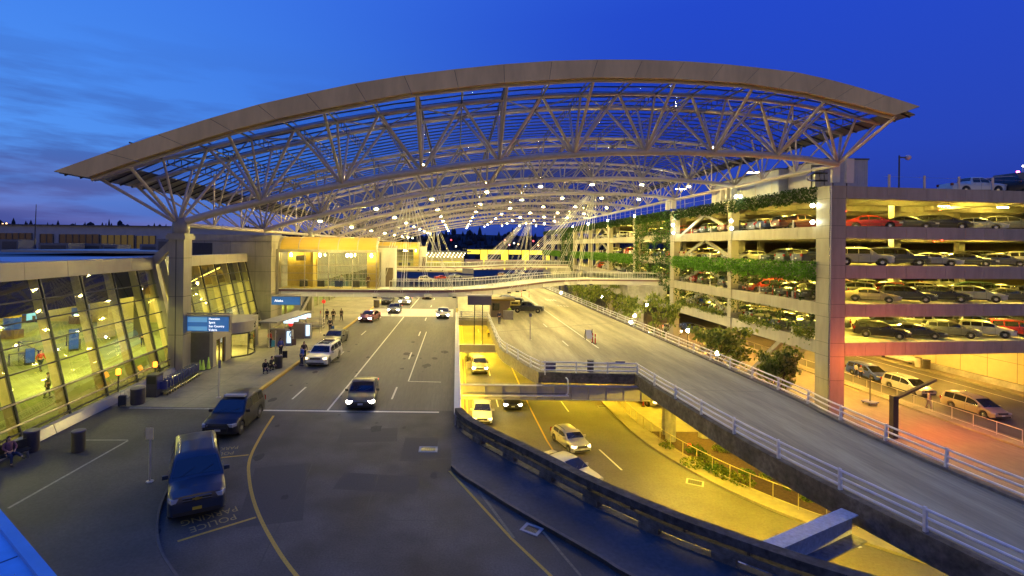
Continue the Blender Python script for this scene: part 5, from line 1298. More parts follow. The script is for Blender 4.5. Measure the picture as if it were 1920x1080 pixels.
# ================================================================== VEHICLES
CARS = {
 'sedan': dict(L=4.8, W=1.84, wb=(1.0, 3.78), r=.33, belt=.94, cab=(1.2, 4.2), ws=(1.25, 2.1), rw=(3.45, 4.1), dz=[(1.75, 2.68), (2.75, 3.5)], gh=.16, z0=.2,
   top=[(0, .56), (.06, .7), (.5, .82), (1.2, .93), (1.65, 1.2), (2.1, 1.38), (2.5, 1.44), (3.0, 1.44), (3.45, 1.36), (4.1, 1.08), (4.65, 1.03), (4.77, .9), (4.8, .6)]),
 'suv': dict(L=4.7, W=1.9, wb=(.92, 3.65), r=.37, belt=1.08, cab=(1.15, 4.6), ws=(1.2, 1.95), rw=(4.2, 4.58), dz=[(1.7, 2.6), (2.67, 3.5), (3.57, 4.2)], gh=.12, z0=.25,
   top=[(0, .66), (.06, .86), (.5, .99), (1.15, 1.07), (1.95, 1.6), (2.4, 1.7), (3.2, 1.71), (4.0, 1.66), (4.3, 1.58), (4.6, 1.1), (4.67, .95), (4.7, .6)]),
 'big_suv': dict(L=5.2, W=2.03, wb=(.95, 3.9), r=.4, belt=1.2, cab=(1.3, 5.1), ws=(1.35, 1.92), rw=(4.85, 5.08), dz=[(1.95, 2.85), (2.92, 3.8), (3.87, 4.8)], gh=.12, z0=.28,
   top=[(0, .84), (.05, 1.08), (.55, 1.16), (1.3, 1.21), (1.92, 1.8), (2.25, 1.91), (3.6, 1.93), (4.6, 1.87), (4.85, 1.82), (5.1, 1.2), (5.17, .95), (5.2, .65)]),
 'wagon': dict(L=5.1, W=1.95, wb=(.95, 3.9), r=.37, belt=1.02, cab=(1.15, 5.0), ws=(1.2, 1.8), rw=(4.75, 4.98), dz=[(1.6, 2.6), (2.67, 3.7), (3.77, 4.7)], gh=.12, z0=.22,
   top=[(0, .75), (.05, .93), (.5, .99), (1.15, 1.03), (1.8, 1.56), (2.2, 1.66), (3.5, 1.67), (4.6, 1.66), (4.75, 1.62), (5.0, 1.05), (5.07, .85), (5.1, .6)]),
 'minivan': dict(L=5.1, W=1.98, wb=(.95, 3.95), r=.35, belt=1.0, cab=(.85, 5.0), ws=(.9, 1.9), rw=(4.7, 4.98), dz=[(1.5, 2.55), (2.63, 3.7), (3.78, 4.65)], gh=.12, z0=.2,
   top=[(0, .56), (.06, .75), (.4, .88), (.85, 1.0), (1.9, 1.6), (2.4, 1.72), (3.6, 1.74), (4.6, 1.69), (4.75, 1.62), (5.0, 1.05), (5.07, .85), (5.1, .55)]),
 'hatch': dict(L=3.85, W=1.7, wb=(.75, 3.2), r=.33, belt=.96, cab=(.95, 3.75), ws=(1.0, 1.5), rw=(3.35, 3.72), dz=[(1.4, 2.4), (2.47, 3.3)], gh=.12, z0=.2,
   top=[(0, .6), (.06, .76), (.45, .88), (.95, .95), (1.5, 1.31), (1.8, 1.39), (2.9, 1.4), (3.35, 1.33), (3.72, .98), (3.8, .85), (3.85, .6)]),
 'pickup': dict(L=5.6, W=1.98, wb=(.95, 4.2), r=.4, belt=1.16, cab=(1.45, 3.75), ws=(1.5, 2.05), rw=(3.45, 3.7), dz=[(1.85, 2.65), (2.72, 3.45)], gh=.12, z0=.32,
   top=[(0, .78), (.06, 1.02), (.6, 1.1), (1.45, 1.17), (2.05, 1.7), (2.4, 1.83), (3.3, 1.83), (3.5, 1.75), (3.75, 1.17), (3.8, 1.15), (5.5, 1.15), (5.57, 1.0), (5.6, .6)]),
}
def car_geo(c):
    L_, W_ = c['L'], c['W']; half = W_ / 2
    def zt(x): return interp(c['top'], max(0, min(L_, x)))
    def w(x):
        t = min(x / .55, 1); f = .80 + .20 * math.sqrt(max(0, 1 - (1 - t) ** 2)); u = min((L_ - x) / .4, 1); g = .88 + .12 * math.sqrt(max(0, 1 - (1 - u) ** 2)); return half * f * g
    def belt(x):
        z = zt(x); return min(c['belt'], z - .06) if c['cab'][0] <= x <= c['cab'][1] else z - .07
    def zb(x):
        z = c['z0'] + .10 * max(0, 1 - x / .35) + .10 * max(0, 1 - (L_ - x) / .35); R_ = c['r'] + .06
        for xw in c['wb']:
            if abs(x - xw) < R_: z = max(z, c['r'] + math.sqrt(R_ * R_ - (x - xw) ** 2))
        return z
    def sec(x):
        z, b, h, z1 = zb(x), belt(x), w(x), zt(x); z = min(z, b - .04)
        gap = max(0, z1 - b - .07); wr = h - .035 - gap * .30
        mid = lerp(z, b, .6)
        return [(0, z), (h - .1, z), (h - .005, z + .03), (h, mid), (h - .03, b), (wr, z1 - .06), (wr - .11, z1), (0, z1 + .03)]
    return zt, w, belt, zb, sec
def build_car(kind, tname='car', lit=None, detail=True, roof=None, merged=False):
    c = CARS[kind]; L_, W_ = c['L'], c['W']; zt, w, belt, zb, sec = car_geo(c); X = lambda x: L_ / 2 - x   # local +X is forward
    xs = {0, .02, L_, L_ - .02}
    for x, z in c['top']: xs.add(round(x, 3))
    for xw in c['wb']:
        R_ = c['r'] + .06
        for t in (-1.001, -.97, -.8, -.5, 0, .5, .8, .97, 1.001): xs.add(round(xw + t * R_, 3))
    x = 0
    while x < L_: xs.add(round(x, 3)); x += .35
    xs = sorted(x for x in xs if 0 <= x <= L_); xs = [x for i, x in enumerate(xs) if i == 0 or x - xs[i - 1] > .012]
    if xs[-1] != L_: xs[-1] = L_
    body = MB(); ring = 15
    for x in xs:
        s = sec(x); full = [(y, z) for y, z in s[:-1]][0:0]
        pts = [(-y, z) for y, z in s[:0:-1]] + [(y, z) for y, z in s]      # from top centre (-side) ... bottom ... top centre dup removed
        pts = pts[1:]
        for y, z in pts: body.v.append((X(x), y, z))
    n = len(pts)
    for i in range(len(xs) - 1):
        for k in range(n):
            a = i * n + k; b = i * n + (k + 1) % n; body.f.append((a, b, b + n, a + n)); body.mi.append(0)
    body.f.append(tuple(range(n))[::-1]); e = (len(xs) - 1) * n; body.f.append(tuple(e + k for k in range(n))); body.mi += [0, 0]
    root = None if merged else thing(tname, None, 'car')
    P = {}
    def part(name, mb, m1, smooth=False):
        if merged: P.setdefault(m1.name, [m1, MB()]); t = P[m1.name][1]; o = len(t.v); t.v += mb.v; t.f += [tuple(o + i for i in f) for f in mb.f]; t.mi += mb.mi; return None
        o = mb.build(name, m1, root, smooth, local=True); return o
    bo = part('body', body, paint, True)
    def top_panel(x0, x1, name):
        m = MB(); N_ = 4; rows = []
        for i in range(N_ + 1):
            x = lerp(x0, x1, i / N_); s = sec(x); y5, z5 = s[5]; y6, z6 = s[6]; y7, z7 = s[7]; dzx = (zt(x + .02) - zt(x - .02)) / .04; nn = V((dzx, 0, 1)).normalized() * .008
            rows.append([V((X(x), yy, zz)) + nn for yy, zz in ((-y6 * 1.02, z6 + .002), (-y6 * .5, (z6 + z7) / 2), (0, z7), (y6 * .5, (z6 + z7) / 2), (y6 * 1.02, z6 + .002))])
        for a, b in zip(rows[:-1], rows[1:]):
            for k in range(4): m.quad(a[k], b[k], b[k + 1], a[k + 1])
        part(name, m, tinted)
    top_panel(c['ws'][0] + .03, c['ws'][1] - .02, 'windscreen')
    top_panel(c['rw'][0] + .05, c['rw'][1] - .05, 'rear_window')
    for sg in (1, -1):
        for (a, b) in c['dz']:
            m = MB(); N_ = 5; rows = []
            for i in range(N_ + 1):
                x = lerp(a, b, i / N_); s = sec(x); y4, z4 = s[4]; y5, z5 = s[5]; z5b = max(z5, z4 + .02)
                lo, hi = .10, .88; rows.append([V((X(x), sg * (lerp(y4, y5, t) + .012), lerp(z4, z5b, t))) for t in (lo, hi)])
            for p, q in zip(rows[:-1], rows[1:]): m.quad(*( (p[0], q[0], q[1], p[1]) if sg > 0 else (p[0], p[1], q[1], q[0])))
            part('side_window', m, tinted)
    # wheels
    for xw in c['wb']:
        for sg in (1, -1):
            y = sg * (W_ / 2 - .13); m = MB(); r = c['r']
            m.lathe((0, 0, 0), [(r * .62, -.11), (r * .95, -.11), (r, -.07), (r, .07), (r * .95, .11), (r * .62, .11)], 18)
            rim = MB(); rim.lathe((0, 0, 0), [(r * .2, -.115), (r * .64, -.105), (r * .64, .105), (r * .2, .115)], 10)
            for mb in (m, rim): mb.v = [(X(xw) + a, y + cc, r + b) for a, b, cc in mb.v]
            o = part('wheel', m, black_rub)
            if merged: part('rim', rim, chrome)
            else: rim.build('rim', chrome, o, local=True)
            am = MB(); am.box(X(xw) - r - .02, X(xw) + r + .02, y - .1 * 1 - .08 * sg, y + .02 - .08 * sg, r * .7, r * 1.9)
    # lamps, grille, trim
    zf = zt(.5) - .19; hw = w(.12)
    for sg in (1, -1):
        m = MB(); m.obox((X(.16), sg * (hw - .17), zf), (.15, -.06 * sg, 0), (.05, .155 * sg, 0), (0, 0, .075)); part('headlight', m, {None: light_off, 'on': light_on, 'dim': light_soft}.get(lit if lit in ('on', 'dim') else None))
        m = MB(); zr = min(c['belt'], zt(L_ - .25)) - .12; m.obox((X(L_ - .06), sg * (w(L_ - .05) - .09), zr), (.08, 0, 0), (0, .11, 0), (0, 0, .14 if kind != 'sedan' else .08)); part('tail_light', m, tail_on if lit in ('on', 'brake') else tail_off)
        m = MB(); xm = c['ws'][0] + .35; y4 = sec(xm)[4]; m.obox((X(xm), sg * (y4[0] + .13), y4[1] + .06), (.06, 0, 0), (0, .11, 0), (0, 0, .075)); part('mirror', m, paint)
        if detail:
            m = MB()
            for i, (a, b) in enumerate(c['dz'][:2]): y3 = sec(b)[4]; m.obox((X(b - .12), sg * (y3[0] + .02), y3[1] - .12), (.09, 0, 0), (0, .02, 0), (0, 0, .018))
            part('door_handle', m, chrome)
            m = MB(); m.obox((X(L_ / 2), sg * (W_ / 2 - .02), c['z0'] + .06), ((c['wb'][1] - c['wb'][0]) / 2 - c['r'] - .08, 0, 0), (0, .035, 0), (0, 0, .05)); part('side_sill', m, black)
    m = MB(); m.box(X(-.012), X(.12), -hw * .52, hw * .52, zf - .1, zf + .05); part('grille', m, black)
    if detail:
        m = MB(); m.box(X(-.03), X(.1), -hw * .54, hw * .54, zf + .05, zf + .075); m.box(X(-.025), X(.1), -hw * .54, hw * .54, zf - .045, zf - .025); part('grille_trim', m, chrome)
        m = MB(); m.box(X(-.01), X(.15), -hw * .85, hw * .85, c['z0'] + .12, c['z0'] + .24); part('bumper_insert', m, black)
    m = MB(); m.box(X(-.022), X(.05), -.16, .16, c['z0'] + .26, c['z0'] + .37); m.box(X(L_ + .012), X(L_ - .05), -.16, .16, .62, .74); part('number_plate', m, mat('gold_plate', (.5, .33, .03), .4) if kind == 'big_suv' else plate_mat)
    if kind == 'big_suv' and detail:
        m = MB(); m.box(X(-.045), X(.02), -.17, .17, zf - .03, zf + .02); m.box(X(-.046), X(.02), -.07, .07, zf - .055, zf + .045); part('grille_badge', m, mat('gold_badge', (.5, .32, .05), .3, .6))
    if detail:
        m = MB(); xw = c['ws'][0] + .02
        for ya in (-.55, .1): m.tube((X(xw), ya, zt(xw) + .03), (X(xw + .22), ya + .5, zt(xw + .22) + .035), .012, 4)
        part('wiper', m, black)
        m = MB()
        for sg in (1, -1):
            for a, b in c['dz'][:2]:
                for xx in (a - .04,): 
                    s = sec(xx); m.quad(*[(X(xx + dx), sg * (s[3][0] + .004), z) for dx, z in ((-.008, s[1][1] + .12), (.008, s[1][1] + .12), (.008, s[4][1] - .02), (-.008, s[4][1] - .02))])
        part('door_seam', m, black)
    if roof == 'rails' or kind in ('big_suv', 'minivan', 'wagon') and detail:
        for sg in (1, -1):
            m = MB(); x0, x1 = c['ws'][1] + .35, c['rw'][0] - .15; pts = [V((X(lerp(x0, x1, i / 6)), sg * (sec(lerp(x0, x1, i / 6))[6][0] - .04), zt(lerp(x0, x1, i / 6)) + (.05 if 0 < i < 6 else .01))) for i in range(7)]; m.path(pts, .025, 5); part('roof_rail', m, chrome if roof != 'dark' else black)
    if roof == 'lightbar':
        m = MB(); x = c['ws'][1] + .35; m.box(X(x + .17), X(x - .17), -.6, .6, zt(x) + .05, zt(x) + .15); part('light_bar', m, mat('light_bar_pale', (.45, .42, .36), .3))
        m = MB(); m.path([(X(-.12), -.6, .45), (X(-.14), -.55, .95), (X(-.14), .55, .95), (X(-.12), .6, .45)], .04, 6); m.path([(X(-.14), -.5, .7), (X(-.14), .5, .7)], .035, 6); part('push_bar', m, black)
    if roof == 'sunroof':
        m = MB()
        for a, b in ((2.15, 2.75), (3.0, 4.1)): m.box(X(b), X(a), -.48, .48, zt((a + b) / 2) + .005, zt((a + b) / 2) + .045)
        part('sunroof', m, tinted)
    if kind == 'pickup':
        m = MB(); m.box(X(5.45), X(3.9), -.8, .8, 1.14, 1.185); part('bed_floor', m, black)
    if roof == 'canopy':
        m = MB(); m.obox((X(4.65), 0, 1.5), (.85, 0, 0), (0, .88, 0), (0, 0, .34)); cp = part('bed_cap', m, mat('cap_reflection_yellow', (.5, .42, .1), .4))  # yellow reflection is put into the cap's own colour
        m = MB(); 
        for sg in (-1, 1): m.box(X(5.2), X(4.1), sg * .885 - .004, sg * .885 + .004, 1.4, 1.7)
        part('cap_window', m, tinted)
    if not merged: return root
    mb = MB(); ml = []
    for i, (nm, (m1, t)) in enumerate(P.items()):
        o = len(mb.v); mb.v += t.v; mb.f += [tuple(o + j for j in f) for f in t.f]; mb.mi += [i] * len(t.f); ml.append(m1)
    return mb.mesh(tname, ml, smooth=True)
def colour(root, col):
    for ch in root.children: ch.color = (*col, 1)
    root.color = (*col, 1)
def heading(a, b): return math.atan2(b[1] - a[1], b[0] - a[0])
def place(kind, name, label, cat, p, rzz, col, **k):
    t = build_car(kind, name, **k); t.location = p; t.rotation_euler = (0, 0, rzz); tag(t, label, cat); colour(t, col); return t
DN = -PI / 2
def bynose(px, py, z, L_, h):           # nose position on ground, heading -> centre
    g = G(px, py, z); return V((g.x - math.cos(h) * L_ / 2, g.y - math.sin(h) * L_ / 2, z))
WHITE, SILV, GREY, DK, BLK = (.55, .54, .5), (.36, .36, .35), (.12, .12, .125), (.035, .037, .042), (.012, .012, .014)
NAVY, RED, GOLD, BLUE, CREAM = (.02, .03, .07), (.3, .02, .015), (.33, .27, .17), (.03, .06, .32), (.5, .46, .36)
# upper road
h = -1.42
place('big_suv', 'police_suv', 'dark blue police sport utility with roof rails in the nearest police bay', 'car', V((-10.95, 21.3, 0)), -1.08, (.018, .028, .05))
place('suv', 'police_car', 'black police patrol car with pale roof light bar in the farther police bay', 'car', V((-12.8, 29.3, 0)), -1.55, BLK, roof='lightbar')
place('wagon', 'parked_car', 'white boxy wagon with lit headlights and dark sunroofs at the yellow kerb', 'car', bynose(594, 690, 0, 5.1, DN), DN - .06, WHITE, lit='dim', roof='sunroof')
place('sedan', 'parked_car', 'dark sedan parked right behind the white boxy wagon', 'car', V((-12.95, 54.2, 0)), DN, DK)
place('sedan', 'moving_car', 'red car with bright headlights near the kerb below the footbridge', 'car', bynose(688, 606, 0, 4.8, DN), DN - .15, (.2, .03, .04), lit='on')
place('suv', 'parked_car', 'dark utility car at the kerb just beyond the footbridge', 'car', bynose(724, 572, 0, 4.7, DN), DN, DK)
place('minivan', 'moving_car', 'pale minivan with glowing headlights under the footbridge', 'car', bynose(758, 573, 0, 5.1, DN), DN, SILV, lit='on')
place('sedan', 'taxi', 'yellow taxi with bright headlights in the middle lane beyond the footbridge', 'taxi', bynose(800, 562, 0, 4.8, DN), DN, (.5, .3, .02), lit='on')
place('sedan', 'moving_car', 'dark car with blazing headlights on the crosswalk in the left lane', 'car', bynose(737, 589, 0, 4.8, DN), DN, DK, lit='on')
place('sedan', 'moving_car', 'dark grey car with bright headlights on the crosswalk in the right lane', 'car', bynose(830, 599, 0, 4.8, DN), DN, GREY, lit='on')
place('sedan', 'moving_car', 'black car with glaring headlights alone in the middle of the near road', 'car', V((-6.25, 34.2, 0)), DN + .1, BLK, lit='on')
# deck on the right
place('pickup', 'parked_pickup', 'dark pickup with a cap coloured by a painted yellow reflection on the far deck', 'pickup', G(988, 587) + V((0, 1, 0)), -.12, DK, roof='canopy')
place('big_suv', 'parked_car', 'black utility car parked behind the capped pickup on the deck', 'car', V((10.6, 86.0, 0)), -.15, BLK, detail=False)
place('suv', 'parked_car', 'dark car in the third place behind the capped pickup on the deck', 'car', V((10.2, 90.8, 0)), -.15, NAVY, detail=False)
place('sedan', 'parked_car', 'dark blue sedan farthest in the row of cars on the deck', 'car', V((9.9, 95.8, 0)), -.15, NAVY, detail=False)
# lower road
tk = place('pickup', 'lit_pickup', 'pale pickup with its door open and headlights lit in the gap', 'pickup', bynose(900, 704, LOW, 5.6, DN), DN, CREAM, lit='on')
m = MB(); m.obox((1.35, -1.42, .95), (.35, -.32, 0), (-.02, -.02, 0), (0, 0, .42)); o = m.build('open_door', paint, tk, local=True); o.color = (*CREAM, 1)
place('suv', 'parked_car', 'dark car behind the pale pickup in the gap', 'car', V((2.6, 72.5, LOW)), DN, DK, detail=False)
place('sedan', 'moving_car', 'dark car with lit headlights heading under the cross girder', 'car', bynose(962, 772, LOW, 4.8, DN), DN, BLK, lit='on')
place('sedan', 'parked_car', 'white sedan half hidden by the top of the curved barrier', 'car', G(906, 798, LOW) + V((0, 2.2, 0)), DN - .04, WHITE, lit='dim')
place('hatch', 'moving_car', 'small silver hatchback with glowing headlights on the lower road', 'car', bynose(1092, 855, LOW, 3.85, DN + .28), DN + .28, (.4, .37, .3), lit='dim', roof='rails')
place('sedan', 'moving_car', 'silver sedan close below the curved barrier', 'car', G(1075, 905, LOW) + V((-.2, .8, 0)), DN + .62, SILV)
place('sedan', 'parked_car', 'gold sedan with one lit headlight under the deck beside the round column', 'car', V((19.6, 52.5, LOWW + .01)), DN + .5, (.3, .25, .14), lit='dim')
place('minivan', 'parked_van', 'blue minivan with people loading behind the corner pier', 'van', V((52.9, 64.2, LOW)), DN + .03, BLUE)
place('minivan', 'parked_van', 'silver minivan at the island between the blue van and the gold one', 'van', V((52.4, 58.0, LOW)), DN + .02, SILV)
place('minivan', 'parked_van', 'gold minivan nearest at the end of the island railing', 'van', V((52.45, 50.6, LOW)), DN + .06, GOLD)
place('sedan', 'moving_car', 'red sedan far along the lower street behind the trees', 'car', V((44, 84, LOW)), DN, RED, detail=False)
place('suv', 'moving_car', 'white car with lit lamps far along the lower street behind the trees', 'car', V((41.5, 96, LOW)), DN, WHITE, lit='on', detail=False)
place('sedan', 'moving_car', 'blue car farthest along the lower street by the garage piers', 'car', V((46.5, 100, LOW)), DN, BLUE, detail=False)
# rooftop
place('pickup', 'rooftop_pickup', 'white crew cab pickup on the garage roof', 'pickup', V((56.2, 54.8, 16.88)), -.06, WHITE)
place('big_suv', 'rooftop_car', 'black car nose out beside the white pickup on the garage roof', 'car', V((60.2, 54.6, 16.88)), -1.0, BLK)
t = thing('box_truck', 'long dark blue box truck body at the right end of the garage roof', 'truck', (63.9, 55.0, 16.88)); m = MB(); m.box(60.9, 68, 54.4, 57, 17.3, 19.3); m.build('box', mat('truck_blue', (.05, .09, .14), .5), t)
for x in (62.5, 66.5):
    m = MB(); m.lathe((0, 0, 0), [(.45, -.15), (.45, .15)], 14); o = m.build('wheel', black_rub, t, local=True); o.location = (x - 63.9, -.6 + .1, .46); o.rotation_euler = (PI / 2, 0, 0)
m = MB(); m.blob((61.5, 55, 19.45), .14, .14, .14); m.build('marker_lamp', lampmat('pink_marker', (1, .1, .35), 14), t)
# garage rows
CN = {'white': WHITE, 'silver': SILV, 'grey': GREY, 'dark': DK, 'black': BLK, 'navy': NAVY, 'red': RED, 'gold': GOLD, 'cream': CREAM, 'green': (.03, .06, .05), 'blue': (.03, .06, .2), 'maroon': (.10, .015, .02)}
KN = {'sedan': 'sedan', 'suv': 'utility car', 'big_suv': 'large utility car', 'minivan': 'minivan', 'hatch': 'hatchback', 'pickup': 'pickup'}
protos = {}
front = {3: ['red sedan', 'dark sedan', 'black suv', 'silver sedan', 'grey suv', 'dark sedan'],
         2: ['cream big_suv', 'dark big_suv', 'silver sedan', 'dark sedan', 'grey sedan', 'white suv'],
         1: ['gold sedan', 'dark suv', 'black suv', 'silver suv', 'dark sedan', 'grey suv'],
         0: ['black suv', 'dark sedan', 'grey suv', 'white suv', 'red minivan', 'silver sedan']}
AX = math.radians(-34)
def getproto(kind, merged):
    key = (kind, merged)
    if key not in protos: protos[key] = build_car(kind, 'parked_car', detail=not merged, merged=merged); fresh = True
    return protos[key]
used = set()
LVN = ['lowest', 'second', 'third', 'top']
for li in range(4):
    zf = BT[li] - .115
    for i, d in enumerate(front[li]):
        c_, kd = d.split(); x = KX + 7.6 + i * 4.25 + (1.2 if li == 0 else 0) - (1.2 if li == 2 else 0); y = ry(x) + 3.3
        lab = '%s %s in the front row of the %s floor, %s from the corner' % (c_, KN[kd], LVN[li], ORD[i])
        pr = getproto(kd, False)
        if kd not in used: t = pr; used.add(kd)
        else: t = copy_tree(pr)
        t.location = (x, y, zf); t.rotation_euler = (0, 0, AX + R.uniform(-.03, .03)); tag(t, lab, 'car', 'cars parked in the garage'); colour(t, CN[c_])
    pool = ['sedan', 'suv', 'sedan', 'suv', 'hatch', 'minivan', 'sedan', 'suv', 'pickup']; cols = ['silver', 'grey', 'white', 'dark', 'gold', 'black', 'navy', 'red', 'silver', 'blue', 'maroon', 'green', 'dark', 'black']
    def far_car(x, y, a, lab_, grp='cars parked in the garage'):
        kd = R.choice(pool); c_ = R.choice(cols); me = getproto(kd, True); o = bpy.data.objects.new('parked_car', me); COL.objects.link(o); o.location = (x, y, zf); o.rotation_euler = (0, 0, a); o.color = (*CN[c_], 1)
        tag(o, '%s %s %s' % (c_, KN[kd], lab_), 'car', grp)
    for r_ in (1, 2):
        for i in range(7):
            x = KX + 4.5 + i * 4.0 + r_ * 2.5; y = ry(x) + 3.2 + 6.6 * r_ + (2 if r_ == 2 else 0)
            if (i * 5 + li * 3 + r_) % 6 == 0: continue
            far_car(x, y, AX + (PI if r_ == 1 else 0) + R.uniform(-.05, .05), 'in the %s row of the %s floor, %s from the corner' % (['', 'second', 'third'][r_], LVN[li], ORD[i]))
    for i in range(26):
        y = KY + 6 + i * 3.15
        if (i * 7 + li * 3) % 9 == 0 or abs(((y - KY) % BAY) - BAY / 1) < .1: continue
        far_car(KX + 3.3 + R.uniform(-.2, .2), y, R.choice((0, PI)) + R.uniform(-.05, .05), 'on the ivy side of the %s floor, %s from the corner' % (LVN[li], ORD[i]))
for k, v in list(protos.items()):
    if k[1] is False and k[0] not in used: pass
for i in range(6):
    kd = ['suv', 'sedan', 'sedan', 'suv', 'sedan', 'hatch'][i]; me = getproto(kd, True); o = bpy.data.objects.new('parked_car', me); COL.objects.link(o); o.location = (-9 + i * 4.4 + (12 if i > 2 else 0), 150 + i * 9, .0 if i < 3 else .0); o.rotation_euler = (0, 0, .4 * i); c_ = ['white', 'red', 'silver', 'gold', 'dark', 'white'][i]; o.color = (*CN[c_], 1); tag(o, 'small %s %s far down the road under the farther footbridge' % (c_, KN[kd]), 'car')
# ================================================================== PEOPLE
def skin_mesh(name, joints, edges, mt, sub=1, extra=None):
    me = bpy.data.meshes.new(name); me.from_pydata([j[0] for j in joints], edges, [])
    o = bpy.data.objects.new(name, me); COL.objects.link(o)
    o.modifiers.new('s', 'SKIN'); sm = o.modifiers.new('u', 'SUBSURF'); sm.levels = sub; sm.render_levels = sub
    for i, j in enumerate(joints):
        r = j[1]; me.skin_vertices[0].data[i].radius = r if isinstance(r, tuple) else (r, r); me.skin_vertices[0].data[i].use_root = (i == 0)
    dg = bpy.context.evaluated_depsgraph_get(); dg.update(); e = o.evaluated_get(dg); m2 = bpy.data.meshes.new_from_object(e); bpy.data.objects.remove(o); bpy.data.meshes.remove(me)
    m2.materials.clear(); m2.materials.append(mt); m2.polygons.foreach_set('use_smooth', [True] * len(m2.polygons)); m2.name = name
    if extra:
        import bmesh
        bm = bmesh.new(); bm.from_mesh(m2)
        ex = bpy.data.meshes.new('x'); ex.from_pydata(extra.v, [], extra.f); bm.from_mesh(ex); bm.to_mesh(m2); bm.free(); bpy.data.meshes.remove(ex)
        m2.polygons.foreach_set('use_smooth', [True] * len(m2.polygons))
    return m2
def hand(mb, wrist, d):
    d = V(d).normalized(); s = d.cross(V((0, 1, .2))); s = s.normalized() if s.length > .1 else V((1, 0, 0)); n = d.cross(s)
    mb.path([wrist - d * .02, wrist + d * .05, wrist + d * .09], [.022, .032, .03], 6)
    for i, (off, l) in enumerate(((-.026, .062), (-.009, .07), (.009, .066), (.026, .052))):
        b = wrist + d * .085 + s * off; mb.path([b, b + d * l * .55 + n * .006, b + d * l * .9 + n * .022], [.0095, .0085, .006], 5)
    b = wrist + d * .03 - s * .028; mb.path([b, b - s * .022 + d * .025, b - s * .028 + d * .052 + n * .01], [.011, .0095, .007], 5)
def person(label, p, rzz, shirt, legs, hair=(.03, .02, .012), pose='stand', h=1.72, longhair=False, z=None):
    t = thing('person', label, 'person', p, rzz); k = h / 1.72
    P = lambda x, y, zz: V((x, y, zz)) * k
    hipz = .92
    if pose in ('stand', 'walk'):
        s = .16 if pose == 'walk' else .03
        kn = [P(-.1, -s * .4 - .02, .49), P(.1, s * .5 - .02, .49)]; an = [P(-.11, -s + .02, .08), P(.11, s + .03, .08)]; el = [P(-.27, s * .5 + .03, 1.13), P(.27, -s * .5 + .03, 1.13)]; wr = [P(-.27, s - .10, .90), P(.27, -s - .08, .90)]; tilt = 0; base = 0
    elif pose == 'sit':
        hipz = .50; kn = [P(-.11, -.42, .5), P(.11, -.44, .56)]; an = [P(-.13, -.46, .08), P(.12, -.86, .46)]; el = [P(-.25, .0, .78), P(.25, -.05, .78)]; wr = [P(-.14, -.22, .66), P(.12, -.22, .66)]; tilt = .1; base = 0
    elif pose == 'crouch':
        hipz = .38; kn = [P(-.16, -.36, .48), P(.16, -.36, .48)]; an = [P(-.14, -.05, .08), P(.14, -.08, .08)]; el = [P(-.25, -.25, .62), P(.25, -.25, .62)]; wr = [P(-.12, -.45, .46), P(.12, -.45, .46)]; tilt = -.16; base = 0
    hip = P(0, 0, hipz); dz = hipz - .92
    ch = P(0, tilt * .6, 1.22 + dz); nk = P(0, tilt * .9 - .0, 1.45 + dz); hd = P(0, tilt * .9 - .03, 1.60 + dz)
    sh = [P(-.19, tilt * .85, 1.40 + dz), P(.19, tilt * .85, 1.40 + dz)]; hj = [P(-.1, 0, hipz - .05), P(.1, 0, hipz - .05)]
    J = [(hip, (.15 * k, .11 * k)), (ch, (.16 * k, .11 * k)), (P(0, tilt * .8, 1.38 + dz), (.12 * k, .09 * k)), (nk, .05 * k)]; E_ = [(0, 1), (1, 2), (2, 3)]
    for i in (0, 1):
        a = len(J); J += [(sh[i], .055 * k), (el[i], .042 * k), (wr[i], .028 * k)]; E_ += [(2, a), (a, a + 1), (a + 1, a + 2)]
        a = len(J); J += [(hj[i], .085 * k), (kn[i], .055 * k), (an[i], .038 * k)]; E_ += [(0, a), (a, a + 1), (a + 1, a + 2)]
    ex = MB(); ex.blob(hd, .075 * k, .092 * k, .115 * k, 10, 8); ex.path([nk - V((0, 0, .03)), nk + V((0, -.01, .08))], .048 * k, 8)
    fy = hd.y - .088 * k
    ex.path([V((hd.x, fy, hd.z + .02 * k)), V((hd.x, fy - .02 * k, hd.z - .022 * k))], [.009 * k, .014 * k], 5)
    for sx in (-1, 1): ex.blob(V((hd.x + sx * .076 * k, hd.y, hd.z)), .012 * k, .022 * k, .032 * k, 6, 5)
    for i in (0, 1): d = wr[i] - el[i]; hand(ex, wr[i], d)
    me = skin_mesh('body', J, E_, skin, 1, ex); o = bpy.data.objects.new('body', me); COL.objects.link(o); o.parent = t
    fm = MB()
    for sx in (-1, 1): fm.blob(V((hd.x + sx * .03 * k, fy + .008, hd.z + .012 * k)), .011 * k, .006, .007 * k, 6, 4)
    fm.blob(V((hd.x, fy + .006, hd.z - .055 * k)), .024 * k, .006, .007 * k, 6, 4); f = fm.build('face_features', mat('eye_dark', (.04, .02, .02), .4), t, local=True)
    JS = [(P(0, 0, hipz + .02), (.165 * k, .125 * k)), (ch, (.178 * k, .128 * k)), (P(0, tilt * .8, 1.385 + dz), (.14 * k, .1 * k))]; ES = [(0, 1), (1, 2)]
    for i in (0, 1): a = len(JS); JS += [(sh[i], .07 * k), (el[i], .055 * k), (el[i].lerp(wr[i], .85), .042 * k)]; ES += [(2, a), (a, a + 1), (a + 1, a + 2)]
    o = bpy.data.objects.new('shirt', skin_mesh('shirt', JS, ES, cloth, 1)); COL.objects.link(o); o.parent = t; o.color = (*shirt, 1)
    JL = [(P(0, 0, hipz), (.16 * k, .12 * k))]; EL = []
    for i in (0, 1): a = len(JL); JL += [(hj[i], .1 * k), (kn[i], .07 * k), (kn[i].lerp(an[i], .9), .055 * k)]; EL += [(0, a), (a, a + 1), (a + 1, a + 2)]
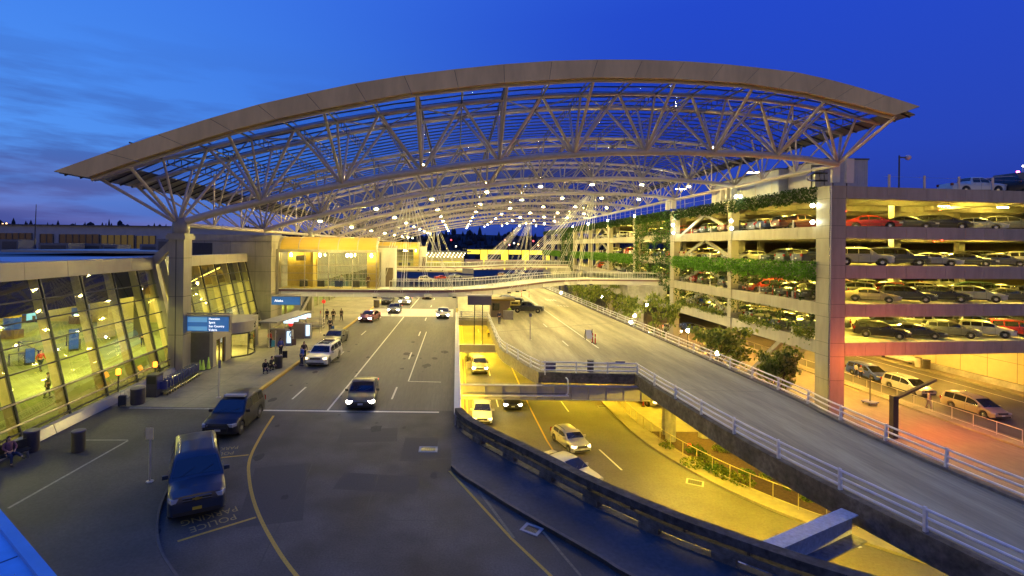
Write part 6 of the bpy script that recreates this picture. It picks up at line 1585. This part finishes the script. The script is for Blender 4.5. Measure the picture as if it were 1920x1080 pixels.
    o = bpy.data.objects.new('trousers', skin_mesh('trousers', JL, EL, cloth, 1)); COL.objects.link(o); o.parent = t; o.color = (*legs, 1)
    hm = MB(); hm.blob(hd + V((0, .018, .03)) * k, .088 * k, .098 * k, .105 * k, 10, 7)
    if longhair: hm.path([hd + V((0, .06, .03)), hd + V((0, .085, -.1)), hd + V((0, .08, -.28))], [.07, .085, .04], 8)
    o = hm.build('hair', cloth, t, True, local=True); o.color = (*hair, 1)
    for i in (0, 1):
        m = MB(); a = an[i]; m.blob(V((a.x, a.y - .06, max(a.z - .035, .045))), .048, .13, .045, 8, 6); o = m.build('shoe', cloth, t, True, local=True); o.color = (.05, .045, .045, 1)
    return t
JE = (.02, .03, .08); DKC = (.02, .02, .025)
q = G(28, 872, .15)
person('woman with long dark hair and mauve top seated with one leg up', V((q.x - .35, q.y + .1, .15)), 1.15, (.16, .07, .09), JE, pose='sit', longhair=True)
t = thing('bench', 'dark bench seat under the seated woman at the left edge', 'bench', (q.x - .5, q.y + .15, .15), 1.15); m = MB(); m.box(-.9, .9, -.2, .25, .38, .44); m.build('seat', black, t, local=True); m = MB(); m.box(-.9, .9, .24, .3, .44, .85); m.build('backrest', black, t, local=True)
for s in (-.75, .75): m = MB(); m.beam((s, 0, 0), (s, 0, .38), .06, .35); m.build('leg', chrome, t, local=True)
person('man in a red jacket and jeans with a blue bag by the check-in shelter', G(506, 652, .15), 2.6, (.45, .03, .03), JE)
person('traveller in a blue top standing behind the brown bin', G(526, 668, .15), 1.0, (.05, .06, .3), DKC, longhair=True)
person('crouching traveller in dark clothes by the kerb, front one', G(497, 700, .15), .6, DKC, JE, pose='crouch'); person('crouching traveller with dark hair just behind the front one', G(507, 694, .15), 1.2, (.03, .025, .025), DKC, pose='crouch')
person('person in a blue jacket loading at the open side of the white wagon', G(566, 686, .15) + V((0, 0, 0)), -.8, (.04, .08, .4), JE)
person('person in dark clothes at the rear of the white wagon', G(570, 676, .15), .4, (.08, .05, .05), DKC, longhair=True)
person('traveller in tan trousers using the nearer check-in kiosk', G(545, 648, .15), 1.6, (.05, .04, .05), (.2, .14, .06)); person('traveller in navy using the farther check-in kiosk', G(567, 633, .15), 1.6, JE, JE)
person('dark clad traveller with a suitcase standing on the kerb', G(619, 623, .15), .3, (.03, .03, .04), DKC)
person('left of three walking people beyond the kerb traveller', G(613, 603, .15), 0, (.05, .035, .03), DKC, pose='walk'); person('middle one of three walking people in a brown coat', G(625, 603, .15), .4, (.07, .045, .02), DKC, pose='walk'); person('right one of three walking people in grey', G(640, 602, .15), -.3, (.1, .08, .07), (.05, .05, .06), pose='walk')
person('person in a white shirt standing inside the bridge lobby', V((-14.9, 65.2, 5.08)), 0, (.6, .55, .5), (.05, .05, .05)); person('person in a brown jacket at the right end of the bridge lobby', V((-11.4, 65.0, 5.08)), .5, (.2, .1, .05), (.1, .06, .03))
person('attendant in a navy uniform by the booth', G(936, 607), .3, (.02, .03, .12), JE); person('attendant in a green vest behind the booth counter', V((8.0, 74.8, 0)), 0, (.35, .5, .05), DKC)
person('worker in a yellow vest in the gap below the far railing', G(916, 634, LOW) + V((0, 0, 0)), .3, (.6, .5, .05), DKC)
person('person in a white shirt leaning into the blue minivan', V((51.5, 64.4, LOW)), 1.5, (.5, .5, .5), JE); person('person in red cap beside the blue minivan', V((51.3, 63.4, LOW)), 1.9, (.25, .25, .3), JE, hair=(.4, .03, .03)); person('person in grey leaning on the island railing by the gold minivan', V((48.6, 51.4, LOW + .16)), 1.2, (.3, .27, .27), (.25, .22, .25), pose='walk')
person('traveller in dark blue standing by the dark hall column behind the glass', V((-31.5, 50.5, .15)), .6, (.03, .04, .12), DKC); person('traveller in a red top walking through the hall by the banner stand', V((-33.5, 40.5, .15)), 1.4, (.4, .05, .04), JE, pose='walk'); person('traveller in a grey coat in the hall close behind the leaning glass', V((-27.3, 33.6, .15)), 2.2, (.16, .16, .17), DKC, pose='walk'); person('traveller in white at the nearest ticket counter in the hall', V((-42.6, 30.4, .15)), -1.5, (.55, .55, .52), JE)
def case(p, label, col):
    t = thing('suitcase', label, 'suitcase', p, .4); m = MB(); m.obox((0, 0, .38), (.21, 0, 0), (0, .12, 0), (0, 0, .3)); o = m.build('shell', cloth, t, local=True); o.color = (*col, 1); m = MB(); m.path([(-.12, .1, .68), (-.12, .1, .95), (.12, .1, .95), (.12, .1, .68)], .012, 4); m.build('handle', chrome, t, local=True)
    for s in (-.17, .17): m = MB(); m.blob((s, 0, .045), .03, .03, .045, 6, 4); m.build('wheel', black_rub, t, local=True)
case(G(511, 651, .15), 'pale blue bag beside the man in red', (.1, .4, .5)); case(G(534, 672, .15), 'tall black suitcase beside the traveller in blue', (.015, .015, .017)); case(G(623, 622, .15), 'blue suitcase beside the dark clad kerb traveller', (.04, .12, .4)); case(G(551, 648, .15), 'brown striped bag by the nearer check-in kiosk', (.2, .12, .08)); case(G(229, 762, .15), 'small dark bag on the ground left of the purple bin', (.03, .03, .035))
t = thing('wheeled_board', 'small blue wheeled stand on the lower street under the curved lamp arm', 'stand', (43.8, 52.9, LOW)); m = MB(); m.obox((0, 0, .3), (.5, .2, 0), (-.2, .5, 0), (0, 0, .05)); m.build('base', mat('purple_blue', (.10, .10, .35), .5), t, local=True); m = MB(); m.tube((0, 0, .3), (0, 0, 3.2), .05, 6); m.build('pole', steel_dark, t, local=True)
for sx, sy in ((-.4, -.4), (.4, -.4), (.4, .4), (-.4, .4)): m = MB(); m.blob((sx, sy, .12), .06, .06, .12, 6, 4); m.build('wheel', black_rub, t, local=True)
# ================================================================== TREES, PLANTS, BACKGROUND
def tree(p, h, cr, label, seed, n=2600, dense=1.0):
    r = random.Random(seed); t = thing('street_tree', label, 'tree', p, 0, 'small broadleaf trees beside the ramp'); tr = MB(); lf = MB()
    tips = []
    def limb(a, d, l, rad, lev):
        pts = [a]; q = a
        for i in range(3): d = (d + V((r.gauss(0, .18), r.gauss(0, .18), r.gauss(.05, .12)))).normalized(); q = q + d * l / 3; pts.append(q)
        tr.path(pts, [rad, rad * .85, rad * .7, rad * .5], 6 if lev < 2 else 4, caps=False)
        if lev >= 3 or l < .5: tips.append(q); return
        for i in range(3 if lev else 6):
            b = pts[r.choice((2, 3, 3))]; a_ = r.uniform(0, 2 * PI); nd = V((math.cos(a_), math.sin(a_), r.uniform(.25, 1.1))).normalized(); limb(b, (nd + d * .5).normalized(), l * r.uniform(.55, .75), rad * .5, lev + 1)
        tips.append(q)
    limb(V((0, 0, 0)), V((0, 0, 1)), h * .36, .13, 0)
    zs = [q.z for q in tips]; 
    for i in range(int(n * .55)):
        q = r.choice(tips); c = q + V((r.gauss(0, .3), r.gauss(0, .3), r.gauss(0, .17))); lf.leaf(c, .46 * r.uniform(.6, 1.25), 0, r)
    # scale crown to width / height
    mx = max(max(abs(v[0]), abs(v[1])) for v in lf.v); mz = max(v[2] for v in lf.v)
    for mb in (tr, lf): mb.v = [(v[0] * cr / mx, v[1] * cr / mx, v[2] * h / mz) for v in mb.v]
    tr.build('trunk', wood, t, True, local=True); lf.build('crown', tree_leaf, t, local=True); return t
tree(V((30.7, 46.5, LOW)), 7.8, 3.1, 'dark leafed tree nearest the corner pier beyond the ramp railing', 5, 2600)
tree(V((29.4, 56.5, LOW)), 7.9, 3.9, 'broad leafed tree in front of the slim garage pier', 6, 2600)
tree(V((28.8, 69.5, LOW)), 10.4, 3.3, 'tall narrow tree in front of the second garage pier', 8, 2600)
for i, (x, y, h, c) in enumerate(((28.2, 80, 9.0, 3.4), (27.6, 90, 9.4, 3.6), (27.2, 101, 9.4, 3.6), (26.8, 113, 9.2, 3.6))): tree(V((x, y, LOW)), h, c, 'low tree behind the footbridge pier along the deck railing, %s' % ORD[i], 20 + i, 1500)
# planting bed
def shrub(p, s, label, seed, n=160, mt=bush_leaf):
    r = random.Random(seed); m = MB()
    for i in range(n): a = r.uniform(0, 2 * PI); rr = s * math.sqrt(r.random()); m.leaf((rr * math.cos(a), rr * math.sin(a), abs(r.gauss(0, .35)) * s * 1.2 * (1.1 - rr / s) + .06), .2 * r.uniform(.6, 1.3), 0, r)
    o = m.build('shrub', mt, None); o.location = p; return tag(o, label, 'shrub', 'low shrubs in the planting bed')
sp = [(1305, 848, .8, 'round shrub at the corner of the planting bed by the fence'), (1300, 872, .9, 'broad shrub spreading along the fence left of the bare soil'), (1325, 868, .8, 'broad shrub beside the red flower'), (1345, 884, .9, 'dark shrub in the middle of the fence row'), (1362, 893, .9, 'large shrub in the row along the fence'), (1392, 905, .8, 'shrub near the fence corner post'), (1400, 888, .55, 'small shrub standing in bare soil above the fence row'), (1437, 895, .45, 'small tuft alone in bare soil'), (1441, 860, .5, 'pale tuft at the foot of the ramp beam'), (1482, 918, .4, 'tuft near the ramp beam above the blue girder'), (1512, 938, .4, 'tuft just left of the blue girder'), (1352, 844, .7, 'shrub in the upper row by the pavement'), (1385, 850, .5, 'small shrub in the upper row farther right'), (1250, 838, .6, 'shrub at the tip of the bed by the round column'), (1730, 1035, .8, 'dark shrub under the ramp behind the near fence')]
for i, (px, py, s, lb) in enumerate(sp): shrub(G(px, py, LOWW), s, lb, 60 + i, int(300 * s), bush_leaf if i % 3 else leafmat('bed_leaf', (.03, .09, .02), (.10, .17, .04)))
t = thing('red_flower', 'single red flowering plant in the planting bed', 'flower', G(1294, 845, LOWW)); m = MB(); r = random.Random(3)
for i in range(30): m.leaf((r.gauss(0, .14), r.gauss(0, .14), .45 + r.gauss(0, .08)), .16, 0, r)
m.build('bloom', mat('bloom_red', (.55, .05, .03), .6), t, local=True); m = MB(); m.tube((0, 0, 0), (0, 0, .45), .03, 5); m.build('stem', bush_leaf, t, local=True)
# distant wooded ridge and tree line
m = MB(); prof = [(-700, 33), (-420, 32), (-300, 31), (-200, 27), (-60, 22), (0, 27), (90, 25), (180, 24), (400, 24), (700, 22)]
for a, b in zip(prof[:-1], prof[1:]):
    n = 8
    for i in range(n):
        x0, x1 = lerp(a[0], b[0], i / n), lerp(a[0], b[0], (i + 1) / n); z0, z1 = lerp(a[1], b[1], i / n), lerp(a[1], b[1], (i + 1) / n); m.quad((x0, 560, -6), (x1, 560, -6), (x1, 660, z1), (x0, 660, z0)); m.quad((x0, 660, z0), (x1, 660, z1), (x1, 900, z1 + 2), (x0, 900, z0 + 2))
struct(m, 'hills', hill_mat)
r = random.Random(9); m = MB()
for i in range(1500):
    x = r.uniform(-700, 500); d = r.uniform(0, 1); y = lerp(562, 665, d) + r.uniform(-3, 3); z = lerp(-6, interp(prof, x), d) - 1
    h = r.choice((6, 7, 8, 9, 10, 12, 14)) * r.uniform(.7, 1.1); w = h * r.uniform(.16, .3)
    if r.random() < .6: m.lathe((x, y, z), [(w, 0), (w * .62, h * .45), (w * .7, h * .46), (.1, h)], 6)
    else: m.lathe((x, y, z), [(w * .6, 0), (w * 1.4, h * .3), (w * 1.2, h * .55), (.3, h * .75)], 7)
o = m.build('forest', forest_mat); o['kind'] = 'stuff'; tag(o, 'dark conifer forest on the ridge along the horizon')
for i, (px, py, col) in enumerate(((1000, 452, 'red'), (947, 450, 'red'), (955, 459, 'pink'), (964, 456, 'white'), (972, 458, 'amber'), (1009, 460, 'amber'), (5, 420, 'amber'), (12, 419, 'amber'), (136, 424, 'orange'), (855, 462, 'white'), (846, 450, 'red'))):
    p = AT(px, py, 545); m = MB(); m.blob((0, 0, 0), .8, .8, .8, 6, 5); cc = {'red': (1, .05, .04), 'pink': (1, .3, .3), 'white': (1, .9, .7), 'amber': (1, .5, .15), 'orange': (1, .35, .1)}[col]
    o = m.build('distant_lamp', lampmat('distant_' + col, cc, 5)); o.location = p; m = MB(); m.tube((0, 0, -.7), (0, 0, -6 - p.z), .12, 4); m.build('mast', steel_dark, o, local=True); tag(o, 'tiny %s light on a mast before the dark ridge, number %d from the list of lights' % (col, i + 1) if 0 else 'tiny distant %s light before the dark ridge, %s' % (col, ['tallest red one in the centre', 'red one left of centre', 'pink one left of the white pair', 'white one in the centre', 'amber one right of the white', 'amber one by the garage end', 'amber one at the left edge', 'amber one second from the left edge', 'orange one over the concourse', 'white one by the far sign', 'red one on the crane'][i]), 'lamp', 'distant lights')
# far concourse on the left
t = thing('concourse', 'long low distant concourse with dark glowing windows beyond the hall roof', 'building', (-120, 152, 0)); m = MB(); m.prism([(-190, 150), (-60, 156), (-60, 172), (-190, 166)], -5, 15.6); w = m.build('wall', mat('concourse_wall', (.30, .31, .34), .6, 0, .08, .4), t)
def cw_(px0, px1, py0, py1, mt):
    def cp(px, py):
        dx, dy = un(px, py); r_ = dx / F; y = (150 + 190 * 6 / 130 - .15) / (1 - r_ * 6 / 130); return V((r_ * y, y - .12, CH - dy * y / F))
    a, b, c, d = cp(px0, py1), cp(px1, py1), cp(px1, py0), cp(px0, py0); m = MB(); m.quad(a, b, c, d); f = m.build('window', mt, w); m = MB(); n = max(2, int((px1 - px0) / 12))
    for i in range(n + 1): m.beam(a.lerp(b, i / n), d.lerp(c, i / n), .28, .2, up=(0, 1, 0))
    m.build('frame', steel_dark, f)
wm1 = mat('warm_dim_window', (.03, .02, .02), .15, emit=(.55, .22, .08), es=.015, var=.6, scale=.3); wm2_ = mat('amber_window', (.05, .04, .02), .15, emit=(.8, .5, .08), es=.06, var=.6, scale=.3)
for a, b, mt in ((0, 60, wm1), (76, 100, wm1), (112, 186, wm1), (190, 252, wm2_), (256, 292, wm2_)): cw_(a, b, 437 + a * .02, 470, mt)
m = MB(); m.prism([(-190, 149.4), (-60, 155.4), (-60, 173), (-190, 167)], 15.6, 15.9); m.build('roof', roof_dark, t)
for i, (px0, px1, py0, py1, y) in enumerate(((0, 35, 449, 466, 95), (72, 128, 456, 474, 90), (140, 190, 457, 470, 95), (192, 220, 459, 470, 95), (262, 300, 458, 472, 80), (292, 330, 448, 474, 75))):
    a, b = AT(px0, py1, y), AT(px1, py0, y); t = thing('roof_unit', 'grey air handling box on the hall roof, %s from the left edge' % ORD[i], 'roof unit', ((a.x + b.x) / 2, y + 2, 8.9), 0, 'air handling boxes on the hall roof'); m = MB(); m.box(a.x, b.x, y, y + 4, 8.9, b.z); m.build('casing', mat('unit_grey', (.12, .13, .15), .5, .2, .15, 1), t); m = MB(); m.box(a.x + .4, b.x - .4, y - .05, y - .01, 9.2, max(9.5, b.z - .4)); m.build('louvre', steel_dark, t)
m = MB(); m.prism([(-95, 62), (-60, 62), (-60, 148), (-190, 148), (-190, 62)], 8.2, 8.85); o = m.build('lower_roof', roof_dark, None); tag(o, 'broad dark flat roof between the glazed hall and the concourse', 'roof')
t = thing('flag_mast', 'thin bare mast rising from the hall roof before the concourse', 'mast', AT(66, 460, 92)); p0, p1 = AT(65, 462, 92), AT(68, 383, 92); m = MB(); m.tube(p0, p1, .12, 5, .05); m.build('mast', steel_dark, t); m = MB(); m.lathe(p0, [(.3, -.4), (.2, .3)], 8); m.build('foot', steel_dark, t)
# far end of the road: yellow lit gateway building
t = thing('toll_plaza', 'low building with yellow backlit panels closing the far end of the road', 'building', (25, 232, 0)); m = MB(); m.box(4, 48, 232, 240, -.0, 4.6); m.build('wall', mat('mauve_wall', (.46, .30, .26), .6), t)
m = MB(); m.box(3, 49, 231.5, 241, 9.2, 9.6); m.build('roof', roof_dark, t); x = 5.0; i = 0
while x < 44:
    w_ = 5.8 if i % 2 == 0 else 3.2; m = MB(); z0 = 7.2 if i % 2 == 0 else 4.6; m.box(x, x + w_, 231.7, 231.9, z0, 9.15); m.build('lit_panel', yellow_lit, t)
    if i % 2: m = MB(); m.beam((x + .3, 231.6, 8.9), (x + w_ / 2, 231.6, 7), .2, .1, up=(0, 1, 0)); m.beam((x + w_ - .3, 231.6, 8.9), (x + w_ / 2, 231.6, 7), .2, .1, up=(0, 1, 0)); m.box(x + w_ / 2 - .3, x + w_ / 2 + .3, 231.5, 232, 0, 4.6); m.build('support', yellow_lit, t)
    x += w_ + .3; i += 1
t = thing('far_pavilion', 'far terminal wing with rows of small white lights left of the yellow gateway', 'building', (-14, 205, 0)); m = MB(); m.box(-27, 3, 205, 215, 0, 8.2); m.build('wall', mat('pavilion_wall', (.3, .26, .16), .6), t); m = MB()
for j in range(3):
    for i in range(14): m.blob((-17 + i * 1.5 + j * .5, 204.8, 6.3 + j * .75), .17, .05, .17, 6, 4)
m.build('lamp_row', lampmat('pavilion_lamp', (1, .95, .7), 9), t); m = MB(); m.box(-26, 2, 204.9, 204.98, 1.0, 4.6); m.build('lit_window', mat('pavilion_window', (.3, .25, .08), .4, emit=(.85, .65, .12), es=.5, var=.5, scale=.4), t)
m = MB(); m.prism([(-28, 204), (6, 204), (3, 216), (-28, 216)], 8.2, 8.7); m.build('roof', roof_dark, t)
for i, z in enumerate((2.4, 0.9, -.6)):
    pass
t = thing('road_sign', 'stacked dark backed road signs far down the road', 'sign', (2.6, 116, 0)); m = MB()
for z in (4.35, 2.75, 1.15): m.box(1.4, 4.0, 116, 116.2, z, z + 1.2)
m.build('board', sign_back, t); m = MB(); m.box(1.5, 1.62, 116.2, 116.3, 0, 5.5); m.box(3.8, 3.92, 116.2, 116.3, 0, 5.5); m.build('post', steel_dark, t)
# cream benches with cart by the far street wall
t = thing('ad_bench', 'white bench by the cream wall of the lower street', 'bench', (64.4, 73, LOW + .2)); m = MB(); m.box(64.2, 64.8, 70.6, 76, LOW + .55, LOW + .75); m.build('seat', white_wall, t); m = MB(); m.box(64.75, 64.85, 70.6, 76, LOW + .75, LOW + 1.35); m.build('backrest', white_wall, t)
for y in (71, 75.5): m = MB(); m.box(64.3, 64.7, y, y + .12, LOW + .2, LOW + .55); m.build('leg', steel_dark, t)
for i, y in enumerate((68.4, 69.6)): bin_(V((64.3, y, LOW + .2)), .4, 1.2, ['brown bin by the bench at the cream wall', 'pale bin by the bench at the cream wall'][i], mat('bin_brown', (.07, .06, .045)) if i == 0 else white_wall)
t = thing('curved_lamp_post', 'dark lamp post with a slanting arm on the lower street in front of the garage', 'street lamp', (0, 0, LOW)); b = G(1676, 832, LOW); b = AT(1676, 750, 43.5); bx, by = b.x, b.y; t.location = (bx, by, LOW); zt_ = AT(1676, 742, 43.5).z
e = AT(1754, 712, 44.5); m = MB(); m.box(bx - .22, bx + .22, by - .22, by + .22, LOW, zt_); m.build('post', mat('lamp_brown', (.05, .03, .03), .5), t); m = MB(); m.beam((bx + .1, by, zt_ - .25), e, .26, .2); m.build('arm', mat('lamp_brown', (.05, .03, .03)), t); m = MB(); m.obox(V(e) + V((-.3, 0, -.16)), (.3, .0, .1), (0, .12, 0), (-.02, 0, .05)); m.build('lamp_head', lampmat('orange_lamp', (1, .22, .02), 30), t)
LAMP_E = V(e)
# wall lamps of the lower road
def wall_lamp(p, label, s=1.0):
    t = thing('bulkhead_lamp', label, 'lamp', p, 0, 'yellow lamps of the lower road'); m = MB(); m.box(-.1, .1, -.7, .7, 0, .12); m.build('housing', steel_dark, t, local=True); m = MB(); m.box(-.09, .09, -.65, .65, -.05, -.001); m.build('lens', lampmat('lower_lens', (1, .67, .03), 1150), t, local=True); return t
for i, y in enumerate((33, 39, 46, 53, 60, 67)): wall_lamp((.2, y, -1.1), 'yellow lamp under the parapet wall over the lower road, %s from the barrier' % ORD[i])
for i, (x, y) in enumerate(((16.9, 36), (17.3, 30), (18.6, 24), (19.5, 50), (14, 55), (12, 66), (9, 80), (5, 80), (3, 76), (20, 64), (18.5, 42), (20.5, 19))): wall_lamp((x, y, -.72), 'yellow lamp under the right hand deck and ramp, %s in the list from the girder' % ORD[i] if 0 else 'yellow lamp beneath the %s' % ['ramp over the planting bed', 'ramp over the fence bend', 'ramp near the blue girder', 'deck over the parked gold sedan', 'deck right of the gap', 'deck behind the gap', 'deck at the far right of the gap', 'deck at the far end of the gap', 'deck just past the far railing', 'deck over the lower pavement', 'stub over the round columns', 'near end of the ramp'][i])
for i, (px, py, y) in enumerate(((1190, 592, 80), (1183, 604, 76), (1213, 572, 88), (1128, 556, 104), (1052, 549, 122), (1215, 626, 66), (1345, 662, 60), (1290, 620, 72))):
    p = AT(px, py, y); t = thing('globe_street_lamp', 'glowing globe lamp behind the deck railing, %s' % ['beside the bridge pier', 'low left of the bridge pier', 'right of the bridge pier', 'among the far trees', 'farthest along the railing', 'left of the tall narrow tree', 'behind the broad leafed tree', 'between the two middle trees'][i], 'street lamp', (p.x, p.y, LOW), 0, 'globe lamps of the lower street')
    h_ = p.z - LOW; m = MB(); m.tube((0, 0, 0), (0, 0, h_ - .2), .06, 6); m.build('pole', steel_dark, t, local=True); m = MB(); m.blob((0, 0, h_), .24, .24, .24, 12, 8); m.build('globe', lampmat('street_globe', (1, .84, .42), 190), t, True, local=True)
for i, y in enumerate((76, 82, 90, 100, 112)):
    for j, x in enumerate((2.0, 4.2)): wall_lamp((x, y, -.72), 'yellow lamp under the far deck behind the gap, %s pair, %s one' % (ORD[i], ['left', 'right'][j]))
# ================================================================== SKY, CAMERA, RENDER
w = bpy.data.worlds.new('World'); S.world = w; w.use_nodes = True; nt = w.node_tree; N = nt.nodes; L = nt.links; N.clear()
out = N.new('ShaderNodeOutputWorld'); bg = N.new('ShaderNodeBackground'); L.new(bg.outputs[0], out.inputs[0])
tc = N.new('ShaderNodeTexCoord'); sx = N.new('ShaderNodeSeparateXYZ'); L.new(tc.outputs['Generated'], sx.inputs[0])
def ramp_(src, lo, hi, stops):
    mr = N.new('ShaderNodeMapRange'); mr.inputs[1].default_value = lo; mr.inputs[2].default_value = hi; L.new(src, mr.inputs[0]); cr = N.new('ShaderNodeValToRGB'); el = cr.color_ramp.elements
    while len(el) < len(stops): el.new(.5)
    for e_, (p_, c_) in zip(el, stops): e_.position = p_; e_.color = (*c_, 1)
    cr.color_ramp.interpolation = 'EASE' if len(stops) < 4 else 'LINEAR'; L.new(mr.outputs[0], cr.inputs[0]); return cr.outputs[0]
west = ramp_(sx.outputs['Z'], 0, .8, [(0, (.04, .12, .46)), (.07, (.05, .16, .58)), (.2, (.06, .27, .86)), (.45, (.045, .22, .84)), (.7, (.04, .18, .85)), (1, (.03, .15, .85))])
east = ramp_(sx.outputs['Z'], 0, .8, [(0, (.004, .03, .27)), (.2, (.008, .048, .46)), (.5, (.010, .058, .58)), (1, (.03, .15, .85))])
mrx = N.new('ShaderNodeMapRange'); mrx.interpolation_type = 'SMOOTHSTEP'; mrx.inputs[1].default_value = -.75; mrx.inputs[2].default_value = .42; L.new(sx.outputs['X'], mrx.inputs[0])
mix = N.new('ShaderNodeMixRGB'); L.new(mrx.outputs[0], mix.inputs[0]); L.new(west, mix.inputs[1]); L.new(east, mix.inputs[2])
# warm glow band added low in the unseen sky behind to light the fascia
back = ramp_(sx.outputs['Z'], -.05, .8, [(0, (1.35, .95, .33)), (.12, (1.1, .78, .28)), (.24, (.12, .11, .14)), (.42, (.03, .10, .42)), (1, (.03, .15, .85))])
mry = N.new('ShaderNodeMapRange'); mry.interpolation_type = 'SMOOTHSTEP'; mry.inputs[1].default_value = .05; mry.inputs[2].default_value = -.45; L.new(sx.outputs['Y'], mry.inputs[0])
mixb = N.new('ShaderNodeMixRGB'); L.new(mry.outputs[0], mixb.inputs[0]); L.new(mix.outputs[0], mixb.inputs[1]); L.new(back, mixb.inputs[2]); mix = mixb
# thin clouds low in the west
mp = N.new('ShaderNodeMapping'); mp.inputs['Scale'].default_value = (1.6, 1.6, 11); L.new(tc.outputs['Generated'], mp.inputs[0]); nz = N.new('ShaderNodeTexNoise'); nz.inputs['Scale'].default_value = 2.3; nz.inputs['Detail'].default_value = 7; nz.inputs['Roughness'].default_value = .55; L.new(mp.outputs[0], nz.inputs[0])
c1 = N.new('ShaderNodeMapRange'); c1.inputs[1].default_value = .43; c1.inputs[2].default_value = .56; L.new(nz.outputs[0], c1.inputs[0])
c2 = N.new('ShaderNodeMapRange'); c2.inputs[1].default_value = .36; c2.inputs[2].default_value = .08; L.new(sx.outputs['Z'], c2.inputs[0]); c3 = N.new('ShaderNodeMapRange'); c3.inputs[1].default_value = .1; c3.inputs[2].default_value = -.6; L.new(sx.outputs['X'], c3.inputs[0])
ml = N.new('ShaderNodeMath'); ml.operation = 'MULTIPLY'; L.new(c1.outputs[0], ml.inputs[0]); L.new(c2.outputs[0], ml.inputs[1]); ml2 = N.new('ShaderNodeMath'); ml2.operation = 'MULTIPLY'; L.new(ml.outputs[0], ml2.inputs[0]); L.new(c3.outputs[0], ml2.inputs[1])
ml3 = N.new('ShaderNodeMath'); ml3.operation = 'MULTIPLY'; ml3.inputs[1].default_value = .85; L.new(ml2.outputs[0], ml3.inputs[0])
cm = N.new('ShaderNodeMixRGB'); cm.inputs[2].default_value = (.02, .055, .29, 1); L.new(ml3.outputs[0], cm.inputs[0]); L.new(mix.outputs[0], cm.inputs[1])
# pink glow near the western horizon
g1 = N.new('ShaderNodeMapRange'); g1.inputs[1].default_value = .14; g1.inputs[2].default_value = .03; L.new(sx.outputs['Z'], g1.inputs[0]); nz2 = N.new('ShaderNodeTexNoise'); nz2.inputs['Scale'].default_value = 1.7; L.new(mp.outputs[0], nz2.inputs[0]); g2 = N.new('ShaderNodeMapRange'); g2.inputs[1].default_value = .42; g2.inputs[2].default_value = .7; L.new(nz2.outputs[0], g2.inputs[0])
gm = N.new('ShaderNodeMath'); gm.operation = 'MULTIPLY'; L.new(g1.outputs[0], gm.inputs[0]); L.new(g2.outputs[0], gm.inputs[1]); gm2 = N.new('ShaderNodeMath'); gm2.operation = 'MULTIPLY'; L.new(gm.outputs[0], gm2.inputs[0]); L.new(c3.outputs[0], gm2.inputs[1])
pm = N.new('ShaderNodeMixRGB'); pm.inputs[2].default_value = (.13, .16, .5, 1); L.new(gm2.outputs[0], pm.inputs[0]); L.new(cm.outputs[0], pm.inputs[1])
sky = N.new('ShaderNodeTexSky'); sky.sky_type = 'NISHITA'; sky.sun_disc = False; sky.sun_elevation = math.radians(-1.5); sky.sun_rotation = math.radians(-70); sk = N.new('ShaderNodeMixRGB'); sk.blend_type = 'ADD'; sk.inputs[0].default_value = .05; L.new(pm.outputs[0], sk.inputs[1]); L.new(sky.outputs[0], sk.inputs[2])
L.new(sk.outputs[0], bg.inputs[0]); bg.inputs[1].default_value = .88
# real light of the orange lamp (spot aimed at the garage band)
ld = bpy.data.lights.new('orange_lamp_light', 'POINT'); ld.energy = 2700; ld.color = (1, .18, .012); ld.shadow_soft_size = .3
lo = bpy.data.objects.new('orange_lamp_light', ld); COL.objects.link(lo); lo.location = LAMP_E + V((0, .3, -.55)); lo.rotation_euler = (V((48, 50.5, .8)) - LAMP_E).to_track_quat('-Z', 'Y').to_euler()
cam = bpy.data.cameras.new('camera'); co = bpy.data.objects.new('camera', cam); COL.objects.link(co); co.location = (0, 0, CH)
co.rotation_euler = (Matrix.Rotation(PI / 2, 3, 'X') @ Matrix.Rotation(ROLL, 3, 'Z')).to_euler()
cam.sensor_width = 36; cam.lens = 36 * F / 1920; cam.shift_x = (960 - VX) / 1920; cam.shift_y = -(540 - VY) / 1920; cam.clip_end = 6000; cam.clip_start = .1
S.camera = co
S.view_settings.view_transform = 'Standard'; S.view_settings.look = 'None'; S.view_settings.exposure = .2; S.view_settings.gamma = 1
S.cycles.use_denoising = True; S.cycles.sample_clamp_indirect = 4; S.cycles.max_bounces = 6; S.cycles.diffuse_bounces = 3; S.cycles.glossy_bounces = 3; S.cycles.transparent_max_bounces = 24; S.cycles.caustics_reflective = False; S.cycles.caustics_refractive = False
for l, n_ in LABELS.items():
    if len(n_) > 1 or len(l.split()) > 16: print('BADLABEL', l, n_)
